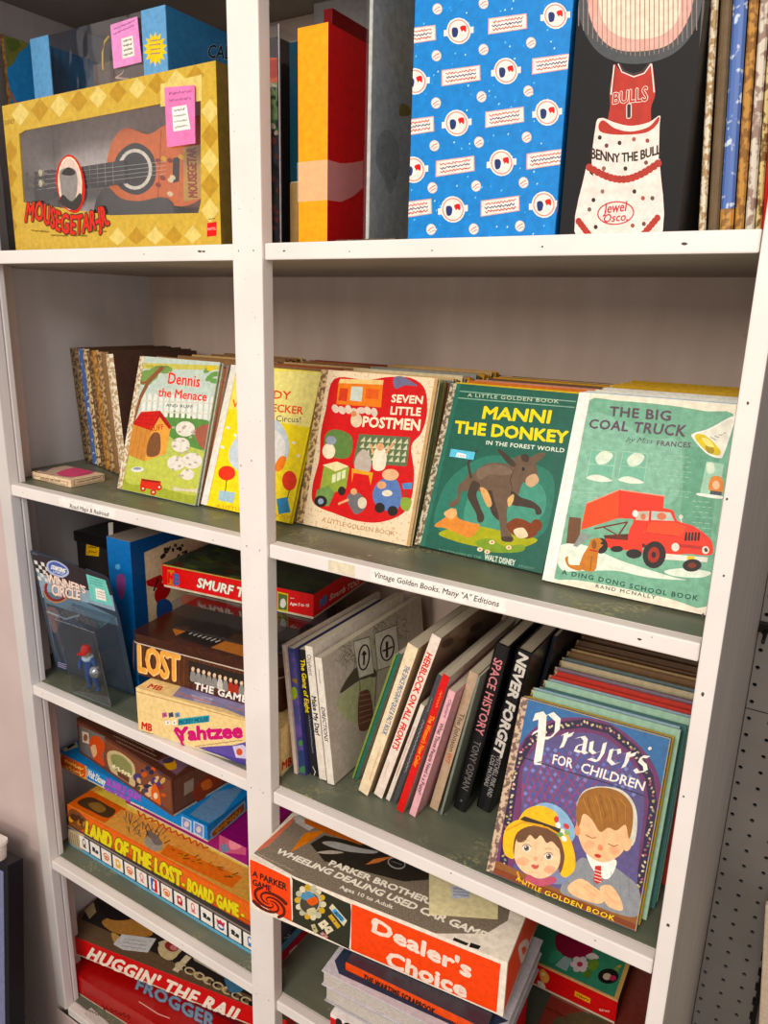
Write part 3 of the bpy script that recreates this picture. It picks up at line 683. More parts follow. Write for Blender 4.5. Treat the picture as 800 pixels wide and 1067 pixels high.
row_behind(.1893, .1085, zB, -2.4, 20.4, .168, .206, .008, cl('yellow gold red orange rust salmon slate teal umber gold ochre brown tan ochre gold umber ochre'), 'the donkey book', gB)
row_behind(.3645, .0775, zB, -.7, 19.3, .166, .209, .008, cl('sky white grey white sky slate white grey slate brown gold ochre umber tan gold ochre brown ochre gold'), 'the coal truck book', gB)

# -- praying children book on the shelf below
def art_pray(a):
    w, h = a.w, a.h
    a.loc([(0, 0), (w, 0), (w, h), (0, h)], ink('3e6c9c')); a.crop = (490, 710, .2875)
    pur = ink('5d5480')
    arch = [(180, 640), (160, 420), (165, 290), (215, 205), (300, 155), (400, 142), (500, 165), (590, 235), (650, 330), (672, 440), (640, 700), (600, 870), (300, 780), (110, 690)]
    a.blob([(80, 690), (110, 470), (150, 300), (205, 195), (290, 140), (420, 132), (520, 160), (620, 240), (680, 340), (690, 450), (650, 720), (605, 900), (300, 800), (60, 680)], ink('6d3a62'))
    rng = [(120, 660), (140, 480), (165, 310), (215, 215), (300, 165), (410, 152), (505, 175), (595, 250), (648, 345), (662, 440), (640, 600), (605, 760)]
    a.line(rng, 30, ink('2e2440'))
    for i in range(len(rng) - 1):
        (x0, y0), (x1, y1) = rng[i], rng[i + 1]; n = int(math.hypot(x1 - x0, y1 - y0) / 12)
        for k in range(n):
            t = k / n; a.ell(x0 + (x1 - x0) * t + rnd.uniform(-7, 7), y0 + (y1 - y0) * t + rnd.uniform(-7, 7), 6, 4, ink(rnd.choice(('c9b48c', 'b5a077', 'd6c6a0', 'a35a6a', '8c8a78', 'd9c9a8'))), rnd.uniform(0, 180), 7)
    a.up()
    a.blob([(175, 640), (185, 480), (190, 320), (235, 245), (310, 198), (405, 185), (490, 205), (570, 275), (618, 360), (630, 450), (610, 620), (570, 800), (300, 760), (160, 680)], pur)
    for k in range(16):
        for j in range(16):
            x = 200 + k * 27 + (j % 2) * 13; y = 230 + j * 22 + k * 5
            if y < 560 and x < 600 and y > 190 + abs(x - 400) * .45: a.poly([(x - 9, y), (x, y - 9), (x + 9, y), (x, y + 9)], ink(rnd.choice(('4c5a9a', '6a70b0', '5a4f94', '7a86bc'))))
    a.up()
    for k in range(9): a.line([(190 + k * 16, 330 - k * 14 + 40), (200 + k * 44, 620 - k * 6)], 2.5, ink('a8405a'))
    for k in range(9): a.line([(230 + k * 44, 250 + abs(k - 4) * 6), (185 + k * 18, 420 + k * 16)], 2.5, ink('a8405a'))
    a.line([(188, 275), (330, 320), (500, 370), (630, 415)], 3, K)
    a.blob([(180, 500), (260, 440), (340, 470), (380, 560), (300, 620), (160, 600)], ink('8fb2cc')); a.blob([(390, 480), (400, 410), (450, 382), (540, 390), (592, 440), (605, 520), (580, 600), (480, 560)], ink('d8d3c0'))
    # bottom brown band
    a.poly([(62, 640), (110, 655), (300, 745), (612, 850), (604, 915), (50, 690)], ink('8a5a34')); a.poly([(60, 662), (600, 880), (598, 900), (52, 684)], ink('7a3f24'))
    # boy
    skin, sk2 = ink('f0bf94'), ink('e2946c')
    a.blob([(330, 740), (360, 690), (400, 640), (440, 650), (500, 660), (560, 700), (610, 750), (612, 840), (560, 850), (420, 800), (335, 770)], ink('8b8d90')); a.blob([(420, 620), (470, 640), (530, 650), (500, 715), (450, 690)], W_)
    for k in range(8): a.line([(350 + k * 32, 700 + rnd.uniform(-10, 30)), (365 + k * 30, 780)], 2, ink('74767a'))
    a.poly([(452, 668), (474, 668), (476, 725), (460, 735), (446, 722)], ink('c23a38')); 
    for k in range(4): a.line([(450, 682 + k * 12), (474, 690 + k * 12)], 3, ink('e6d0c4'))
    a.blob([(385, 520), (400, 450), (480, 420), (570, 460), (580, 540), (550, 620), (490, 655), (440, 640), (405, 600)], skin); a.ell(570, 592, 14, 24, skin, 15); a.ell(388, 540, 10, 20, sk2, -5); a.ell(432, 592, 20, 15, ink('efb08a')); a.ell(522, 612, 20, 15, ink('efb08a')); a.ell(462, 632, 13, 7, ink('c4443a'), 15)
    a.line([(418, 556), (440, 568), (455, 566)], 3, ink('8a5136')); a.line([(500, 588), (520, 598), (535, 592)], 3, ink('8a5136')); a.blob([(466, 590), (480, 600), (476, 612), (462, 608)], sk2)
    a.blob([(388, 520), (384, 460), (408, 405), (470, 384), (540, 400), (585, 450), (588, 520), (575, 570), (562, 520), (530, 540), (500, 530), (470, 545), (440, 500), (410, 480), (396, 520)], ink('9a6836')); [a.line([(408 + k * 15, 410 - abs(k - 4) * -3), (418 + k * 16, 450 + (k % 3) * 10), (436 + k * 14, 490 + (k % 4) * 9)], 3, ink(('b98748', '7c4f26', 'a87838')[k % 3]), taper=True) for k in range(10)]
    a.blob([(355, 740), (400, 715), (450, 745), (490, 780), (470, 805), (420, 795), (365, 770)], skin); a.blob([(470, 745), (510, 740), (545, 790), (550, 830), (500, 815), (480, 780)], skin); a.line([(410, 745), (455, 778)], 2, sk2); a.line([(420, 735), (468, 768)], 2, sk2); a.line([(485, 760), (520, 800)], 2, sk2)
    # girl in the yellow hat
    a.blob([(200, 660), (280, 700), (350, 660), (370, 700), (330, 735), (240, 715)], ink('7d86a0'))
    hat, h2 = ink('f0bc2e'), ink('d79a20')
    a.blob([(118, 590), (130, 530), (180, 500), (260, 510), (340, 540), (375, 610), (378, 680), (345, 710), (325, 690), (330, 620), (280, 560), (200, 540), (165, 580), (160, 640), (128, 630)], hat)
    hr = ink('6b4a32'); fc = ink('f3c9a2')
    a.blob([(155, 610), (172, 545), (240, 522), (312, 552), (340, 620), (336, 670), (322, 690), (310, 600), (190, 560), (168, 640)], hr)
    a.blob([(160, 610), (176, 562), (240, 546), (304, 572), (326, 630), (312, 684), (258, 714), (195, 692), (164, 652)], fc); a.ell(190, 652, 24, 16, ink('efae8a')); a.ell(288, 682, 22, 15, ink('efae8a'))
    a.blob([(170, 580), (180, 548), (240, 532), (306, 560), (322, 605), (296, 580), (276, 585), (256, 558), (236, 572), (216, 556), (196, 580)], hr)
    for (x, y) in ((204, 604), (284, 634)): a.ell(x, y, 15, 13, ink('efe6da'), 10); a.ell(x, y, 10, 11, ink('7a6a5c')); a.ell(x, y, 5, 6, K); a.ell(x - 3, y - 4, 2.5, 2.5, W_); a.line([(x - 16, y - 6), (x - 6, y - 14), (x + 8, y - 13), (x + 16, y - 4)], 2.5, ink('6b4a32')); a.line([(x - 14, y - 26), (x, y - 30), (x + 13, y - 25)], 2, ink('b08a68'))
    a.blob([(220, 668), (230, 662), (238, 666), (248, 664), (246, 676), (232, 680)], ink('c4605a')); a.blob([(234, 634), (243, 640), (240, 650), (229, 646)], ink('e8a884')); a.line([(222, 690), (246, 694)], 2, ink('e0a27c'))
    a.line([(170, 690), (180, 720), (200, 735)], 6, ink('d79a20')); a.blob([(210, 700), (250, 716), (300, 706), (310, 728), (250, 742), (200, 726)], ink('b5566a'))
    a.blob([(165, 530), (195, 470), (250, 450), (310, 475), (320, 520), (335, 560), (260, 520), (200, 508)], hat); a.poly([(180, 500), (196, 488), (330, 535), (334, 556), (260, 520), (200, 508)], ink('3a2c22')); a.line([(130, 540), (190, 510), (280, 530), (350, 570)], 6, h2)
    for (x, y, c) in ((318, 520, 'f0ece2'), (335, 545, 'e6e2d4'), (348, 525, 'c84a46'), (325, 555, '7a9a5a'), (340, 570, 'f0ece2'), (352, 548, '8fae6e'), (312, 500, 'c84a46')): a.ell(x, y, 12, 9, ink(c), rnd.uniform(0, 90))
    # lettering
    for dx, m in ((0, W_),):
        a.pen([(240, 140), (250, 112), (262, 128), (258, 200), (244, 292)], 30, m, 15); a.pen([(232, 296), (258, 298)], 10, m, 80); a.pen([(225, 190), (258, 172)], 14, m, 60); a.pen([(262, 130), (292, 116), (318, 140), (314, 180), (290, 205), (262, 206)], 22, m, 30)
        a.pen([(335, 195), (348, 186), (342, 215), (330, 240)], 17, m, 20); a.pen([(348, 200), (372, 190)], 18, m, 60)
        a.pen([(385, 205), (408, 200), (418, 212), (410, 255), (420, 262)], 17, m, 20); a.pen([(410, 228), (388, 232), (380, 250), (400, 256)], 13, m, 30)
        a.pen([(440, 218), (436, 250), (450, 262), (478, 250)], 16, m, 20); a.pen([(488, 222), (478, 262), (460, 290), (430, 280)], 16, m, 20)
        a.pen([(515, 250), (538, 246), (540, 262), (512, 272)], 15, m, 20); a.pen([(512, 245), (502, 285), (520, 302), (540, 292)], 16, m, 20)
        a.pen([(560, 262), (574, 256), (566, 290), (554, 312)], 17, m, 20); a.pen([(576, 270), (600, 262)], 17, m, 60)
        a.pen([(645, 275), (622, 272), (614, 288), (632, 304), (636, 324), (606, 330), (596, 318)], 16, m, 30); a.ell(650, 243, 7, 6, m, -30)
    a.t('FOR', (297, 298), (368, 314), (303, 262), W_, .02); a.t('CHILDREN', (398, 327), (626, 396), (408, 292), W_, .02, tr=(636, 362))
    a.curve_t('A LITTLE GOLDEN BOOK', [(165, 720), (250, 765), (380, 815), (520, 868)], [(170, 704), (255, 748), (385, 798), (525, 850)], ink('f2cf4a'), .02, 1.15)
    a.loc([(0, h - .0012), (w, h - .0012), (w, h), (0, h)], ink('b59862')); a.loc([(w - .0012, 0), (w, 0), (w, h), (w - .0012, h)], ink('b59862'))
    strip(a, .009, pattern('c9a98a', '6b4a3c', 170, .5))
front_book('blue picture book with white blackletter title and two praying children', .3446, .0255, 1.9, 23, .1700, .2045, .008, ink('3e6c9c'), FOILD, art_pray, zC)
row_behind(.3460, .0262, zC, 1.9, 23, .172, .205, .008, cl('gold mint sky teal mint sky red red mauve grey cream slate yellow brown tan umber brown umber rust umber brown umber'), 'the praying children book', 'picture books in the row behind the praying children', .0096, .010)

# -- spines on the left of the picture book shelf
p0, p1 = on_z(84, 480, zB), on_z(126, 498, zB)
sp = [(FOILD, 'dark leaf-patterned'), (pattern('a58a60', '5e4630', 170, .5), 'dull gold'), (FOILB, 'blue starred'), (FOIL, 'cream and brown patterned'), (pattern('9a7a52', '5b4028', 200, .45), 'mottled tan'), (FOILO, 'orange brown'), (pattern('bb9a68', '6d5236', 160, .5), 'pale gold'), (ink('8a6a4a'), 'plain brown'), (FOILP, 'light cream'), ]
n = len(sp)
for k, (m, nm) in enumerate(sp):
    t = k / n; p = p0.lerp(p1, t); wd = (p1.x - p0.x) / n - .0006
    mw = frame(p.x + .007, max(p.y, .1), zB + .0002 + wd * math.sin(rad(4.5)), 0, 0, -4.5)
    r = thing('picture_book', mw, 'thin picture book with %s spine, %s from left against side panel' % (nm, ORD[k]), 'book', 'spines at the left end of the picture book shelf')
    hh = .201 - rnd.uniform(0, .004); dd = min(.185, YB - .014 - p.y); cv = ink(rnd.choice(('6f4f3a', '7c5a44', '5b463a', '6a5a4a')) if k < n - 1 else '5a4038')
    b = MB(); b.prism([(0, .003, 0), (wd * .2, .0008, 0), (wd * .5, 0, 0), (wd * .8, .0008, 0), (wd, .003, 0)], (0, 0, hh), m); b.build('spine', r)
    b = MB(); b.box(0, .0016, .003, dd, 0, hh, cv); b.build('back_cover', r); b = MB(); b.box(wd - .0016, wd, .003, dd, 0, hh, cv); b.build('front_cover', r)
    b = MB(); b.box(.0017, wd - .0017, .0032, dd - .003, .002, hh - .002, PAGE); b.build('pages', r)
# ---------------------------------------------------------------- helpers for cartons
def carton(name, label, cat, mw, w, d, h, m, group=None, lidname='lid', trayh=.004, bevel=.0008, art=None, **faces):
    """a game box: lid over a tray that shows as a thin strip below"""
    r = thing(name, mw, label, cat, group)
    b = MB(); b.box(0, w, 0, d, trayh, h, m, **faces)
    if art: art(b)
    b.build(lidname, r, bevel)
    if trayh:
        b = MB(); b.box(.0012, w - .0012, .0012, d - .0012, 0, trayh + .0005, ink('cfc3ab', .7)); b.build('tray', r)
    return r
def slab(mb, a, pts, thick, m, out=0):
    """a plate cut to an outline seen on art plane a, standing proud by out and thick deep"""
    q = [a.P(p) for p in pts]
    ar = sum(q[i - 1][0] * q[i][1] - q[i][0] * q[i - 1][1] for i in range(len(q)))
    if ar < 0: q = q[::-1]
    mb.prism([a.o + a.u * x + a.v * y + a.n * out for x, y in q], -a.n * thick, m)
def loop(pts, n=4):
    q = []; N = len(pts)
    for i in range(N):
        p0, p1, p2, p3 = (pts[(i + k - 1) % N] for k in range(4))
        for j in range(n):
            t = j / n
            q.append(tuple(.5 * (2 * p1[c] + (p2[c] - p0[c]) * t + (2 * p0[c] - 5 * p1[c] + 4 * p2[c] - p3[c]) * t * t + (3 * p1[c] - p0[c] - 3 * p2[c] + p3[c]) * t ** 3) for c in (0, 1)))
    return q
FILM = clear('clear_film', 'f4f6f8', .05, .13, .9); FILM2 = clear('clear_plastic', 'f0f2f3', .12, .08, .3); TAPE = hazy('clear_tape')
def tag_part(root, a, quad, col, stick, name='price_tag', rows=4, off=.0012):
    """a slip of coloured paper with a white sticker, stuck on"""
    b = MB(); q = [a.P(p) for p in quad]
    n = a.n
    if sum(q[i - 1][0] * q[i][1] - q[i][0] * q[i - 1][1] for i in range(4)) < 0: q = q[::-1]
    b.prism([a.o + a.u * x + a.v * y + n * (off + .0006) for x, y in q], -n * .0005, ink(col, .6))
    c = Art(b, a.mw, a.o, a.u, a.v, a.w, a.h, a.crop, lift=off + .0007) 
    o_w = c.wo; c.wo = c.wo + c.wn * off
    c.poly(stick, W_, False)
    (x0, y0), (x1, y1), (x2, y2), (x3, y3) = stick
    for k in range(rows):
        t = (k + .7) / (rows + .4); p0 = (x0 + (x3 - x0) * t + (x1 - x0) * .12, y0 + (y3 - y0) * t + (y1 - y0) * .12); p1 = (x1 + (x2 - x1) * t - (x1 - x0) * .12, y1 + (y2 - y1) * t - (y1 - y0) * .12)
        c.squig(p0, p1, abs(y3 - y0) / rows * .45, ink('55504e'), 6, 1.6)
    (x0, y0), (x1, y1) = quad[0], quad[1]; hh = (stick[0][1] - quad[0][1])
    for k in range(2): c.squig((x0 + (x1 - x0) * .1, y0 + hh * (.3 + .35 * k)), (x1 - (x1 - x0) * .15, y1 + hh * (.3 + .35 * k)), hh * .16, ink('7a4a74'), 8, 1.5)
    return b.build(name, root, label='pink paper price tag with a white sticker' if col[0] in 'de' else None)

# ---------------------------------------------------------------- top shelf, left bay
# gold window box
mw = frame(-.446, .03, zA, -1.7); w, h, d = .413, .1915, .075
r = thing('toy_box', mw, 'gold window box with toy guitar inside and pink price tag', 'toy box')
GOLD = ink('d2b056', .33, .25, .15); GOLDD = ink('bd9440', .36, .25); GOLDL = ink('e2cc80', .33, .2)
C0 = (0, 0, .35)
a = front(MB(), mw, w, h, C0)
win = [a.P(p) for p in ((70, 602), (330, 641), (590, 634), (598, 600), (597, 300), (585, 288), (75, 388), (56, 400))]
b = MB(); inn = [(x, 0, z) for x, z in win]; outr = [(0, 0, 0), (w * .5, 0, 0), (w, 0, 0), (w, 0, h * .1), (w, 0, h), (w * .98, 0, h), (.0, 0, h), (0, 0, h * .9)]
N = 8
b.mesh(outr + inn + [(x, .002, z) for x, _, z in inn], [(i, (i + 1) % N, (i + 1) % N + N, i + N) for i in range(N)] + [(i + N, (i + 1) % N + N, (i + 1) % N + 2 * N, i + 2 * N) for i in range(N)], GOLD)
b.box(w - .0015, w, .0001, d, 0, h, ink('7d6a3c', .5)); b.box(0, .0015, .0001, d, 0, h, ink('8a7440', .5)); b.box(.0015, w - .0015, .0001, d, h - .0015, h, GOLDD); b.box(.0015, w - .0015, .0001, d, 0, .0015, GOLDD)
b.box(.0015, w - .0015, d - .002, d, .0015, h - .0015, ink('efe2de', .7)); b.box(.0016, .004, .002, d - .003, .002, h - .002, ink('e0d4d2', .7))
a = front(b, mw, w, h, C0); 
for k in range(11):
    x = 60 + k * 58; y = 340 - k * 12.6
    if x < 640: a.poly([(x - 26, y + 3), (x, y - 34), (x + 27, y - 4), (x + 1, y + 36 - k)], GOLDL if k % 2 == 0 else GOLDD)
for k in range(5): a.poly([(625 - 27, 330 + k * 74), (625, 294 + k * 74), (652, 330 + k * 74), (625, 368 + k * 74)], GOLDD if k % 2 else GOLDL)
for k in range(10):
    x = 70 + k * 56; y = 716 - k * 1.5
    if x > 330: a.poly([(x - 26, y), (x, y - 32), (x + 26, y), (x, y + 22)], GOLDL if k % 2 else GOLDD)
for k in range(4): a.poly([(30 - 18, 450 + k * 74), (30, 412 + k * 74), (52, 450 + k * 74), (32, 488 + k * 74)], GOLDD)
a.poly([(478, 250), (600, 222), (600, 300), (478, 318)], GOLDL)
a.t('DISNEY', (14, 372), (44, 367), (14, 358), ink('6e5a2a'))
a.poly([(617, 664), (645, 660), (644, 702), (616, 705)], ink('cc2f2a')); a.ell(630, 682, 14, 19, ink('d8332c')); a.t('MATTEL', (618, 686), (643, 684), (618, 678), ink('f3cfc4')); a.t('~3', (622, 656), (640, 654), (622, 649), K)
b.build('carton', r, 0)
b = MB(); b.face([(x, .0012, z) for x, z in win], FILM); b.build('window_film', r, label='clear plastic window')
# badge and name piece on the window
b = MB(); a = front(b, mw, w, h, C0)
slab(b, a, loop([(168, 545), (176, 490), (205, 460), (235, 485), (252, 540), (250, 600), (226, 634), (188, 612)]), .0006, ink('c8362c'), .0007)
a.base = .0009; a.ell(210, 546, 36, 80, ink('e8d9b8'), -3); a.ell(210, 546, 33, 75, ink('d8c0b4'), -3)
a.blob([(180, 510), (205, 500), (228, 510), (232, 560), (220, 600), (190, 590), (182, 550)], ink('8a8480')); a.blob([(178, 600), (190, 580), (215, 600), (240, 575), (244, 600), (226, 626), (195, 616)], ink('3a3634')); a.blob([(185, 515), (205, 498), (226, 512), (218, 522), (195, 522)], ink('3a3634'))
b.build('oval_badge', r, label='oval badge with a grey portrait')
b = MB(); a = front(b, mw, w, h, C0, lift=.0009)
a.curve_t('MOUSEGETAR-JR.', [(76, 660), (118, 655), (150, 674), (185, 692), (225, 698), (262, 690), (296, 678), (326, 668)], [(84, 600), (120, 597), (152, 612), (186, 632), (226, 640), (262, 632), (290, 614), (318, 612)], ink('d23c2c'), .03, 1.05, out=ink('3e2a1e'), outw=.045)
for k in range(4): a.squig((95 + k * 58, 686 + (k in (1, 2)) * 14), (145 + k * 58, 690 + (k in (1, 2)) * 12), 5, ink('6a5426'), 7, 1.5)
b.build('name_lettering', r, label='red wavy lettering')
a = front(MB(), mw, w, h, C0); a.mw = mw
tag_part(r, a, [(494, 262), (584, 255), (586, 428), (502, 440)], 'dd7fae', [(512, 320), (556, 312), (568, 384), (518, 392)], off=.002)
# the toy guitar lies behind the window
g = thing('toy_guitar', mw, 'small orange and black toy guitar inside the gold window box', 'toy guitar')
ga = Art(MB(), mw, (0, .032, 0), (1, 0, 0), (0, 0, 1), w, h, C0)
b = MB(); slab(b, ga, loop([(330, 430), (372, 380), (440, 400), (490, 372), (560, 350), (620, 352), (630, 450), (622, 560), (560, 612), (480, 610), (420, 630), (350, 610), (318, 520)]), .022, ink('d9702e', .3))
c = Art(b, mw, (0, .032, 0), (1, 0, 0), (0, 0, 1), w, h, C0); c.blob([(345, 470), (400, 425), (455, 460), (460, 540), (410, 580), (350, 550)], ink('2c2624', .3)); c.ring(402, 504, 46, 56, 10, ink('e9dfcf')); c.ell(402, 504, 32, 40, ink('1c1816', .3))
c.poly([(515, 470), (535, 468), (533, 540), (513, 545)], ink('33302e')); c.line([(480, 390), (470, 600)], 3, ink('b95420')); c.poly([(545, 440), (600, 430), (600, 590), (548, 600)], ink('c9a05c')); c.t('MOUSEGETAR', (588, 588), (582, 440), (560, 586), ink('9c3a22'), .03)
for k in range(9): c.ell(rnd.uniform(470, 540), rnd.uniform(400, 590), 9, 7, ink(rnd.choice(('e9b13c', '8d2f22', 'f0d9b4'))), 30)
b.build('body', g, .002)
b = MB(); slab(b, ga, [(150, 512), (375, 478), (378, 545), (156, 575)], .008, ink('2e2a29', .35), .003)
c = Art(b, mw, (0, .032, 0), (1, 0, 0), (0, 0, 1), w, h, C0, lift=.0032)
for k in range(8): c.line([(180 + k * 23, 508 - k * 3.4), (183 + k * 23, 570 - k * 3)], 1.6, ink('a39a90'))
for k in range(4): c.line([(115, 524 + k * 14), (500, 482 + k * 12)], 1, ink('cfc8bc'))
b.build('neck', g, .001)
b = MB(); slab(b, ga, [(106, 513), (160, 505), (165, 585), (110, 603), (104, 558)], .009, ink('3a3230', .35), .002); b.build('headstock', g, .001)
for p in ((105, 525), (142, 519), (105, 556), (142, 550)):
    q = ga.P(p); b = MB(); b.lathe([(.0022, -.001), (.0022, .006), (.0046, .0065), (.0046, .010), (.002, .011)], ink('d9cbb0', .25), (q[0], .0305, q[1]), 12, 'y'); o = b.build('tuning_peg', g, smooth=False); 
    for v in o.data.vertices: v.co.y = .0305 - (v.co.y - .0305)
b = MB(); slab(b, ga, loop([(290, 610), (320, 560), (360, 590), (420, 600), (500, 590), (520, 650), (400, 665), (300, 660)]), .02, ink('4a4442', .4), .004); b.build('card_insert', g, label='dark grey moulded support')

# blue window box behind it
y0 = .109; x0 = on_y(31, 40, y0).x; x1 = on_y(172, 6, y0).x; zt = (on_y(31, 40, y0).z + on_y(172, 6, y0).z) / 2
mw = frame(x0, y0, zA, 0); w, h, d = x1 - x0, zt - zA, .12
r = thing('doll_box', mw, 'blue window box with yellow starburst standing behind the gold box', 'toy box')
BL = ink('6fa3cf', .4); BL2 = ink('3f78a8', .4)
xa = front(MB(), mw, w, h, C0).P((150, 200))[0]; xb = front(MB(), mw, w, h, C0).P((424, 120))[0]
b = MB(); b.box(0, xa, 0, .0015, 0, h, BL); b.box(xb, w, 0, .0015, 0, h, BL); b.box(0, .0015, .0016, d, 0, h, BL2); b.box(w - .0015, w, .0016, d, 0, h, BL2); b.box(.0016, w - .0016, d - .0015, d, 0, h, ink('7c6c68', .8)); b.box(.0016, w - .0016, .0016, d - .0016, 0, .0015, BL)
a = front(b, mw, w, h, C0)
a.poly([(462 + (36 if k % 2 else 24) * math.cos(k * math.pi / 14), 146 + (52 if k % 2 else 36) * math.sin(k * math.pi / 14)) for k in range(28)], ink('f0cf3c'))
for k in range(4): a.squig((446, 122 + k * 13), (478, 118 + k * 13), 6, ink('4a5a86'), 5, 1.6)
a = right(b, mw, w, d, h, C0); a.t('CALI', (618, 172), (690, 176), (622, 130), ink('16202e'), .02, out=ink('a9c6dc'), outw=.03); 
b.build('carton', r)
b = MB(); b.face([(xa, .001, 0), (xb, .001, 0), (xb, .001, h), (xa, .001, h)], FILM); b.face([(.0016, .0016, h - .0005), (w - .0016, .0016, h - .0005), (w - .0016, d - .002, h - .0005), (.0016, d - .002, h - .0005)], FILM); b.build('window_film', r, label='clear plastic window')
b = MB(); b.prism([(xa * 1.02, d * .55, 0), (xb, d * .75, 0), (xb * .98, d * .8, h * .97), (xa * 1.1, d * .6, h * .93)], (0, .004, 0), ink('76655f', .6)); b.build('inner_card', r, label='brown inner card')
b = MB(); aa = Art(MB(), mw, (0, .02, 0), (1, 0, 0), (0, 0, 1), w, h, C0)
b.tube([V((q[0], .02, q[1])) for q in map(aa.P, ((325, 108), (312, 125), (306, 155), (306, 190), (308, 210)))], .0016, ink('e0b83c', .3)); b.build('yellow_ribbon', r)
b = MB(); b.tube([V((q[0], .02, q[1])) for q in map(aa.P, ((372, 185), (368, 215), (345, 232), (385, 236)))], .0016, ink('e2c4b4', .3)); b.build('white_ribbon', r)
a = front(MB(), mw, w, h, C0); a.mw = mw
tag_part(r, a, [(332, 76), (412, 50), (425, 186), (342, 206)], 'e89bd0', [(362, 116), (396, 106), (402, 166), (366, 176)], off=.0015)

# picture book spine-out at the far left
p = on_y(.5, 110, .088)
q = on_y(3, 35, .088); wd = on_y(9, 115, .088).x - p.x
mw = frame(q.x - .003, .088, zA + .0003, 0, 0, -1.5); h = q.z - zA; d = .17; w = .0085
r = thing('picture_book', mw, 'picture book with gold spine and blue sky cover left of the gold box', 'book', 'books standing spine out on the top shelf')
b = MB(); b.prism([(0, .002, 0), (w / 2, 0, 0), (w, .002, 0)], (0, 0, h), FOILO); b.build('spine', r)
b = MB(); b.box(w - .0016, w, .0022, d, 0, h, ink('3f8cc8'))
a = Art(b, mw, (w, .0022, 0), (0, 1, 0), (0, 0, 1), d, h, (0, 0, .1625))
a.blob([(15, 215), (90, 205), (185, 240), (170, 300), (120, 340), (90, 400), (40, 420)], ink('7a7a44')); a.blob([(40, 260), (100, 250), (130, 300), (70, 330)], ink('5d6a3a')); a.line([(30, 480), (60, 580), (110, 680)], 16, ink('b5714a')); a.line([(25, 560), (60, 640)], 10, ink('8d5638'))
b.build('front_cover', r); b = MB(); b.box(0, .0016, .0022, d, 0, h, ink('b5743a')); b.build('back_cover', r); b = MB(); b.box(.0017, w - .0017, .0024, d - .003, .002, h - .002, PAGE); b.build('pages', r)

# ---------------------------------------------------------------- top shelf, right bay
def upright(name, label, cat, y, pl, pr, tpx, d, m, group=None, part='carton', bevel=.0008, art=None, yaw=0, h=None, **f):
    """something upright on the eye-level shelf, its front edge at depth y between two pixel columns"""
    x0, x1 = on_y(pl[0], pl[1], y).x, on_y(pr[0], pr[1], y).x; h = h or on_y(tpx[0], tpx[1], y).z - zA
    mw = frame(x0, y, zA, yaw); w = x1 - x0
    r = thing(name, mw, label, cat, group)
    b = MB(); b.box(0, w, 0, d, 0, h, m, **f)
    if art: art(b, mw, w, d, h)
    b.build(part, r, bevel)
    return r, mw, w, h
# comic in a clear bag, just right of the post
def art_comic(b, mw, w, d, h):
    a = front(b, mw, w, h, (220, 0, .125)); a.poly([(400, 485), (565, 480), (565, 690), (400, 690)], ink('d8622a')); a.poly([(480, 500), (560, 495), (560, 640), (490, 660)], ink('b8401e')); a.poly([(400, 690), (565, 688), (565, 1000), (400, 1000)], ink('7d9268')); a.crop = (270, 0, .3375)
    for k in range(26): a.ell(rnd.uniform(25, 62), rnd.uniform(260, 420), rnd.uniform(4, 9), rnd.uniform(5, 12), ink(rnd.choice(('4f7a46', '2f4a34', '8aa06e', 'c9b8a0'))), rnd.uniform(0, 180))
    for k in range(26): a.ell(rnd.uniform(25, 62), rnd.uniform(430, 735), rnd.uniform(5, 11), rnd.uniform(6, 14), ink(rnd.choice(('2c2a36', '4a3a3a', '6a5a56', '3a4658', '1c1a20', '7a4038'))), rnd.uniform(0, 180))
r, mw, w, h = upright('comic_book', 'comic with orange and green cover in a clear bag beside the post', 'comic', .115, (268, 150), (290, 150), (287, 38), .16, ink('3a3638'), art=art_comic, part='comic_pages')
b = MB(); b.face([(0, -.003, 0), (w + .003, -.003, 0), (w + .003, -.003, h + .01), (0, -.003, h + .01)], FILM2); b.face([(w + .003, -.003, 0), (w + .003, .16, 0), (w + .003, .16, h + .01), (w + .003, -.003, h + .01)], FILM2); b.build('clear_bag', r, label='clear plastic bag')
b = MB(); b.box(w + .0045, w + .0060, -.004, -.002, 0, h + .011, ink('cfc9cc', .4)); b.build('backing_board', r, label='white backing board edge')
r, mw, w, h = upright('thin_book', 'thin teal hardback left of the yellow and red box', 'book', .10, (301.5, 100), (309.5, 100), (303, 44), .16, ink('1f566c'), part='cover', left=ink('9a9488'))
b = MB(); b.box(.001, w - .001, .001, .159, h, h + .0008, PAGEW); b.build('pages', r)
r, mw, w, h = upright('thin_book', 'low tan paperback leaning between the teal book and yellow box', 'book', .06, (302, 230), (310.5, 230), (306, 190), .15, ink('9a7c50'), part='cover')
b = MB(); b.box(.001, w - .001, .001, .149, h, h + .0008, PAGEW); b.build('pages', r)
# yellow and red carton with tape
r, mw, w, h = upright('slipcase_box', 'tall box with yellow front and red side, clear tape around it', 'box', .03, (310.5, 200), (341, 200), (325, 26), .155, ink('b3222a', .4), front=ink('f0a23a', .45), top=ink('8c1a20'))
b = MB(); a = front(MB(), mw, w, h, (280, 130, .25)); z0, z1 = a.P((125, 322))[1], a.P((125, 157))[1]; ar = right(MB(), mw, w, .155, h, (280, 130, .25))
top_ = [a.P((122, 156)), a.P((240, 158))]; e = .0005
rp = [(w + e, u, v) for u, v in (ar.P((300, 162)), ar.P((350, 158)), ar.P((392, 150)))]; rb = [(w + e, u, v) for u, v in (ar.P((300, 322)), ar.P((350, 298)), ar.P((392, 262)))]
b.face([(-e, -e, z0), (w + e, -e, z0), (w + e, -e, z1), (-e, -e, z1)], TAPE); prev = ((w + e, -e, z0), (w + e, -e, z1))
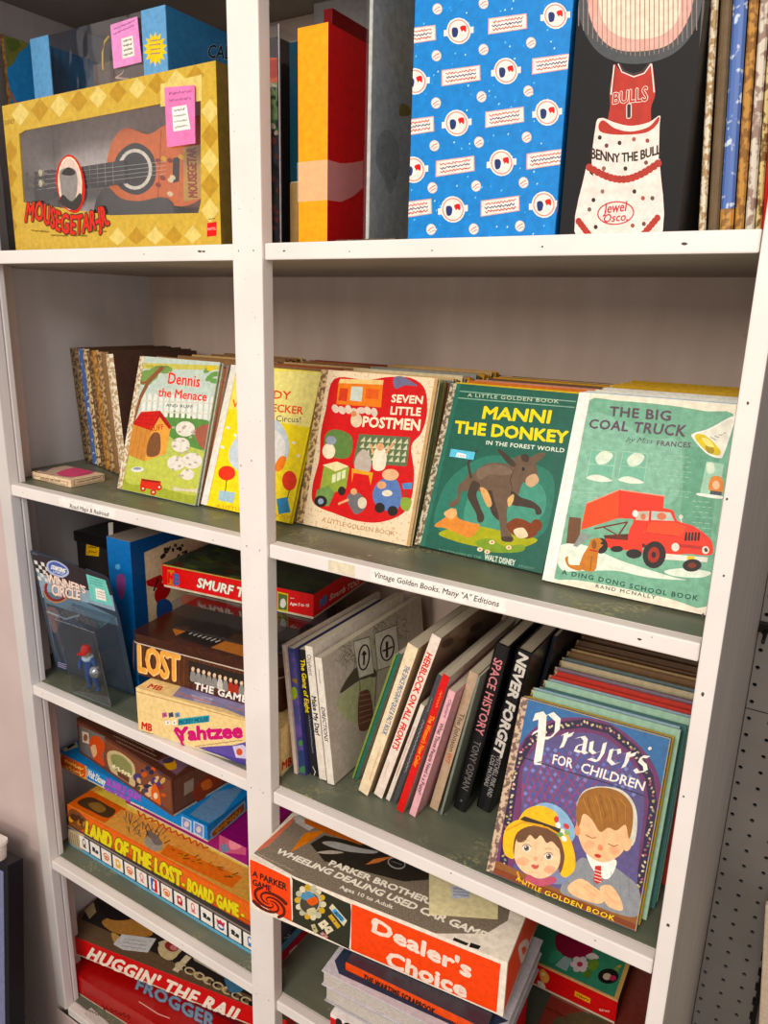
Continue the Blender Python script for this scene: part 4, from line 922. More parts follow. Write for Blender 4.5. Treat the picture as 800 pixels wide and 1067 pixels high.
for u, v in zip(rb, rp): b.face([prev[0], u, v, prev[1]], TAPE); prev = (u, v)
b.build('clear_tape', r, label='band of clear tape')
# maroon book behind and above it
r, mw, w, h = upright('hardback_book', 'maroon hardback standing behind the yellow and red box', 'book', .20, (337, 14), (346, 14), (345, 8), .15, ink('8c1a22', .5), part='cover')
b = MB(); b.box(.002, w - .002, .002, .149, h, h + .0006, PAGEW); b.build('pages', r)
# grey board in a plastic sleeve
gx = on_y(381, 235, .03).x
mw = frame(gx, .028, zA, 0); r = thing('sleeved_print', mw, 'grey print in a crumpled clear sleeve between red box and blue box', 'print in a sleeve')
b = MB(); b.box(0, .004, .002, .20, .002, .31, ink('d2d0c9', .4, 0, .2)); a = Art(b, mw, (.004, .002, 0), (0, 1, 0), (0, 0, 1), .198, .31, (280, 130, .25))
a.blob([(455, 60), (490, 20), (530, 60), (545, 150), (530, 230), (505, 290), (480, 230), (448, 160)], ink('b4b2ac', .4))
for k in range(24): x, y = rnd.uniform(455, 535), rnd.uniform(50, 250); a.line([(x, y), (x + rnd.uniform(-12, 16), y + rnd.uniform(-18, 18))], 1.6, ink(rnd.choice(('e9e7e2', 'd5d3ce', '605e5a'))))
a.crop = (280, 0, .2); a.blob([(620, 60), (720, 120), (730, 400), (700, 520), (640, 300)], ink('cfcbb8', .4, 0, .25)); a.blob([(690, 540), (735, 560), (735, 600), (680, 600)], ink('a8924e'))
b.build('print', r)
b = MB(); b.face([(.0054, -.0012, 0), (.0054, .203, 0), (.0054, .203, .335), (.0054, -.0012, .335)], FILM2); b.face([(-.001, -.0012, 0), (.0054, -.0012, 0), (.0054, -.0012, .335), (-.001, -.0012, .335)], FILM2); b.build('clear_sleeve', r, label='crumpled clear sleeve')
b = MB(); b.box(-.028, .045, -.012, .03, .0002, .0018, ink('4a3a2e', .8), front=pattern('6b5440', '3a2c22', 500, .5)); b.build('cardboard_flap', r, label='brown corrugated flap')
mw = frame(on_y(327, 20, .30).x, .30, zA, 0); r = thing('cardboard_sheet', mw, 'pale grey backing sheet standing at the back behind the maroon book', 'sheet')
b = MB(); b.box(0, .11, 0, .003, 0, .345, ink('a9a29e', .5)); b.build('sheet', r); b = MB(); b.face([(-.002, -.001, 0), (.111, -.001, 0), (.111, -.001, .35), (-.002, -.001, .35)], FILM2); b.build('clear_sleeve', r)

# sky blue baseball box
MLBm = ink('0f7cc0', .5); NAVY = ink('1f2f63'); 
def art_ball(b, mw, w, d, h):
    a = front(b, mw, w, h, (420, 0, .23437))
    lt = ink('e9dfd6')
    for k in range(120): x, y = rnd.uniform(20, 700), rnd.uniform(0, 1050); a.ell(x, y, 3, 5, ink(rnd.choice(('7cc4ee', 'bfe2f6', '4f9fd8'))), 30, 6)
    a.up()
    def emblem(x, y, s=1):
        a.poly([(x - 66 * s, y - 4), (x + 66 * s, y - 20), (x + 66 * s, y + 8), (x - 66 * s, y + 24)], lt); a.ell(x, y, 54 * s, 59 * s, lt, -6); a.ring(x, y, 45 * s, 49 * s, 5, ink('d98a80'), -6)
        a.poly([(x - 30 * s, y - 22), (x + 32 * s, y - 30), (x + 34 * s, y + 16), (x - 28 * s, y + 24)], lt); a.blob([(x - 30 * s, y - 10), (x - 12 * s, y - 16), (x - 2 * s, y - 2), (x - 8 * s, y + 24), (x - 26 * s, y + 26)], NAVY); a.blob([(x + 6 * s, y - 18), (x + 30 * s, y - 24), (x + 32 * s, y + 4), (x + 20 * s, y - 2), (x + 14 * s, y + 4)], RED)
    for p in ((247, 138), (457, 316), (238, 547), (437, 724), (221, 931), (676, 70), (640, 500), (625, 910), (52, 362), (45, 755)): emblem(*p)
    for x, y in ((465, 107), (258, 337), (452, 522), (232, 740), (432, 917), (660, 285), (635, 708), (60, 158), (52, 564), (42, 930)):
        a.poly([(x - 87, y - 25), (x + 84, y - 48), (x + 86, y + 20), (x - 88, y + 47)], ink('d9a59c')); a.poly([(x - 82, y - 21), (x + 80, y - 43), (x + 81, y + 17), (x - 83, y + 42)], lt)
        for k, c in enumerate(('c9564a', '3a3e66', 'b8443c')): a.squig((x - 68, y - 8 + k * 17), (x + 66, y - 28 + k * 17), 11, ink(c), 9, 4)
    for x, y in ((152, 40), (357, 15), (148, 248), (357, 220), (568, 190), (146, 458), (348, 430), (556, 405), (139, 648), (337, 632), (549, 610), (130, 835), (324, 827), (535, 812), (124, 1020), (314, 1018), (519, 1005)):
        a.ell(x, y, 22, 25, ink('d8b9b0')); a.ell(x, y, 19, 22, lt); a.line([(x - 14, y + 8), (x - 2, y - 4), (x + 12, y - 10)], 4, ink('c96a5e')); a.line([(x - 8, y + 16), (x + 6, y + 6), (x + 16, y + 4)], 3, ink('c96a5e'))
    a = right(b, mw, w, d, h, (420, 0, .23437))
    for x, y in ((700, 70), (690, 300), (670, 500), (665, 720), (655, 910)): a.ell(x + 20, y, 14, 50, ink('b9b4b8'))
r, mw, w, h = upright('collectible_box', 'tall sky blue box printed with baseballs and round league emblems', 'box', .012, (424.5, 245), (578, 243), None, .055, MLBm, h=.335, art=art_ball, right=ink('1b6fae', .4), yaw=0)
# black box with a cake
def art_cake(b, mw, w, d, h):
    a = front(b, mw, w, h, (570, 0, .2342)); rd, cr = ink('a8382e'), ink('ecd8ce')
    a.blob([(150, -260), (400, -330), (640, -260), (690, -60), (660, 120), (560, 240), (400, 285), (250, 250), (160, 130), (120, -60)], ink('45484a')); a.blob([(190, -200), (400, -260), (620, -200), (650, 0), (590, 150), (500, 215), (330, 225), (230, 160), (180, 20)], ink('dca79a')); a.blob([(250, -120), (400, -170), (560, -110), (590, 60), (500, 160), (330, 165), (240, 70)], ink('ecd2bc'))
    for k in range(26): a.line([(140 + k * 21, -330), (140 + k * 21, 250 - abs(k - 13) ** 2 * .8)], 4, ink('8f7a72'))
    a.blob([(300, 285), (330, 320), (380, 335), (430, 320), (462, 280), (475, 340), (480, 420), (462, 480), (455, 575), (370, 590), (275, 565), (280, 470), (278, 400), (290, 330)], rd)      # a plain red jersey
    a.line([(322, 285), (340, 315), (385, 332), (425, 318), (455, 282)], 9, ink('3a2a28')); a.line([(316, 285), (332, 320), (385, 342), (432, 326), (462, 284)], 5, cr); a.line([(298, 290), (284, 420)], 6, cr); a.line([(304, 290), (290, 420)], 3, K); a.line([(464, 285), (476, 410)], 6, cr)
    a.t('BULLS', (292, 462), (446, 448), (296, 412), rd, .02, tr=(446, 380), out=cr, outw=.05); a.t('1', (359, 521), (368, 520), (359, 464), K, .06, out=cr, outw=.07)
    a.blob([(215, 565), (240, 525), (300, 545), (370, 560), (450, 545), (500, 515), (500, 560), (488, 780), (440, 810), (330, 815), (205, 780)], cr); a.blob([(228, 560), (250, 535), (300, 570), (370, 585), (450, 565), (495, 520), (492, 550), (440, 590), (330, 600), (245, 590)], rd)
    a.blob([(168, 770), (190, 740), (200, 780), (340, 815), (470, 785), (492, 720), (502, 740), (490, 1075), (140, 1075)], cr)
    for k in range(17):
        t = k / 16; a.ell(188 + 305 * t, 745 + 62 * math.sin(math.pi * t) - 18 * t, 17, 17, ink('a23a30'))
    for k in range(6): a.ell(140 + k * 10, 985 + k * 13, 14, 16, ink('a23a30')); a.ell(490 - k * 12, 970 + k * 14, 14, 16, ink('a23a30'))
    for x, y, c in ((234, 612, '2a2624'), (264, 648, '6b3a34'), (322, 636, '2a2624'), (386, 620, 'a2584e'), (446, 626, '8d4a42'), (252, 750, '8d5a4e'), (348, 750, '2a2624'), (440, 724, '6b4a3c'), (246, 852, '8d6a5e'), (388, 852, '2a2624'), (426, 882, 'a2584e'), (206, 890, '2a2624'), (188, 932, '6b5a52'), (468, 882, '5a5048'), (216, 1010, '2a2624'), (380, 1004, '8d4a42'), (430, 996, '6b4a3c')): a.ell(x, y, 9, 10, ink(c))
    a.curve_t('BENNY THE BULL', [(196, 705), (300, 722), (400, 715), (505, 682)], [(196, 655), (300, 682), (400, 672), (505, 640)], K, .03, .95)
    a.ring(305, 948, 80, 50, 6, ink('b8484a'), -5); a.t('Jewel', (248, 950), (356, 938), (248, 905), ink('b8404a'), .02, 1, .2); a.t('Osco.', (252, 990), (358, 980), (252, 952), ink('b8404a'), .02, 1, .2)
    a.poly([(600, 1030), (655, 560), (690, 0), (700, 0), (665, 560), (625, 1030)], ink('57504c'))
r, mw, w, h = upright('bobblehead_box', 'black box with red jersey and two-tier cake beside the sky blue box', 'box', .014, (583, 242), (706, 240), None, .11, ink('131113', .6), h=.325, art=art_cake, right=ink('4a4542', .6))
# golden spines at the right end
sp = [(727, 734.5, FOILP, 'cream patterned'), (737, 748, ink('6b5a45'), 'plain drab brown'), (749, 763, FOILB, 'blue starred'), (764.5, 774, FOILO, 'orange brown'), (775.5, 785, pattern('d8cdbb', '9a7f74', 120, .5), 'white marbled'), (786, 792.5, pattern('d6bf7e', '7c5c34', 160, .5), 'yellow patterned'), (793, 799, ink('b8322c'), 'red')]
for k, (l, rr, m, nm) in enumerate(sp):
    x0, x1 = on_y(l, 240, .03).x, on_y(rr, 240, .03).x; w = x1 - x0; mw = frame(x0, .03, zA + .0003 + w * math.sin(rad(4.2)), 0, 0, -4.2); h = (.22, .21, .26, .25, .25, .24, .22)[k]
    if k == 1: h = .25
    r = thing('picture_book', mw, 'upright book with %s spine, %s from the black box' % (nm, ORD[k]), 'book', 'books standing spine out on the top shelf')
    b = MB(); b.prism([(0, .003, 0), (w * .2, .0008, 0), (w / 2, 0, 0), (w * .8, .0008, 0), (w, .003, 0)], (0, 0, h), m); 
    if k == 2: b.prism([(0, .0028, 0), (w * .2, .0006, 0), (w / 2, -.0002, 0), (w * .8, .0006, 0), (w, .0028, 0)], (0, 0, .017), FOILO)
    b.build('spine', r)
    cv = ink(rnd.choice(('7c5a44', '5b463a')))
    b = MB(); b.box(0, .0014, .003, .18, 0, h, cv); b.build('back_cover', r); b = MB(); b.box(w - .0014, w, .003, .18, 0, h, cv); b.build('front_cover', r); b = MB(); b.box(.0015, w - .0015, .0032, .177, .002, h - .002, PAGE); b.build('pages', r)
# ---------------------------------------------------------------- spines on the middle shelf, right bay
def spine_book(label, x, y, yaw_roll, w, h, d, m, art=None, page=PAGEW, hard=False, cover=None, right_art=None, z=None, group='book spines on the middle shelf'):
    """a book standing spine out, tilted by roll; rests on its lower corner"""
    roll = yaw_roll; s = math.sin(rad(roll))
    mw = frame(x, y, zC + .0003 + (w * abs(s)), 0, 0, roll) if roll > 0 else frame(x, y, zC + .0003, 0, 0, roll)
    d = min(d, YB - .006 - y)
    r = thing('hardback_book' if hard else 'paperback_book', mw, label, 'book', group)
    e = .002 if hard else .0004; bt = min(.0022 if hard else .0005, w * .2); cv = cover or m
    b = MB()
    if hard: b.prism([(0, .002, 0), (w * .15, .0005, 0), (w / 2, 0, 0), (w * .85, .0005, 0), (w, .002, 0), (w, .0035, 0), (0, .0035, 0)], (0, 0, h), m)
    else: b.box(0, w, 0, .0006, 0, h, m)
    if art: art(front(b, mw, w, h, (360, 620, .25)))
    b.build('spine', r)
    y0 = .0036 if hard else .0007
    b = MB(); b.box(0, bt, y0, d, 0, h, cv); b.build('back_cover', r)
    b = MB(); b.box(w - bt, w, y0, d, 0, h, cv)
    if right_art: right_art(Art(b, mw, (w, y0, 0), (0, 1, 0), (0, 0, 1), d - y0, h, (280, 610, .225)))
    b.build('front_cover', r)
    b = MB(); b.box(bt + .00005, w - bt - .00005, y0, d - e, e, h - e, page); b.build('pages', r)
    return r
def sp_t(a, crop, *items):
    """lettering running down a spine: (text, start-left, end-left, height offset...)"""
    a.crop = crop
    for it in items: a.ts(*it[:5], **(it[5] if len(it) > 5 else {}))
CA, CB = (280, 610, .225), (360, 620, .25)
dk = ink('2b2725', .4); IV = ink('dccfc0', .55); IV2 = ink('e6ddd0', .5)
spine_book('slim cream paperback, leftmost of the spines beside the front post', .0424, .0513, -5.8, .0058, .191, .24, ink('cdbcb0'), lambda a: sp_t(a, CA, ('~14', (58, 300), (78, 415), (66, 296), ink('a8574a'))))
def art_purple(a):
    a.crop = CA
    for k in range(24): a.ell(rnd.uniform(105, 175), 300 + k * 24, rnd.uniform(8, 20), rnd.uniform(10, 26), ink(rnd.choice(('3d3a6e', '5a4a86', '2c3c66', '8a6a3a', '4a7a4a', '7a4a6a', '3a5a8a'))), rnd.uniform(0, 180))
    a.ell(115, 500, 16, 30, ink('8aa03a'))
spine_book('purple and blue illustrated spine left of the black spine with yellow title', .0490, .0548, -5.8, .0112, .1875, .22, ink('43427a', .35), art_purple)
spine_book('black paperback spine with yellow title between purple and white spines', .0640, .0616, -6.5, .0118, .1866, .2, ink('211f22', .35), lambda a: sp_t(a, CA, ('The Gang of Eight', (134, 338), (174, 588), (156, 334), ink('e6cf3c'), dict(bold=.03)), ('~14', (176, 600), (200, 775), (190, 598), ink('8a93a4')), ('~1', (196, 838), (210, 880), (216, 832), W_)))
spine_book('white paperback spine with black script title beside the black spine', .0788, .0608, -7.2, .0122, .195, .24, IV2, lambda a: sp_t(a, CA, ('Oliphant', (172, 318), (192, 418), (190, 314), dk), ('Make My Day!', (196, 512), (220, 692), (216, 508), dk, dict(bold=.04))))
def art_dir(a):
    a.crop = CA
    g = ink('6d6656'); a.blob([(330, 500), (370, 420), (420, 370), (480, 380), (500, 420), (420, 440)], ink('5c5346')); a.blob([(320, 520), (420, 450), (480, 430), (480, 560), (420, 640), (340, 600)], ink('c3c49a'))
    for k in range(70):
        x, y = rnd.uniform(330, 440), rnd.uniform(260, 370); t = rnd.uniform(0, 6.28); a.line([(x, y), (x + 26 * math.cos(t), y + 26 * math.sin(t))], 2, g)
    for k in range(70):
        x, y = rnd.uniform(480, 640), rnd.uniform(140, 260); t = rnd.uniform(0, 6.28); a.line([(x, y), (x + 24 * math.cos(t), y + 24 * math.sin(t))], 2, g)
    for q, c in ((((392, 262), (465, 240), (485, 405), (418, 428)), (440, 333)), (((490, 225), (590, 185), (606, 355), (505, 392)), (548, 290))):
        a.poly([(c[0] + (x - c[0]) * 1.06, c[1] + (y - c[1]) * 1.05) for x, y in q], ink('6a5c50')); a.poly(list(q), ink('efe6da')); a.ring(c[0], c[1], 24 if c[0] < 500 else 30, 58, 7, ink('3a2428'), 6)
    a.poly([(428, 322), (440, 300), (454, 318), (445, 322), (443, 368), (435, 370), (436, 324)], ink('3a2428')); a.poly([(540, 262), (552, 258), (552, 332), (541, 336)], ink('3a2428')); a.line([(528, 304), (572, 284)], 8, ink('3a2428')); a.line([(420, 430), (425, 620)], 5, ink('8a7a6a')); a.line([(500, 395), (490, 560)], 5, ink('8a7a6a'))
    a.blob([(415, 520), (440, 485), (470, 500), (480, 640), (418, 668)], ink('7a4f46'))
    for k in range(6): a.line([(420, 510 + k * 26), (474, 500 + k * 24)], 3, ink('b39a86'))
    a.squig((225, 300), (385, 205), 8, ink('5a4e46'), 12, 2)
spine_book('white book with tree and road signs on its cover, right of the script-titled spine', .0943, .0586, -6.9, .0112, .184, .27, IV2, lambda a: sp_t(a, CA, ('~6', (222, 388), (234, 452), (234, 386), dk), ('DIRECTIONS', (240, 562), (262, 722), (256, 558), dk, dict(shear=.25, bold=.02))), right_art=art_dir, cover=ink('cfc2b4', .5))

def up_t(*items): return lambda a: [setattr(a, 'crop', CB)] + [a.ts(*it[:5], **(it[5] if len(it) > 5 else {})) for it in items]
G1 = 'book spines on the middle shelf'
spine_book('thinnest spine, olive and gold, first of the spines that lean to the right', .1158, .0862, 16.8, .0029, .2134, .15, ink('7c8a4e'))
spine_book('thin dark green spine with white edge leaning against the thick cream one', .1200, .0866, 16.8, .0046, .2163, .15, ink('2e6a58'), cover=ink('cfd6d2'))
spine_book('thick cream paperback spine with blue capital title leaning right', .1405, .0652, 16.2, .0150, .2426, .2, ink('ecd9b9'), up_t(('THE SPACE PROGRAM QUIZ & FACT BOOK', (252, 292), (158, 580), (272, 300), ink('4a6a94'), dict(bold=.02)), ('~22', (146, 632), (90, 762), (158, 636), ink('cc9a84'))), cover=ink('cdb290'))
spine_book('tall white paperback spine with fat red capital title leaning right', .1618, .0706, 16.8, .0128, .2626, .24, ink('ecdccd'), up_t(('HERBLOCK ON ALL FRONTS', (336, 236), (194, 636), (366, 246), ink('d8342e'), dict(bold=.04)), ('~7', (180, 690), (158, 745), (190, 694), ink('b59a8c'))), cover=ink('8f7360'), right_art=lambda a: [setattr(a, 'crop', CB), [a.ell(rnd.uniform(420, 610), 300 - (k * 7) + rnd.uniform(-30, 30), 30, 14, ink(rnd.choice(('5a4438', '745848', 'a58a74'))), -35) for k in range(22)]])
spine_book('short white paperback spine with small red title between red-lettered and grey spines', .1794, .0721, 16.6, .0058, .1616, .15, ink('e2d6c8'), up_t(('~24', (280, 545), (205, 750), (290, 548), ink('c8564a'))))
spine_book('dark grey spine with pale capitals left of the bright red spine', .1890, .0723, 16.0, .0062, .2101, .2, ink('4a4a4e'), up_t(('~12', (322, 520), (252, 740), (342, 526), ink('c3c3c3'), dict(bold=.02)), ('~4', (362, 430), (348, 490), (372, 434), ink('9a9a9a'))), cover=ink('9a928a'))
spine_book('bright red paperback spine with orange title leaning right', .2028, .0605, 15.1, .0094, .218, .21, ink('d3252a', .35), up_t(('~5', (394, 398), (374, 466), (410, 404), ink('e8a05a')), ("The Woman's New Color", (366, 506), (288, 716), (388, 514), ink('f0a04e'), dict(bold=.03))), cover=ink('c9b9ae'))
spine_book('pale pink paperback spine with black script title leaning right', .2205, .0624, 13.8, .0090, .1978, .18, ink('e3aeb4'), up_t(('Oliphant', (436, 436), (412, 512), (448, 440), dk), ('What Those People Need is a Puppy!', (404, 536), (304, 826), (420, 542), dk, dict(bold=.02))))
spine_book('tan spine with dark title ending in red between pink and grey spines', .2362, .0889, 12.2, .0116, .2137, .2, ink('bda58c'), up_t(('The Johnson', (484, 492), (434, 650), (504, 500), dk), ('WIT', (430, 656), (412, 694), (448, 664), ink('c8502e'), dict(bold=.02))))
spine_book('thin grey green spine left of the two thick black books', .2532, .0850, 11.0, .0030, .2124, .19, ink('7c8276'))
BK = ink('151416', .25)
spine_book('thick black hardback spine with pink capital title', .2618, .1047, 10.0, .0176, .2492, .2, BK, up_t(('SPACE HISTORY', (642, 270), (556, 580), (682, 280), ink('d78a8e'), dict(bold=.02)), ('TONY OSMAN', (548, 608), (488, 806), (578, 614), ink('77706c')), ('~3', (462, 850), (500, 862), (460, 862), ink('b8b8b8'))), hard=True)
spine_book('thick black hardback spine with white italic capital title', .2868, .1221, 9.3, .0200, .2396, .2, BK, up_t(('NEVER FORGET', (738, 245), (630, 668), (780, 256), ink('ddd6cc'), dict(bold=.06, shear=.12)), ('MITCHELL FINK AND', (632, 672), (592, 838), (652, 676), ink('b4aeaa')), ('LOIS MATHIAS', (612, 668), (574, 790), (630, 672), ink('b4aeaa'))), hard=True)
spine_book('narrow dark navy spine with red specks behind the black hardbacks', .3080, .1960, 9.3, .0050, .236, .16, pattern('181c2c', '8a3a2e', 90, .68))

# ---------------------------------------------------------------- middle shelf, left bay
CL = (0, 520, .375)
# yellow dice game carton
Y0 = ink('edcf98', .45)
mw = frame(-.2187, .0045, zC, 6.8); w, h, d = .254, .0743, .19
def art_dice(b):
    a = front(b, mw, w, h, (120, 660, .2375)); YM = ink('c42a6e'); a.poly([(85, 250), (570, 380), (570, 384), (86, 256)], ink('c79f72'))
    a.t('MB', (116, 418), (160, 430), (118, 386), ink('c8322c'), .05); a.t('~8', (116, 432), (166, 444), (117, 426), K)
    a.poly([(370, 505), (575, 545), (572, 585), (470, 540)], ink('4a3f86')); a.poly([(360, 500), (520, 490), (575, 475), (575, 560), (470, 530)], ink('5a4a94')); a.poly([(515, 495), (560, 488), (575, 500), (575, 550), (530, 545)], ink('cfc6dc')); a.ell(545, 520, 14, 16, ink('c85a3a'))
    a.t('Yahtzee', (268, 470), (556, 455), (262, 412), YM, .075, .95, tr=(556, 390), out=ink('f2dfb4'), outw=.03); a.line([(262, 425), (290, 470), (300, 505)], 12, YM)
    a.poly([(275, 375), (414, 358), (412, 388), (276, 404)], ink('3f9aa8')); a.t('MICKEY MOUSE', (280, 400), (408, 385), (280, 380), ink('1f4f66'), .04)
    a.squig((350, 496), (558, 468), 5, ink('6a4a40'), 16, 2)
    for k in range(5): x, y = 205 + k * 14, 350 + (k % 2) * 34; a.poly([(x, y), (x + 20, y - 5), (x + 24, y + 15), (x + 3, y + 20)], ink(('b85a8a', 'f0ece0', '4a4a56', 'f0ece0', '6a8ab0')[k])); a.ell(x + 12, y + 8, 3, 3, K)
    a = topf(b, mw, w, d, h, (120, 660, .2375)); a.t('MB', (140, 238), (196, 252), (160, 220), ink('b8443a'), .04)
    a.poly([(250, 275), (290, 230), (560, 300), (600, 380), (480, 330)], ink('8f86a8')); a.poly([(330, 265), (430, 285), (420, 310), (350, 300)], ink('b9a8c0')); a.line([(270, 262), (560, 340)], 4, ink('c9805a')); a.line([(300, 250), (560, 350)], 4, ink('6a8ab0'))
    a = right(b, mw, w, d, h, (275, 560, .225)); a.crop = (220, 780, .125); a.t('MB', (590, 180), (668, 130), (592, 110), ink('c8322c'), .06); a.poly([(575, 235), (660, 178), (662, 186), (576, 243)], ink('c9a87a'))
carton('board_game_box', 'cream game box with magenta title, under the brown tin on the middle shelf', 'board game', mw, w, d, h, Y0, art=art_dice, group='board game boxes')
# brown tin
mw = frame(-.2562, .0330, zC + .0748, 6.7); w, h, d = .266, .0690, .19
r = thing('game_tin', mw, 'dark brown game tin with large orange title resting on the cream game box', 'tin')
def rr(w, d, rad_, z, e=0, n=5):
    pts = []
    for cx, cy, a0 in ((w - rad_, rad_, -90), (w - rad_, d - rad_, 0), (rad_, d - rad_, 90), (rad_, rad_, 180)):
        for k in range(n + 1): t = rad(a0 + 90 * k / n); pts.append((cx + (rad_ + e) * math.cos(t), cy + (rad_ + e) * math.sin(t), z))
    return pts
TIN = ink('55301f', .28, .25, .3)
b = MB(); b.prism(rr(w, d, .014, 0), (0, 0, h * .80), TIN)
a = Art(b, mw, (0, 0, 0), (1, 0, 0), (0, 0, 1), w - .004, h * .8, CL); a.base = .00012
for k in range(22): a.line([(372 + k * 14, 385 + k * 4.2), (370 + k * 14, 500 + k * 4.2)], 3, ink('6b3d2a', .3, .2))
a.t('LOST', (386, 478), (499, 507), (384, 402), ink('f0c98e', .35), .05, .95); a.t('LOST', (384, 476), (497, 505), (382, 400), ink('e8a85c', .35), .03, .95)
a.poly([(524, 448), (690, 492), (690, 545), (524, 508)], ink('2a201c'))
for k in range(11):
    x, y = 536 + k * 15, 478 + k * 4.4; a.blob([(x - 7, y + 26), (x - 6, y + 4), (x, y - 2), (x + 6, y + 5), (x + 7, y + 28)], ink(rnd.choice(('d8d0c4', '4a4844', '8a8680', 'a33a2c', 'c9c2b8', '5a6a72')))); a.ell(x, y - 6, 4.5, 6, ink('e0c2a4'))
a.t('THE GAME', (540, 527), (684, 566), (542, 508), W_, .05, 1.1)
b.build('tin_body', r)
b = MB(); b.prism(rr(w, d, .014, h * .78, .0012), (0, 0, h * .22), ink('4a2a1e', .2, .3, .3)); 
a = topf(b, mw, w, d, h, (120, 540, .175)); a.base = .00015
a.poly([(90, 690), (180, 600), (330, 590), (500, 640), (350, 700), (300, 740)], ink('3a2018', .2)); a.poly([(340, 660), (480, 625), (500, 640), (360, 700)], ink('b8703a', .25)); a.poly([(370, 700), (480, 660), (650, 740), (560, 770)], ink('191412', .2)); a.poly([(570, 770), (740, 690), (780, 720), (780, 830)], ink('b9763e', .25))
for k in range(7): a.line([(440 + k * 26, 690 + k * 8), (470 + k * 26, 678 + k * 8)], 7, ink('b5b0aa', .3))
b.build('tin_lid', r, .001)
b = MB(); o0, i0, o1 = rr(w, d, .014, h * .775, .0026), rr(w, d, .014, h * .775, .0012), rr(w, d, .014, h * .80, .0020); n = len(o0)
b.mesh(o0 + o1 + i0, [(i, (i + 1) % n, (i + 1) % n + n, i + n) for i in range(n)] + [(i + 2 * n, (i + 1) % n + 2 * n, (i + 1) % n, i) for i in range(n)], ink('d6c2ae', .2, .6)); b.build('rolled_rim', r, label='bright rolled rim')
# clear case on the tin
zT = zC + .0748 + .0692
mw = frame(-.2142, .079, zT, 6.7); w, d, h = .225, .14, .0447
r = thing('clear_case', mw, 'clear plastic case with dark base between brown tin and red box', 'plastic case')
def open_box(b, w, d, z0, z1, m, top=True):
    b.face([(0, 0, z0), (w, 0, z0), (w, 0, z1), (0, 0, z1)], m); b.face([(w, 0, z0), (w, d, z0), (w, d, z1), (w, 0, z1)], m); b.face([(0, d, z0), (0, 0, z0), (0, 0, z1), (0, d, z1)], m); b.face([(w, d, z0), (0, d, z0), (0, d, z1), (w, d, z1)], m)
    if top: b.face([(0, 0, z1), (w, 0, z1), (w, d, z1), (0, d, z1)], m)
b = MB(); open_box(b, w, d, .003, h, FILM2); b.build('clear_cover', r)
b = MB(); b.box(-.001, w + .001, -.001, d + .001, 0, .003, ink('2c2422', .25)); b.build('base', r, .0006)
b = MB(); b.lathe([(.034, .0032), (.034, .012), (.026, .016), (.012, .017)], ink('7a6464', .2, .4), (w * .55, d * .5, 0), 24); b.build('reel', r, smooth=True, label='mauve round reel inside')
b = MB(); b.box(w * .1, w * .95, d * .75, d * .95, .0032, .03, ink('4c3a3c', .4)); b.build('inner_block', r)
# red and green box above
mw = frame(-.2704, .1125, zT + .0455, 6.6); w, h, d = .2782, .0387, .19
RD = ink('d22a2a', .4); GN = pattern('3f4a2c', '2c331f', 40, .5)
def art_red(b):
    a = front(b, mw, w, h, (120, 540, .175)); a.poly([(285, 270), (760, 365), (760, 375), (285, 282)], ink('9aa05a'))
    a.poly([(312, 305), (352, 312), (350, 400), (312, 392)], ink('c9762e')); a.t('M', (316, 384), (348, 390), (318, 318), RD, .05); a.t('B', (350, 392), (380, 397), (352, 326), ink('3f5f9a'), .06); a.t('MB', (314, 402), (384, 412), (314, 396), ink('e3a09a'))
    a.t('SMURF TOO', (488, 408), (880, 500), (494, 352), ink('f2e9d8'), .05, 1, .1, out=ink('3a1414'), outw=.04)
    a.crop = (275, 560, .225); a.poly([(62, 250), (112, 262), (110, 345), (62, 338)], ink('c9c04a')); a.poly([(66, 258), (108, 268), (106, 338), (66, 332)], ink('56683a')); a.blob([(78, 290), (94, 284), (102, 310), (90, 326), (76, 318)], ink('d8d4c8')); a.t('Ages 5 to 10', (120, 312), (208, 322), (121, 298), W_, .03); a.t('~3', (120, 284), (140, 286), (120, 276), W_)
    a = right(b, mw, w, d, h, (275, 560, .225)); a.t('MB', (258, 330), (292, 300), (258, 288), ink('5a6fa0'), .08); a.t('Smurfs TOO', (302, 292), (438, 216), (306, 262), ink('e8c9bc'), .04, 1, .15)
    a = topf(b, mw, w, d, h, (120, 540, .175))
    for k in range(26): a.ell(rnd.uniform(320, 760), rnd.uniform(180, 350), 34, 8, ink(rnd.choice(('4a3a22', '2c3a1e', '5a2f22', '55602f'))), rnd.uniform(0, 20))
carton('board_game_box', 'red and green game box with white title on top of the clear case', 'board game', mw, w, d, h, RD, art=art_red, group='board game boxes', top=GN)
# blue storage box with a picture side
mw = frame(-.3560, .0778, zC, 0); w, h, d = .0555, .2674, .26
def art_blue(b):
    a = front(b, mw, w, h, (20, 540, .1874)); a.blob([(540, 330), (575, 310), (590, 350), (580, 440), (555, 440)], ink('8a4a86')); a.ell(548, 270, 14, 16, ink('5f9fd0')); a.line([(560, 480), (575, 620)], 10, ink('4a5a9a'))
    a = right(b, mw, w, d, h, (120, 540, .175)); a.poly([(172, 205), (330, 135), (460, 110), (900, 60), (900, 700), (205, 700)], ink('d8c3a2'))
    for k in range(22): x, y = rnd.uniform(280, 430), rnd.uniform(160, 240); a.ell(x, y, rnd.uniform(6, 16), rnd.uniform(5, 12), ink(rnd.choice(('1c1a18', '4a4436', '2c2a26'))), rnd.uniform(0, 180))
    a.poly([(184, 372), (270, 335), (285, 350), (270, 420), (190, 402)], ink('b02a2e')); a.blob([(240, 430), (290, 380), (330, 420), (300, 480), (260, 510), (236, 480)], ink('a8242a')); a.blob([(250, 505), (300, 480), (340, 520), (320, 620), (255, 610)], ink('2a4a86')); a.line([(255, 360), (230, 430)], 10, K)
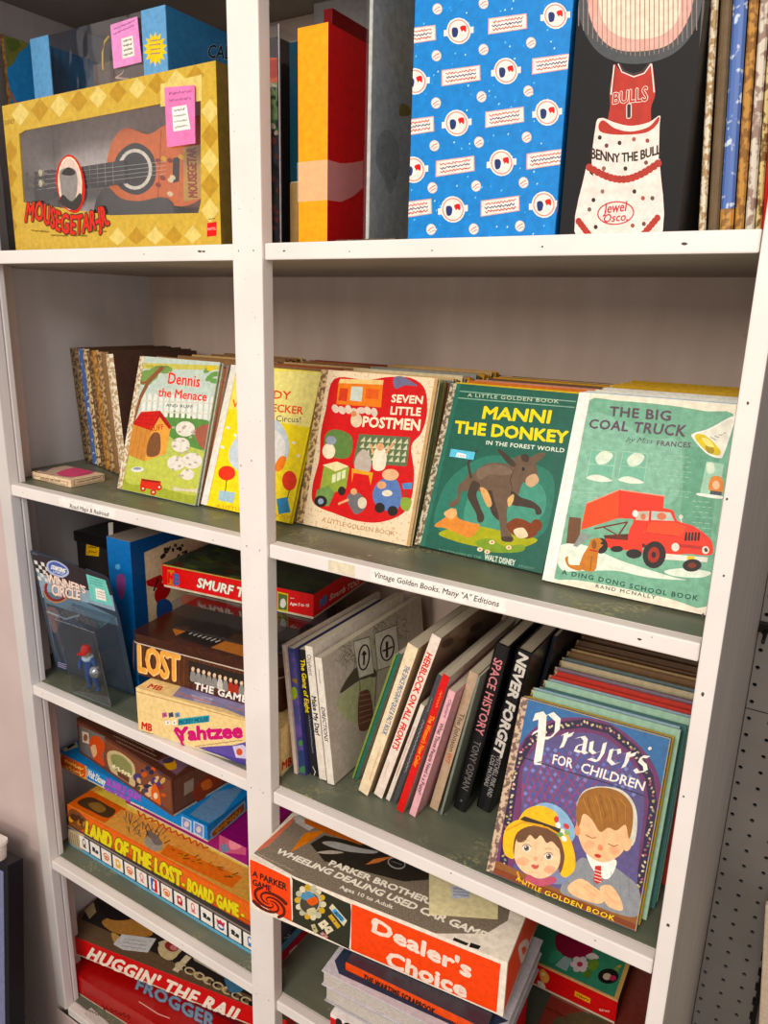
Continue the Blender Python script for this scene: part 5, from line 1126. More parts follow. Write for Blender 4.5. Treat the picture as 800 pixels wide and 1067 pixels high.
carton('storage_box', 'bright blue upright box with cream picture side behind the brown tin', 'box', mw, w, d, h, ink('1b6cae', .4), art=art_blue, right=ink('16497e', .4), top=ink('9a8f84', .7), trayh=0, lidname='carton')
# black lidded box at the back
x0 = -.548; x1 = on_y(113, 560, .155).x; zt = on_y(69, 551, .155).z
mw = frame(x0, .155, zC, 0); w, h, d = x1 - x0, zt - zC, .18
r = thing('storage_box', mw, 'black lidded box with yellow sticker behind the blister pack', 'box')
b = MB(); b.box(.003, w - .003, .003, d, 0, h - .020, ink('2a2624', .45)); b.build('body', r, .001)
b = MB(); b.box(0, w, 0, d + .002, h - .0200, h, ink('151213', .3)); b.build('lid', r, .002)
def sticker(root, a, q, m, name, pic=None, off=.0006, label=None):
    b = MB(); pts = [a.P(p) for p in q]; N_ = len(pts)
    if sum(pts[i - 1][0] * pts[i][1] - pts[i][0] * pts[i - 1][1] for i in range(N_)) < 0: pts = pts[::-1]
    b.prism([a.o + a.u * x + a.v * y + a.n * (off + .0003) for x, y in pts], -a.n * .0003, m)
    if pic: c = Art(b, a.mw, a.o, a.u, a.v, a.w, a.h, a.crop, lift=off + .0004); pic(c)
    return b.build(name, root, label=label)
a = Art(MB(), mw, (0, .003, 0), (1, 0, 0), (0, 0, 1), w, h, (20, 540, .1874)); a.mw = mw
sticker(r, a, [(376, 135), (448, 142), (444, 212), (372, 204)], ink('e0b42c', .5), 'sticker', lambda c: [c.squig((388, 158), (436, 162), 12, ink('8a5a1e'), 6, 3), c.squig((388, 184), (434, 190), 12, ink('8a5a1e'), 6, 3)], label='yellow sticker')
a = Art(MB(), mw, (0, 0, 0), (1, 0, 0), (0, 0, 1), w, h, (20, 540, .1874)); a.mw = mw
sticker(r, a, [(497, 25), (524, 22), (524, 96), (500, 100)], ink('d8d0c8', .5), 'price_tag', lambda c: c.poly([(502, 52), (520, 50), (520, 78), (503, 80)], ink('d2553a')), label='white and red price tag')

# blister card
fr = frame(-.4997, .0676, zC, 6.6, -12.5, 4.6); lo = min((fr @ V(q)).z for q in ((.168, 0, 0), (.165, -.043, .004), (.01, -.043, .004)))
kk = (CAM.z - zC - .0005) / (CAM.z - lo)                         # same sight lines, lowest corner on the shelf
w, h = .168 * kk, .2415 * kk; fr.translation = CAM + (fr.translation - CAM) * kk; mw = fr
CW = (20, 540, .1874)
r = thing('blister_pack', mw, 'dark blue racing toy card with clear blister against the left side panel', 'toy pack')
b = MB(); a = front(b, mw, w, h, CW)
out = [(60, 182), (68, 178), (320, 262), (335, 285), (322, 302), (330, 322), (352, 318), (358, 290), (372, 280), (470, 318), (492, 335), (560, 560), (640, 965), (632, 985), (215, 840), (203, 820)]
slab(b, a, out, .0012, ink('2c3848', .35)); a.base = .0002
CC = lambda x: ink(x, .35)
a.poly([(66, 186), (320, 268), (470, 322), (488, 338), (520, 430), (380, 400), (100, 300)], CC('2a2026')); a.poly([(100, 300), (380, 400), (520, 430), (545, 520), (390, 470), (130, 440)], CC('8fa6b4')); a.poly([(130, 400), (380, 470), (560, 560), (630, 960), (215, 830)], CC('5d7486')); a.poly([(150, 470), (390, 550), (560, 600), (630, 960), (215, 830)], CC('39424e'))
for i in range(5):
    for j in range(4):
        if (i + j) % 2 == 0: x, y = 82 + j * 19 + i * 5, 232 + i * 22 + j * 5; a.poly([(x, y), (x + 18, y + 6), (x + 23, y + 27), (x + 5, y + 21)], CC('ded9d2'))
a.ring(210, 390, 62, 66, 14, CC('7c2422'), 0, 24, 20, 200); a.ring(210, 390, 74, 78, 5, CC('c98a3c'), 0, 24, 30, 200)
a.blob([(155, 250), (200, 235), (262, 268), (275, 310), (230, 330), (165, 300)], CC('b9c0dc')); a.blob([(165, 254), (200, 242), (255, 272), (265, 302), (228, 318), (172, 292)], CC('4a62a8')); a.t('STARTING', (176, 280), (256, 304), (180, 258), W_, .05, 1, .2); a.t('LINEUP', (188, 300), (248, 316), (190, 288), ink('c9d3ea'), .04, 1, .2)
a.t("WINNER'S", (158, 362), (370, 418), (150, 300), CC('f0dfd0'), .03, .95, tr=(368, 378), out=CC('8a2420'), outw=.03); a.t('CIRCLE', (184, 425), (340, 452), (180, 360), CC('f0dfd0'), .03, .95, tr=(340, 400), out=CC('8a2420'), outw=.03)
a.t('~3', (72, 196), (100, 206), (74, 190), ink('b9b0a8'))
a.blob([(150, 500), (200, 500), (230, 560), (200, 640), (170, 580)], CC('6a5a5c')); a.line([(160, 520), (260, 560), (330, 540)], 10, CC('8a98a4')); a.line([(190, 640), (230, 760), (260, 840)], 16, CC('23303e'))
for k in range(5): a.line([(216, 800 + k * 10), (262, 815 + k * 11)], 4, CC('a59ac0'))
a.poly([(372, 310), (480, 345), (522, 490), (400, 455)], CC('7cc9bd')); a.poly([(422, 385), (474, 402), (486, 462), (430, 448)], W_)
for k in range(3): a.squig((392, 330 + k * 14), (470, 352 + k * 14), 5, ink('2f6a62'), 7, 2); a.squig((434, 405 + k * 14), (476, 416 + k * 14), 6, ink('8a4a4a'), 4, 2)
b.build('backing_card', r, 0)
# blister: a clear box on the card
yf = -.043 * kk
af = Art(MB(), mw, (0, yf, 0), (1, 0, 0), (0, 0, 1), w, h, CW)
f4 = [af.P(p) for p in ((290, 945), (640, 985), (570, 660), (205, 575))]
x0 = max(min(f4[0][0], f4[3][0]), .004); x1 = min(max(f4[1][0], f4[2][0]), w - .003); z0 = .004; z1 = (f4[2][1] + f4[3][1]) / 2
BLI = clear('blister_plastic', 'e6ebee', .08, .06)
b = MB(); ins = .003
F = [(x0 + ins, yf, z0 + ins), (x1 - ins, yf, z0 + ins), (x1 - ins, yf, z1 - ins), (x0 + ins, yf, z1 - ins)]; B_ = [(x0, -.0006, z0), (x1, -.0006, z0), (x1, -.0006, z1), (x0, -.0006, z1)]
b.mesh(F + B_, [(0, 1, 2, 3), (0, 4, 5, 1), (1, 5, 6, 2), (2, 6, 7, 3), (3, 7, 4, 0)], BLI); b.build('clear_blister', r)
b = MB()
EDGE = clear('blister_edge', 'dfe6ea', .1, .35)
for i, j in ((0, 1), (1, 2), (2, 3), (3, 0)): b.tube([F[i], F[j]], .0006, EDGE, 6); b.tube([F[i], B_[i]], .0005, EDGE, 6)
b.build('blister_ridges', r)
# small driver figure inside
def figure(name, mw, label, nodes, edges, mats, cat):
    me = bpy.data.meshes.new(name); me.from_pydata([n[:3] for n in nodes], edges, []); o = bpy.data.objects.new(name, me); COL.objects.link(o); o.matrix_world = mw
    sk = o.modifiers.new('skin', 'SKIN'); sk.use_smooth_shade = True
    for v, n in zip(me.skin_vertices[0].data, nodes): v.radius = (n[3], n[3]); v.use_root = False
    me.skin_vertices[0].data[0].use_root = True
    o.modifiers.new('sub', 'SUBSURF').levels = 2; o.modifiers['sub'].render_levels = 2
    for m in mats: me.materials.append(m)
    tag(o, label, cat)
    return o
cx = (x0 + x1) / 2 - .012
fm = mw @ Matrix.Translation((cx, -.022, z0 + .006))
SUIT = ink('27508c', .4)
nd = [(0, 0, .040, .0075), (0, 0, .050, .008), (0, 0, .061, .0085), (0, 0, .068, .004), (-.006, 0, .036, .0055), (-.008, -.002, .020, .0045), (-.009, .001, .004, .0036), (-.010, -.006, .0015, .003), (.006, 0, .036, .0055), (.008, -.002, .020, .0045), (.009, .001, .004, .0036), (.010, -.006, .0015, .003), (-.011, 0, .063, .0042), (-.017, -.003, .052, .0035), (-.012, -.010, .043, .003), (.011, 0, .063, .0042), (.018, -.004, .053, .0035), (.021, -.013, .046, .003)]
fo = figure('toy_driver', fm, 'tiny racing driver figure in blue suit sealed in the clear blister', nd, [(0, 1), (1, 2), (2, 3), (0, 4), (4, 5), (5, 6), (6, 7), (0, 8), (8, 9), (9, 10), (10, 11), (2, 12), (12, 13), (13, 14), (2, 15), (15, 16), (16, 17)], [SUIT], 'toy figure')
b = MB(); b.lathe([(.001, .068), (.0062, .071), (.0074, .076), (.0066, .082), (.003, .086), (.0005, .0865)], ink('dba888', .4), (0, 0, 0), 14); b.build('head', fo, smooth=True)
b = MB(); b.lathe([(.0078, .078), (.0080, .082), (.0062, .087), (.002, .0895), (.0003, .0895)], ink('d6361f', .3), (0, 0, 0), 14); b.box(-.006, .006, -.014, -.006, .0785, .0797, ink('d6361f', .3)); b.build('cap', fo, label='bright red cap')
b = MB(); b.lathe([(.001, .040), (.006, .041), (.0098, .047), (.0100, .053), (.007, .059), (.002, .061)], ink('c8ccd0', .12, .9), (.022, -.009, 0), 16); b.build('helmet', fo, smooth=True, label='silver helmet held at the hip')
b = MB(); b.lathe([(.009, .063), (.0095, .066), (.0075, .069)], ink('cfe0ea', .3), (0, 0, 0), 12); b.build('collar', fo)

# small card deck on the picture book shelf
mw = frame(-.4868, .0463, zB, -1.5); w, h, d = .1008, .0120, .062
def art_deck(b):
    a = front(b, mw, w, h, (0, 470, .125)); a.line([(282, 205), (565, 260), (563, 285), (280, 232), (282, 205)], 4, ink('8a6a4a')); a.t('MADE IN USA', (340, 238), (500, 262), (342, 218), ink('4a3a30'), .03, 1.2)
    a = right(b, mw, w, d, h, (0, 470, .125)); a.line([(620, 240), (860, 200), (858, 240), (618, 285), (620, 240)], 4, ink('8a6a4a')); a.t('~9', (640, 272), (840, 226), (642, 252), ink('5a463a'), .02, 1.1)
    a = topf(b, mw, w, d, h, (0, 470, .125)); a.poly([(320, 170), (450, 110), (640, 130), (520, 200), (460, 196)], ink('c9b09c')); a.blob([(470, 190), (560, 150), (700, 130), (800, 150), (760, 190), (600, 215)], ink('d9567e')); a.line([(290, 175), (480, 105), (860, 150), (600, 220), (290, 175)], 4, ink('8a4a4a')); a.poly([(330, 165), (440, 115), (480, 120), (380, 172)], ink('6a6a6a'))
carton('card_deck_box', 'small flat cream and pink card box at the front left of the picture book shelf', 'card game', mw, w, d, h, ink('e8cdae', .5), art=art_deck, trayh=0, lidname='carton')
# ---------------------------------------------------------------- lower shelves: stacked games
GB = 'board game boxes'
# basketball trivia box with logo tiles
mw = frame(-.4903, .0480, zD, -.4); w, h, d = .500, .0432, .25
NB = ink('23232b', .4)
CN_ = (0, 740, .3625); CQ = (50, 900, .2875); CR_ = (250, 840, .225)
def art_tiles(b):
    a = front(b, mw, w, h, CN_); a.loc([(0, 0), (w, 0), (w, .0065), (0, .0065)], ink('6ba8c4')); a.loc([(0, h - .004), (w, h - .004), (w, h), (0, h)], ink('8a7a72'))
    a.poly([(196, 340), (242, 358), (238, 405), (194, 378)], ink('b9a88a')); 
    for k in range(8): a.line([(204 + k * 5, 350 + k * 3), (200 + k * 5, 384 + k * 3)], 2, ink('7a6a54'))
    cols = ['6a4a3c', '2a2a2e', 'c87a4a', 'e8b52c', 'd9762e', 'd88a90', '3a5aa0', 'e0762a', 'b03a4a', 'd8727a', '2a2a30', 'c8324a', '2a2a30', '3a6aa8', 'c8502e']
    for k in range(15):
        t = k; u0 = .034 + k * .0308; u1 = u0 + .0262; z0, z1 = .0085, .0365
        a.loc([(u0, z0), (u1, z0), (u1, z1), (u0, z1)], ink('ece6dc')); cu, cz = (u0 + u1) / 2, (z0 + z1) / 2; c = ink(cols[k])
        def el(x, y, rx, ry, m, n=14): a.loc([(cu + x + rx * math.cos(2 * math.pi * i / n), cz + y + ry * math.sin(2 * math.pi * i / n)) for i in range(n)], m)
        if k == 6:
            a.loc([(u0 + .004, z0 - .001), (u1 - .004, z0 - .001), (u1 - .004, z1 + .001), (u0 + .004, z1 + .001)], ink('f4f0ea')); a.loc([(cu - .008, cz - .013), (cu, cz - .013), (cu + .001, cz + .013), (cu - .008, cz + .013)], c); a.loc([(cu, cz - .013), (cu + .008, cz - .013), (cu + .008, cz + .013), (cu + .001, cz + .013)], RED)
            el(0, .005, .0022, .0035, W_); el(-.001, -.003, .0025, .006, W_)
        elif k in (1, 10, 12): el(-.004, .001, .0045, .004, c); el(.005, -.001, .004, .003, c); a.loc([(cu - .008, cz - .005), (cu + .008, cz - .006), (cu + .008, cz - .003), (cu - .008, cz - .002)], c)
        elif k in (3, 8): a.loc([(cu - .006, cz - .009), (cu + .006, cz - .009), (cu + .007, cz + .002), (cu + .003, cz + .009), (cu - .006, cz + .008)], c); el(0, .001, .003, .004, ink('f4e6c0'))
        elif k in (2, 4, 7): el(0, .001, .0085, .007, c); el(0, .001, .006, .0045, ink('ece6dc')); el(0, 0, .005, .0026, c); el(0, -.006, .006, .0016, c)
        elif k == 11: a.loc([(cu - .008, cz), (cu + .008, cz), (cu + .009, cz + .009), (cu + .004, cz + .006), (cu, cz + .010), (cu - .004, cz + .006), (cu - .009, cz + .009)], c); el(0, -.004, .008, .006, ink('2a4a8a')); el(0, -.003, .006, .003, ink('e8e0d8'))
        else: el(0, .002, .005, .009, c); el(0, .003, .0028, .005, ink('ece6dc')); el(.001, -.007, .0055, .0018, c)
    a = right(b, mw, w, d, h, CR_); a.loc([(0, 0), (d, 0), (d, .008), (0, .008)], ink('b9a8a4')); a.loc([(.01, .002), (d - .01, .002), (d - .01, h * .42), (.01, h * .42)], ink('b22a3a')); a.loc([(0, h * .45), (d, h * .45), (d, h * .8), (0, h * .8)], ink('5a93b8'))
    a.poly([(228, 672), (262, 640), (262, 718), (228, 752)], ink('e8e0d8')); a.poly([(234, 680), (244, 670), (244, 726), (234, 738)], ink('2a4a8a')); a.poly([(246, 668), (257, 656), (257, 712), (246, 724)], RED); a.ell(246, 700, 5, 18, W_, 10)
    a.t('IS', (204, 616), (234, 606), (204, 586), ink('9aa4b4'), .03)
carton('board_game_box', 'dark game box edged with a row of white team logo tiles, bottom of the stack', 'board game', mw, w, d, h, NB, art=art_tiles, group=GB, top=ink('3a3a40'))
# orange adventure game
mw = frame(-.4859, .0490, zD + .0437, .5); w, h, d = .440, .0440, .24
CB2 = (40, 730, .2875)
def art_orange(b):
    a = front(b, mw, w, h, CN_); a.loc([(0, h - .004), (w, h - .004), (w, h), (0, h)], ink('d9602a')); a.loc([(0, 0), (w, 0), (w, .0045), (0, .0045)], ink('c9562a')); a.loc([(0, .0065), (w, .0065), (w, .0085), (0, .0085)], ink('8a3a1e'))
    a.blob([(198, 290), (215, 285), (245, 310), (255, 335), (225, 345), (200, 330)], ink('7a4a2a'))
    for k in range(10): a.ell(205 + k * 5, 300 + k * 3 + rnd.uniform(-8, 14), 8, 9, ink(rnd.choice(('b5742a', '4a2a1c', 'd8a04a', '8a5a30'))))
    a.t('LAND OF THE LOST', (246, 360), (520, 510), (250, 318), ink('e3d23e'), .06, 1.05, tr=(520, 462), out=ink('7a5a1c'), outw=.05); a.t('- BOARD GAME -', (524, 512), (700, 602), (526, 474), ink('e3d23e'), .05, 1.1, tr=(700, 566), out=ink('8a6a1c'), outw=.04)
    a = topf(b, mw, w, d, h, CB2)
    a.poly([(105, 375), (180, 320), (330, 385), (270, 440), (240, 445)], ink('d86a2a')); a.blob([(140, 370), (190, 350), (250, 380), (280, 400), (250, 425), (190, 400)], ink('4a3524')); a.blob([(180, 375), (220, 370), (245, 395), (215, 405)], ink('8a6a3a'))
    a.poly([(240, 445), (300, 395), (480, 470), (620, 530), (760, 600), (760, 640), (600, 640), (440, 555)], ink('dfa35c')); a.poly([(200, 330), (260, 320), (480, 400), (760, 520), (760, 610), (560, 510), (330, 400)], ink('e9cf6a'))
    a.poly([(440, 555), (470, 520), (620, 590), (740, 640), (700, 680)], ink('e0762e'))
    for k in range(34):
        x = rnd.uniform(310, 460); y = 425 + (x - 310) * .42 + rnd.uniform(0, 50); a.line([(x, y), (x + rnd.uniform(-20, 25), y - rnd.uniform(10, 34))], 3, ink(rnd.choice(('6a5a4a', '8a7a5c', '4a4036'))))
    for k in range(30):
        x = rnd.uniform(455, 700); y = 520 + (x - 455) * .45 + rnd.uniform(-6, 24); a.line([(x, y), (x + rnd.uniform(8, 26), y - rnd.uniform(-8, 14))], 4, ink(rnd.choice(('b5642a', '7a4a20', 'c98a3a', '5a4424'))))
    a.blob([(380, 500), (430, 505), (450, 535), (410, 545)], ink('a8a090')); a.blob([(395, 470), (430, 490), (450, 520), (420, 520)], ink('7d7268'))
    a.t('~11', (358, 420), (606, 548), (364, 394), ink('c85a3a'), .03, 1.4); a.t('~4', (612, 548), (650, 566), (614, 540), ink('a8884a'))
carton('board_game_box', 'orange game box with yellow outlined title, resting on the logo tile box', 'board game', mw, w, d, h, ink('df6f2b', .45), art=art_orange, group=GB, top=ink('d9a45a', .5))
# purple box with pink end
zt = zD + .0437 + .0442
x0 = on_z(218, 886, zt).x - .012
mw = frame(-.395, .1070, zt + .0004, .1); w, h, d = .395 + on_z(257, 903, zt).x + .004, .0378, .2
def art_purp(b):
    a = front(b, mw, w, h, CN_); a.crop = CB2; a.poly([(655, 480), (752, 460), (752, 560), (655, 548)], ink('b85a78')); a.blob([(690, 510), (720, 500), (735, 530), (700, 540)], ink('d88a98')); a.blob([(660, 525), (680, 520), (690, 545), (665, 548)], ink('6a7a96'))
carton('board_game_box', 'purple game box with pink end between the orange box and the blue box', 'board game', mw, w, d, h, ink('8a1f6a', .4), art=art_purp, group=GB)
# blue bubble gum game
mw = frame(-.5467, .0803, zt + .0400, .1); w, h, d = .3850, .0312, .165
BLU = ink('2a7fc0', .4)
def art_gum(b):
    a = front(b, mw, w, h, CB2); a.crop = CN_
    for e, m in ((0, ink('d9a06a')), (5, ink('c9602e'))): a.blob([(172 + e, 128 + e * .8), (182 + e, 122 + e * .6), (240 - e, 150 - e * .2), (250 - e, 168), (250 - e, 192 - e), (240 - e, 198 - e), (182 + e, 168 - e), (168 + e, 156 - e)], m, 3)
    a.t('~8', (184, 150), (236, 176), (186, 138), ink('f0c87a'), .03); a.t('~5', (190, 168), (236, 192), (192, 156), ink('f0c87a'), .04)
    a.t('Walt Disney', (252, 190), (302, 218), (254, 168), W_, .02, 1, .25); a.t('BUBBLE GUM', (306, 214), (402, 262), (308, 194), ink('9a5fb8'), .08, 1, 0, out=ink('5a3a8a')); a.t('MACHINE', (302, 238), (372, 272), (303, 218), ink('9a5fb8'), .08, out=ink('5a3a8a')); a.t('game', (372, 272), (412, 288), (374, 258), W_, .03)
    for q in ([(522, 305), (550, 318), (550, 350), (522, 338)], [(556, 318), (586, 332), (586, 368), (556, 354)]): a.poly(q, ink('c9d4e4')); a.poly([(x + (3 if i in (0, 3) else -3), y + (3 if i < 2 else -3)) for i, (x, y) in enumerate(q)], ink('7a8ab8')); a.ell(sum(p[0] for p in q) / 4, sum(p[1] for p in q) / 4, 7, 9, ink('d9c4c0'))
    a = right(b, mw, w, d, h, CN_); a.blob([(606, 362), (612, 342), (690, 270), (704, 262), (704, 290), (690, 304), (620, 366)], ink('8ab4d8'), 3); a.blob([(610, 360), (616, 344), (690, 276), (700, 270), (700, 288), (688, 300), (620, 360)], ink('8a5a2e'), 3)
    a.squig((620, 350), (690, 290), 14, ink('c98a3c'), 8, 4)
    a = topf(b, mw, w, d, h, CN_); a.poly([(545, 300), (620, 235), (705, 215), (640, 300), (600, 325)], ink('6a8eb4')); a.poly([(175, 100), (215, 80), (225, 105), (185, 120)], ink('c9c9a0')); a.poly([(190, 104), (212, 92), (216, 100), (196, 112)], K)
carton('board_game_box', 'blue gum machine game box with orange cartouche, third box up in the stack', 'board game', mw, w, d, h, BLU, art=art_gum, group=GB)
# brown fox game
mw = frame(-.5099, .1005, zt + .0716, -6.7); w, h, d = .2875, .0732, .14
BRW = ink('5a3428', .4)
def art_fox(b):
    a = front(b, mw, w, h, CB2); a.loc([(.003, .008), (w - .003, .008), (w - .003, h - .006), (.003, h - .006)], ink('7c4a34')); a.poly([(148, 90), (240, 130), (235, 235), (150, 185)], ink('6f6a66')); a.poly([(158, 110), (182, 118), (184, 158), (160, 150)], ink('d9c4ae')); a.ell(171, 134, 8, 13, ink('8a5a4a'))
    fx = ink('c9542a'); a.blob([(185, 150), (200, 128), (225, 135), (240, 165), (232, 200), (240, 235), (215, 240), (195, 200)], fx); a.blob([(190, 170), (205, 160), (212, 190), (200, 205)], ink('e0b48a'))
    a.blob([(250, 190), (290, 185), (345, 230), (350, 290), (345, 312), (300, 290), (260, 250)], ink('c9b58a')); a.blob([(262, 200), (300, 200), (338, 240), (330, 280), (280, 250)], ink('8a8a5a')); a.t('~8', (266, 245), (336, 286), (268, 225), ink('f0e2bc'))
    a.poly([(285, 255), (330, 280), (328, 300), (288, 272)], ink('6a3a2e'))
    for k in range(46): a.ell(rnd.uniform(352, 465), rnd.uniform(245, 395), rnd.uniform(5, 15), rnd.uniform(6, 16), ink(rnd.choice(('3a2a5a', '4a3a6a', 'c9a06a', '8a2a2e', 'c95a2e', '2c2440', 'd8b48a', '5a4a30'))), rnd.uniform(0, 180))
    a.blob([(408, 330), (422, 300), (440, 340), (442, 385), (420, 380)], ink('d86a2a')); a.ell(425, 345, 8, 12, ink('f0d4b0')); a.loc([(0, 0), (w, 0), (w, .006), (0, .006)], ink('6a3f30'))
    a = right(b, mw, w, d, h, CB2); a.loc([(.004, .008), (d - .004, .008), (d - .004, h - .006), (.004, h - .006)], ink('6a4434')); a.poly([(528, 300), (562, 280), (562, 325), (528, 345)], ink('9a8a7a')); a.blob([(560, 330), (600, 280), (650, 262), (660, 300), (620, 330), (580, 370)], ink('8a3a22')); a.blob([(590, 300), (620, 285), (630, 310), (600, 325)], ink('c96a3a'))
    a = topf(b, mw, w, d, h, CB2); a.poly([(240, 110), (300, 90), (470, 180), (430, 220)], ink('4a2a22'))
    for k in range(3): a.t('~16', (262 + k * 10, 110 + k * 20), (420 + k * 6, 186 + k * 18), (262 + k * 10, 104 + k * 20), ink('c9a48a'), .02)
    a.poly([(430, 220), (500, 190), (560, 220), (500, 270)], ink('7a5a6a')); a.blob([(455, 225), (490, 215), (500, 245), (470, 250)], ink('d9a03a')); a.blob([(450, 215), (480, 205), (490, 220), (460, 228)], ink('4a3a4a'))
carton('board_game_box', 'brown forest game box with red fox, on top of the blue box', 'board game', mw, w, d, h, BRW, art=art_fox, group=GB)

# bottom shelf, left bay: two red racing games
zR = zE
mw = frame(-.5080, .0320, zR, 3); w, h, d = .42, .0475, .22
R2 = ink('a8161f', .3)
def art_frog(b):
    a = front(b, mw, w, h, CQ); a.poly([(310, 440), (330, 430), (640, 560), (760, 640), (600, 640)], ink('2a5a8a'))
    a = topf(b, mw, w, d, h, CQ); a.t('FROGGER', (318, 452), (600, 600), (330, 416), ink('8fa6ba', .25), .05, 1.05, tr=(604, 548), out=ink('2f4a6a'), outw=.04)
    a = front(b, mw, w, h, CQ); a.poly([(395, 560), (500, 560), (500, 640), (380, 640)], K); a.poly([(440, 570), (520, 555), (560, 640), (440, 640)], ink('e3c32e')); a.t('~7', (196, 530), (300, 570), (198, 508), ink('7a1018'), .05)
    a = topf(b, mw, w, d, h, CQ); a.line([(330, 500), (400, 545), (440, 560)], 4, ink('e0b0a8'))
carton('board_game_box', 'dark red game box at the bottom under the crooked red box', 'board game', mw, w, d, h, R2, art=art_frog, group=GB)
a_ = on_z(100, 1052, zE); 
mwl = frame(a_.x - .02, a_.y - .02, zE + .0001, -8)
r = thing('paper_label', frame(on_z(92, 1052, zE).x, .012, zE, -4), 'white printed paper strip lying on the bottom shelf before the red boxes', 'label'); b = MB(); b.box(0, .07, 0, .016, 0, .0004, ink('d0c8be', .6)); aa = topf(b, r.matrix_world.copy(), .07, .016, .0004, (0, 0, 1)); aa.crop = CQ; aa.t('~10', (140, 535), (230, 575), (146, 524), ink('6a625c')); b.build('paper_strip', r)
mw = frame(-.5378, .0467, zR + .0665, 10.3, 0, 0); w, h, d = .50, .0454, .12
def art_hug(b):
    a = front(b, mw, w, h, CQ); a.t("HUGGIN' THE RAIL", (140, 342), (690, 580), (158, 302), ink('f2ead8'), .045, 1.12, .12, tr=(712, 532))
    a = topf(b, mw, w, d, h, CQ); a.poly([(60, 250), (120, 180), (260, 255), (560, 400), (740, 480), (740, 520), (400, 385), (150, 290)], ink('6a5440')); a.poly([(120, 200), (170, 110), (330, 190), (560, 320), (760, 420), (760, 490), (560, 410), (380, 320), (250, 260)], ink('2a2220'))
    a.poly([(130, 165), (165, 140), (175, 175), (150, 200)], ink('c9b48a')); a.blob([(195, 210), (260, 190), (340, 220), (380, 255), (330, 265), (240, 250)], ink('b5814a')); a.blob([(180, 140), (250, 170), (300, 200), (220, 200)], ink('1c1614')); a.blob([(230, 250), (260, 265), (240, 285)], ink('c9a068'))
    a.poly([(400, 285), (440, 270), (490, 310), (450, 350), (405, 320)], ink('d8c4a0')); a.ell(448, 300, 26, 18, ink('9a3a34'), 20); a.ell(455, 305, 14, 9, ink('d98a86'), 20); a.blob([(400, 300), (430, 320), (470, 330), (440, 350), (405, 330)], ink('dcc79a'))
    a.poly([(500, 330), (520, 340), (470, 395), (450, 385)], ink('e3d4b4')); a.poly([(520, 330), (735, 450), (740, 470), (530, 350)], ink('cdbfae'))
    for k in range(8): x, y = 470 + k * 34, 365 + k * 18; a.ring(x + 10, y + 6, 18, 11, 6, ink('d8c4a0'), 20, 12); a.poly([(x + 24, y + 6), (x + 44, y + 16), (x + 36, y + 28), (x + 16, y + 18)], ink(rnd.choice(('1a1614', 'b9a070', 'd8c4a0'))))
    a.blob([(640, 410), (690, 420), (705, 460), (660, 465)], ink('4a7a9a'))
carton('board_game_box', 'bright red racing game box with cream slanted title, tilted across the bottom shelf', 'board game', mw, w, d, h, ink('c81f26', .35), art=art_hug, group=GB, top=ink('5c4836', .5))
mwn = mw @ Matrix.Translation((0, 0, h + .0003))
r = thing('paper_note', mwn, 'folded white handwritten note lying on the red racing game box', 'note'); b = MB(); a = Art(MB(), mwn, (0, 0, 0), (1, 0, 0), (0, 1, 0), w, d, CQ)
q = [a.P(p) for p in ((237, 292), (268, 256), (392, 272), (362, 322), (272, 312))][::-1]
b.prism([(x, y, .0005) for x, y in q], (0, 0, -.0004), ink('dcd8d6', .6)); a2 = Art(b, mwn, (0, 0, .0005), (1, 0, 0), (0, 1, 0), w, d, CQ)
for k in range(3): a2.squig((275 - k * 4, 272 + k * 13), (360 - k * 4, 284 + k * 13), 6, ink('8a8a96'), 8, 1.5)
b.build('note_paper', r)
r = carton('board_game_box', 'thin dark red box sandwiched between the two red racing games', 'board game', frame(-.50, .085, zR + .0478, 6), .40, .10, .0180, ink('5a1418'), group=GB, trayh=0)
# ---------------------------------------------------------------- lower shelf, right bay
CD1 = (250, 840, .45); CD2 = (250, 840, .225); CD3 = (420, 880, .25); CW3 = (320, 950, .3)
zT = .6690                                                       # top of the book pile
def flat(label, px, z0, th, w, d, yaw, cover, page, name='hardback_book', art=None, spine=None, topart=None):
    """a book lying flat, its front-left top corner under a pixel"""
    p = on_z(px[0], px[1], z0 + th); mw = frame(p.x, p.y, z0, yaw)
    r = thing(name, mw, label, 'book', 'books lying in the pile under the orange box')
    c = min(.0018, th * .2)
    b = MB(); b.box(0, w, 0, d, th - c, th, cover); 
    if topart: topart(topf(b, mw, w, d, th, CW3))
    b.build('front_cover', r, .0004)
    b = MB(); b.box(0, w, 0, d, 0, c, cover); b.build('back_cover', r, .0004)
    b = MB(); b.box(.002, w - .002, .003 if spine else .002, d - .003, c + .00005, th - c - .00005, page); b.build('pages', r)
    if spine:
        b = MB(); b.box(0, w, 0, .0025, c + .00005, th - c - .00005, spine)
        if art: art(front(b, mw, w, th, CW3))
        b.build('spine', r)
    return r
PGH = pattern('cfc6ba', '9a9086', 300, .5, .8, (1, 1, 60)); 
z = zT
flat('dark book with orange spine lying on top of the pile under the orange game box', (360, 1002), z - .0125, .0122, .180, .17, 3.5, ink('2a2c36', .35), PGH, art=lambda a: (a.loc([(0, 0), (.245, 0), (.245, .0122), (0, .0122)], ink('d9562c')), a.t('THE WARTIME SCRAPBOOK', (194, 236), (440, 358), (198, 216), ink('3a1c14'), .05, 1.15), a.t('~4', (492, 384), (530, 404), (494, 372), ink('3a1c14'), .04)), spine=ink('d9562c', .45))
flat('navy and grey picture book lying second in the pile under the orange box', (335, 1011), z - .0350, .0222, .222, .18, 3.0, ink('bcb6ba', .4), PGH, topart=lambda a: (a.poly([(95, 170), (135, 118), (300, 160), (700, 380), (560, 420), (110, 215)], ink('2a3144'))))
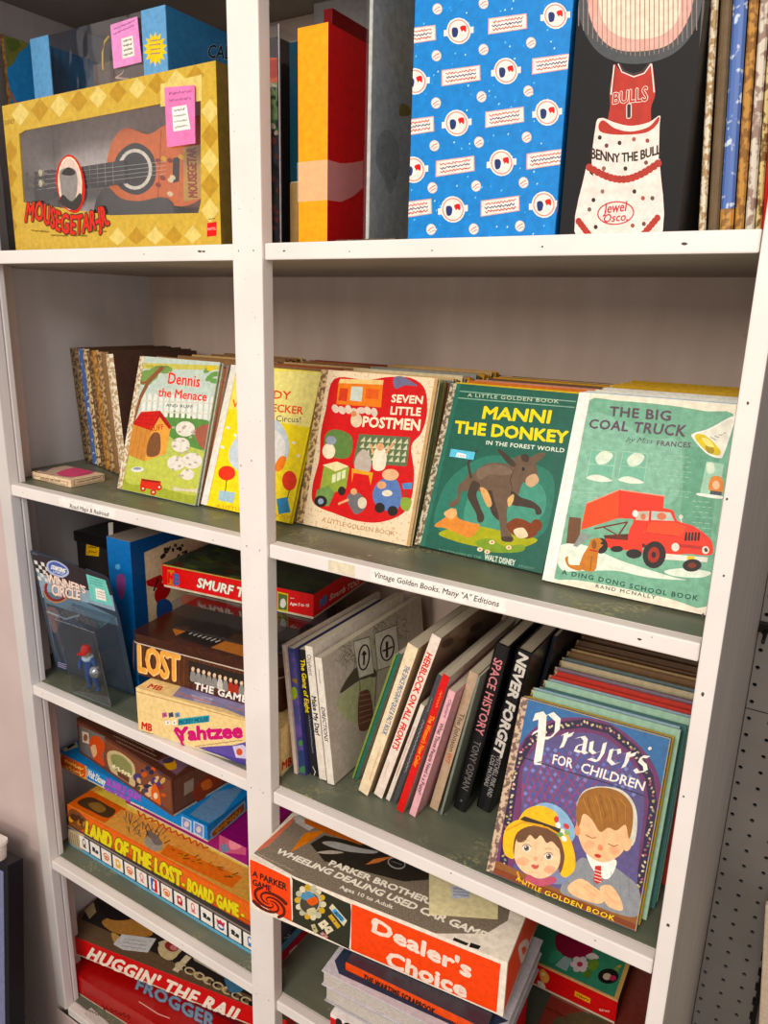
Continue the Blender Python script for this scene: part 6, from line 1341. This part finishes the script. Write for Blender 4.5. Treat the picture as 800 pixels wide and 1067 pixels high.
flat('thick pale grey book lying third in the pile', (338, 1026), z - .0600, .0246, .215, .18, 2.0, ink('a8a4a8', .4), PGH)
# red and white carton at the base of the pile
ztop = z - .0604; p = on_z(344, 1055, ztop); mw = frame(p.x, p.y, zD, 1.5); w, h, d = .19, ztop - zD, .18
def art_base(b):
    a = front(b, mw, w, h, CW3); a.loc([(0, h - .006), (w, h - .006), (w, h), (0, h)], ink('e6dcd6')); a.t('IO', (104, 430), (190, 457), (106, 372), K, .09)
    a = topf(b, mw, w, d, h, CW3); a.poly([(118, 315), (150, 296), (190, 330), (160, 352)], ink('c8323a')); a.poly([(240, 370), (262, 350), (330, 390), (310, 400)], K)
carton('board_game_box', 'red and white box standing under the pile of flat books', 'box', mw, w, d, h, ink('c92a36', .4), art=art_base, group=GB, top=ink('d8cfca', .5), trayh=.004)
# orange game box lying across the pile
mw = frame(.0518, -.0557, zT + .0008, 5.5); w, h, d = .3456, .0758, .215
ORG = ink('ee5a18', .4); WB = ink('efe2d2', .45); SPK = pattern('6b5d4e', '8d7d68', 700, .5, .6)
GRN = ink('2f2f24', .45)
def art_deal(b):
    a = front(b, mw, w, h, CD2); OR2 = ink('ee5616', .4)
    a.blob([(46, 246), (60, 250), (215, 326), (232, 345), (236, 440), (240, 528), (232, 528), (70, 440), (56, 430), (48, 330)], OR2, 3)
    a.t('A PARKER', (58, 322), (216, 392), (60, 296), K, .05, 1, tr=(216, 358)); a.t('GAME', (58, 362), (142, 396), (60, 336), K, .05)
    cx, cy = 138, 446
    for arm in range(4):
        pts = []
        for k in range(16):
            t = k / 15; an = arm * math.pi / 2 + t * 4.2; rr_ = 8 + 82 * t; pts.append((cx + rr_ * math.cos(an) * .95, cy + rr_ * math.sin(an) * .62 + rr_ * math.cos(an) * .42))
        for k in range(15): a.line(pts[k:k + 2], 4 + 12 * k / 15, ink('5a1e12'))
    a.blob([(243, 345), (255, 338), (480, 440), (512, 462), (512, 560), (505, 655), (490, 650), (260, 540), (245, 520)], GRN, 3)
    for k in range(14):
        t = k * 2 * math.pi / 14; a.ell(326 + 58 * math.cos(t), 445 + 68 * math.sin(t) + 10 * math.cos(t), 16, 14, ink(('d8cdb0', 'c9a24a', 'b9b8a0')[k % 3]), k * 26)
    a.ell(326, 445, 50, 58, ink('b9b09a'), 15); a.ell(322, 448, 44, 48, ink('4a4438'), 15); a.blob([(285, 410), (320, 395), (350, 420), (330, 440), (290, 430)], ink('5a8aa8')); a.blob([(310, 435), (350, 420), (362, 445), (330, 460)], ink('d8632a')); a.blob([(310, 480), (345, 470), (350, 500), (320, 505)], ink('c9bf9a'))
    a.poly([(412, 470), (428, 452), (496, 530), (480, 556)], ink('d9cdb0')); a.poly([(426, 486), (440, 472), (484, 524), (472, 538)], ink('4a9ac8')); a.t('AUTO', (436, 496), (468, 530), (446, 484), ink('1c3a54'), .04)
    for q, c in (([(408, 510), (424, 500), (466, 556), (452, 568)], 'c9a24a'), ([(360, 545), (392, 525), (412, 545), (380, 572)], 'ded2b4'), ([(388, 560), (420, 555), (434, 575), (402, 595)], 'ded2b4'), ([(328, 550), (346, 545), (362, 580), (344, 592)], 'b9b088'), ([(370, 590), (384, 582), (408, 604), (400, 615)], 'c98a84')):
        a.poly(q, ink(c)); m = [sum(p[i] for p in q) / 4 for i in (0, 1)]; a.ell(m[0], m[1], 5, 4, ink('6a5a4a'))
    a.crop = CW3; a.loc([(a.P((152, 100))[0], .0022), (w - .0075, .0022), (w - .0075, h - .0055), (a.P((152, 100))[0], h - .0055)], OR2)
    fat = dict(bold=.10, out=None)
    PK = ink('f3dccb', .45)
    a.t("Dealer's", (226, 68), (566, 230), (236, 22), PK, .055, 1, tr=(570, 176)); a.ell(236, 36, 13, 14, PK)
    a.t('Choice', (274, 184), (550, 298), (282, 134), PK, .055, 1, tr=(552, 246))
    a = right(b, mw, w, d, h, CD3); a.loc([(.004, .003), (d, .003), (d, h - .005), (.004, h - .005)], OR2)
    a.t("Dealer's", (492, 486), (640, 318), (480, 424), PK, .05, 1, tr=(632, 250)); a.t('Choice', (524, 556), (640, 400), (516, 494), PK, .05, 1, tr=(632, 338))
    a = topf(b, mw, w, d, h, CD2); a.poly([(62, 218), (72, 205), (250, 60), (800, 250), (1250, 480), (1240, 530), (1140, 590), (800, 590), (420, 420)], SPK)
    a.poly([(325, 175), (390, 135), (600, 180), (850, 270), (1000, 330), (760, 350), (390, 255)], ink('2c2620', .4)); a.poly([(232, 215), (300, 125), (400, 110), (330, 160), (270, 195)], ink('cf7a34')); a.poly([(250, 45), (285, 40), (345, 100), (320, 115), (255, 75)], ink('b9b0a8')); a.poly([(300, 55), (420, 105), (600, 165), (560, 180), (400, 125), (300, 80)], ink('b9622e')); a.poly([(62, 215), (255, 44), (240, 80), (130, 185)], ink('c9705a'))
    a.blob([(380, 170), (440, 165), (560, 195), (640, 210), (600, 220), (470, 205)], ink('a9a4a0')); a.blob([(355, 215), (420, 205), (480, 215), (420, 222)], ink('b5a89a')); a.poly([(580, 272), (620, 245), (720, 230), (640, 262)], ink('c97a4a')); a.ring(725, 264, 40, 24, 5, ink('a9a4a0'), 15)
    for k in range(5): a.line([(700 + k * 12, 255 + k * 4), (750 - k * 6, 272 - k * 2)], 2, ink('8a8580'))
    CR2 = ink('f4ead8', .45)
    a.crop = CD1
    a.t('PARKER BROTHERS', (205, 136), (447, 231), (211, 124), CR2, .06, .98, .15, tr=(452, 217)); a.t('WHEELING DEALING USED CAR GAME', (84, 108), (566, 308), (94, 98), CR2, .06, .96, .15, tr=(574, 292)); a.t('Ages 10 to Adult', (230, 190), (352, 238), (234, 182), CR2, .03)
    a.squig((40, 110), (124, 150), 5, ink('b9a890'), 12, 1.2); a.poly([(496, 304), (530, 318), (520, 326), (490, 314)], ink('2a2420')); a.poly([(534, 316), (558, 324), (552, 332), (530, 326)], ink('1c1816'))
carton('board_game_box', 'orange and white car dealing game box jutting out over the front of the lower shelf', 'board game', mw, w, d, h, WB, art=art_deal, group=GB, trayh=0)
mwn = mw @ Matrix.Translation((0, 0, h + .0004))
r = thing('paper_note', mwn, 'pale yellow note lying on the orange car game box', 'note'); b = MB(); a = Art(MB(), mwn, (0, 0, 0), (1, 0, 0), (0, 1, 0), w, d, CD3)
q = [a.P(p) for p in ((108, 292), (394, 312), (396, 210), (330, 120), (108, 112))][::-1]
if sum(q[i - 1][0] * q[i][1] - q[i][0] * q[i - 1][1] for i in range(5)) < 0: q = q[::-1]
q = clip_poly(q, .001, w - .001, .001, d - .001); b.prism([(x, y, .0006) for x, y in q][::-1], (0, 0, -.0005), ink('e6d9ae', .6)); a2 = Art(b, mwn, (0, 0, .0006), (1, 0, 0), (0, 1, 0), w, d, CD3)
a2.poly([(198, 170), (280, 186), (278, 222), (200, 226)], ink('c9cdd6')); 
for k in range(3): a2.squig((206, 182 + k * 13), (272, 190 + k * 12), 7, ink('5a6a9a'), 6, 2)
b.build('note_paper', r)
# floral red game box and what it stands on
CF = (530, 960, .2)
mw = frame(.3930, .030, zD, .5); w, h, d = .135, .046, .32
def art_brown(b):
    a = topf(b, mw, w, d, h, CF); a.blob([(250, 500), (420, 470), (520, 520), (420, 560), (250, 560)], ink('4a4a34', .2)); a.line([(130, 330), (350, 440)], 8, ink('8a4a3c', .2)); a.line([(90, 400), (300, 500)], 10, ink('5a2a20', .2)); a.line([(160, 350), (420, 480)], 4, ink('a8786a', .2))
carton('board_game_box', 'reddish brown shiny flat box under the red floral box', 'board game', mw, w, d, h, ink('74342a', .18), group=GB, art=art_brown)
mw = frame(.3450, .1905, zD + .0464, .8); w, h, d = .1370, .0420, .165
def art_floral(b):
    a = front(b, mw, w, h, CF); a.loc([(0, h - .003), (w, h - .003), (w, h), (0, h)], ink('c9a070')); a.blob([(160, 265), (180, 250), (210, 290), (200, 320), (170, 310)], ink('d9a05a')); a.blob([(150, 310), (180, 320), (190, 350), (160, 345)], ink('d8c4b4')); a.ell(178, 275, 10, 10, ink('e9c49a'))
    a.poly([(345, 362), (425, 402), (422, 428), (342, 388)], ink('e0a83a')); a.squig((352, 380), (414, 412), 12, ink('8a3a1a'), 5, 4); a.squig((470, 460), (525, 470), 14, ink('e3b0a8'), 6, 3)
    a = right(b, mw, w, d, h, CF); a.poly([(590, 420), (620, 380), (612, 440), (585, 480)], ink('b9aaa0'))
    a = topf(b, mw, w, d, h, CF); a.loc([(.002, .002), (w - .006, .002), (w - .006, d - .004), (.002, d - .004)], ink('3f8466')); a.loc([(w - .0045, .002), (w, .002), (w, d), (w - .0045, d)], ink('c9a86a'))
    a.blob([(240, 100), (260, 60), (340, 60), (420, 110), (440, 150), (400, 185), (320, 190), (260, 160)], ink('8a1a3a')); a.blob([(400, 180), (440, 165), (470, 190), (430, 200)], ink('e0d4d0'))
    for k in range(6): t = k * math.pi / 3; a.ell(370 + 32 * math.cos(t), 224 + 28 * math.sin(t), 19, 16, ink('d8c4c6'))
    a.ell(370, 224, 15, 13, ink('b03a4a')); a.blob([(410, 220), (450, 195), (470, 230), (430, 260)], ink('6a8a3a')); a.blob([(390, 265), (430, 250), (425, 290), (395, 290)], ink('5a7a34')); a.poly([(240, 230), (290, 180), (330, 200), (300, 260)], ink('9ab0b0')); a.blob([(205, 200), (240, 150), (280, 180), (230, 215)], ink('4a9a7a'))
    a.ell(518, 286, 54, 40, ink('15130f')); a.ell(512, 288, 22, 18, ink('c9b09a')); a.ell(542, 296, 18, 14, ink('b03a5a')); a.ell(560, 250, 14, 8, ink('7a9a4a'), 30); a.ell(575, 235, 12, 7, ink('c9a04a'), -20)
carton('board_game_box', 'red box with green floral lid and black oval under the right end of the shelf', 'board game', mw, w, d, h, ink('c0202a', .4), art=art_floral, group=GB, right=ink('4a1a1c', .5), top=ink('c9a070'))

# ---------------------------------------------------------------- paper labels and marks on the shelf edges
def lip(shelf, q0, q1, z, text, bl, br, tl, crop, label, name='paper_label', m='efe9e2'):
    b = MB(); mwl = Matrix.Translation((0, LIP, z - .018)); a = Art(b, mwl, (-1, 0, 0), (1, 0, 0), (0, 0, 1), 2, .018, crop)
    x0, x1 = a.P(q0)[0] - 1, a.P(q1)[0] - 1
    b.prism([(x0, -.0002, .0022), (x1, -.0002, .0022), (x1, -.0002, .0160), (x0, -.0002, .0160)], (0, .0002, 0), ink(m, .45))
    a.base = .0003
    if text: a.t(text, bl, br, tl, ink('4a4644'), .012)
    o = b.build(name, SH[shelf], label=label); o.location = (0, LIP, z - .018)
lip('B', (175, 720), (345, 760), 1.1549, 'Road Maps & Railroad', (208, 740), (322, 766), (210, 728), (0, 270, .35), 'white paper label')
lip('B', (330, 40), (735, 150), 1.1549, 'Vintage Golden Books. Many "A" Editions', (341, 60), (712, 149), (345, 44), (270, 580, .35), 'white paper label')
lip('B', (205, 28), (285, 46), 1.1549, '', None, None, None, (270, 580, .35), 'yellowed strip of tape', 'tape_strip', 'ddd2ba')
# nail heads, chips and a drip on the front posts and shelf edges
def dots(parent, name, pts, off, m='4f463f', kind=None):
    b = MB()
    for (x, z, rx, rz) in pts:
        n = 9; b.face([(x + rx * math.cos(2 * math.pi * k / n) * rnd.uniform(.7, 1.2), off, z + rz * math.sin(2 * math.pi * k / n) * rnd.uniform(.7, 1.2)) for k in range(n)], ink(m, .7))
    return b.build(name, parent)
pp = []
for (px, qy) in ((248.5, 261.5), (264, 261), (257, 569), (270.5, 573.5), (261.5, 820.5), (274, 826), (267, 1035.5), (280, 1042.5), (251, 485), (262, 480)):
    q = on_y(px, qy, 0); pp.append((q.x, q.z, .0009, .0012))
for k in range(60): pp.append((rnd.uniform(.003, .040), rnd.uniform(.3, 1.85), rnd.uniform(.0002, .0006), rnd.uniform(.0002, .0007)))
posts = [o for o in bc.children if o.name.startswith('front_post')]
dots(posts[0], 'nail_marks', pp, -.0001)
pp = []
for (px, qy, s) in ((735.5, 573, 2), (754, 600, 1.2), (732, 641, 1.6), (732, 723.5, 2), (696, 964, 2.2), (712, 830, 1.2), (775, 350, 1.4), (779, 420, 1.2), (757, 520, 1.2)):
    q = on_y(px, qy, 0); pp.append((q.x, q.z, .0008 * s, .0011 * s))
dots([o for o in bc.children if o.name.startswith('side_panel')][0], 'paint_specks', pp, -.0001)['kind'] = 'stuff'
for k, pts in dict(A=((296, 261.5, 2), (364, 262, 1), (450, 261, 1), (565, 257, 1.3), (713, 254, 3), (150, 265, 1.2), (208, 262, 4), (212, 262, 3)), B=((24, 513, 1.2), (143, 541, 1.2), (222, 563, 1), (666, 666, 2.5), (679, 664, .8)), C=((44, 723, 1.4), (93, 746, 1.2), (231, 808, 1.2), (470, 910, 1.5), (620, 980, 1.2)), D=((120, 945, 1), (190, 985, 1.2))).items():
    dots(SH[k], 'paint_specks', [(on_y(x, y, LIP).x, on_y(x, y, LIP).z, .0009 * s, .0007 * s ** .5) for x, y, s in pts], LIP - .0001)

# ---------------------------------------------------------------- at the edges of the picture
r = thing('pegboard_upright', frame(xe, py - .012, .10), 'black slotted metal upright at the right edge of the pegboard', 'shop fitting')
b = MB(); b.box(0, .006, 0, .0115, 0, 1.3, ink('1a1716', .5))
for k in range(40): b.box(-.004, 0, .002, .010, .02 + k * .032, .03 + k * .032, ink('1a1716', .5))
b.build('slotted_upright', r)
b = MB(); b.box(-.004, .010, .0, .0115, -.1, 0, ink('1a1716', .5)); b.build('foot', r)
q0, q1 = on_y(797, 950, py - .06), on_y(790.5, 1067, py - .06); rl = math.degrees(math.atan2(q0.x - q1.x, q0.z - q1.z)); xb = q1.x - (q0.x - q1.x) / (q0.z - q1.z) * q1.z
r = thing('foam_board', frame(xb, py - .066, 0, 0, 0, rl), 'cream panel edge at the lower right beside the pegboard', 'panel')
b = MB(); b.box(0, .30, 0, .012, .03, q0.z + .02, ink('d9c6b0', .6)); b.build('board_sheet', r, .002)
b = MB(); b.box(0, .30, -.0015, .012, .002 + max(0, .30 * math.sin(rad(rl))), .0298 + max(0, .3 * math.sin(rad(rl))), ink('b9a690', .6)); 
p = on_y(790, 651, py)
r = thing('peg_hook', frame(p.x, py, p.z), 'black plastic hook on the pegboard beside the right post', 'hook')
b = MB(); b.box(-.006, .030, -.010, -.0008, -.008, .008, ink('151312', .4)); b.build('mounting_plate', r, .001)
b = MB(); b.tube([(.012, -.010, -.004), (.012, -.045, -.010), (.012, -.052, -.004)], .0028, ink('151312', .4)); b.build('hook_arm', r)
# lower left: a dark display board leaning on the wall with a white tub on its top edge
p0, p1 = on_y(8.2, 903, -.06), on_y(10, 1067, -.11)
k = p1.z / (p0.z - p1.z); pb = p1 - (p0 - p1) * k; dv = p0 - pb
lean_ = math.degrees(math.atan2(dv.y, dv.z)); roll_ = math.degrees(math.atan2(dv.x, math.hypot(dv.y, dv.z))); H_ = dv.length; W_b = .5
fr = frame(pb.x, pb.y, .002, 0, lean_, roll_)
mwp = fr @ Matrix.Translation((-W_b, 0, 0))
r = thing('display_board', mwp, 'black-edged blue grey display board leaning at the lower left edge', 'display board')
b = MB(); b.box(0, W_b, 0, .03, .02, H_, ink('17161c', .4)); b.build('frame', r, .001)
b = MB(); b.box(.02, W_b - .012, -.0012, -.0001, .05, H_ - .014, ink('777a98', .4)); b.build('printed_panel', r, label='blue grey printed panel')
mwt = mwp @ Matrix.Translation((W_b - .178, -.016, H_ + .0006))
r = thing('white_tub', mwt, 'white plastic tub resting on the display board at the left edge', 'tub')
b = MB(); b.prism(rr(.155, .036, .016, 0), (0, 0, .026), ink('ded2ca', .4)); b.build('tub_body', r)
b = MB(); b.prism(rr(.155, .036, .016, .0262, .002), (0, 0, .006), ink('efe5de', .35)); b.build('lid', r, .001)
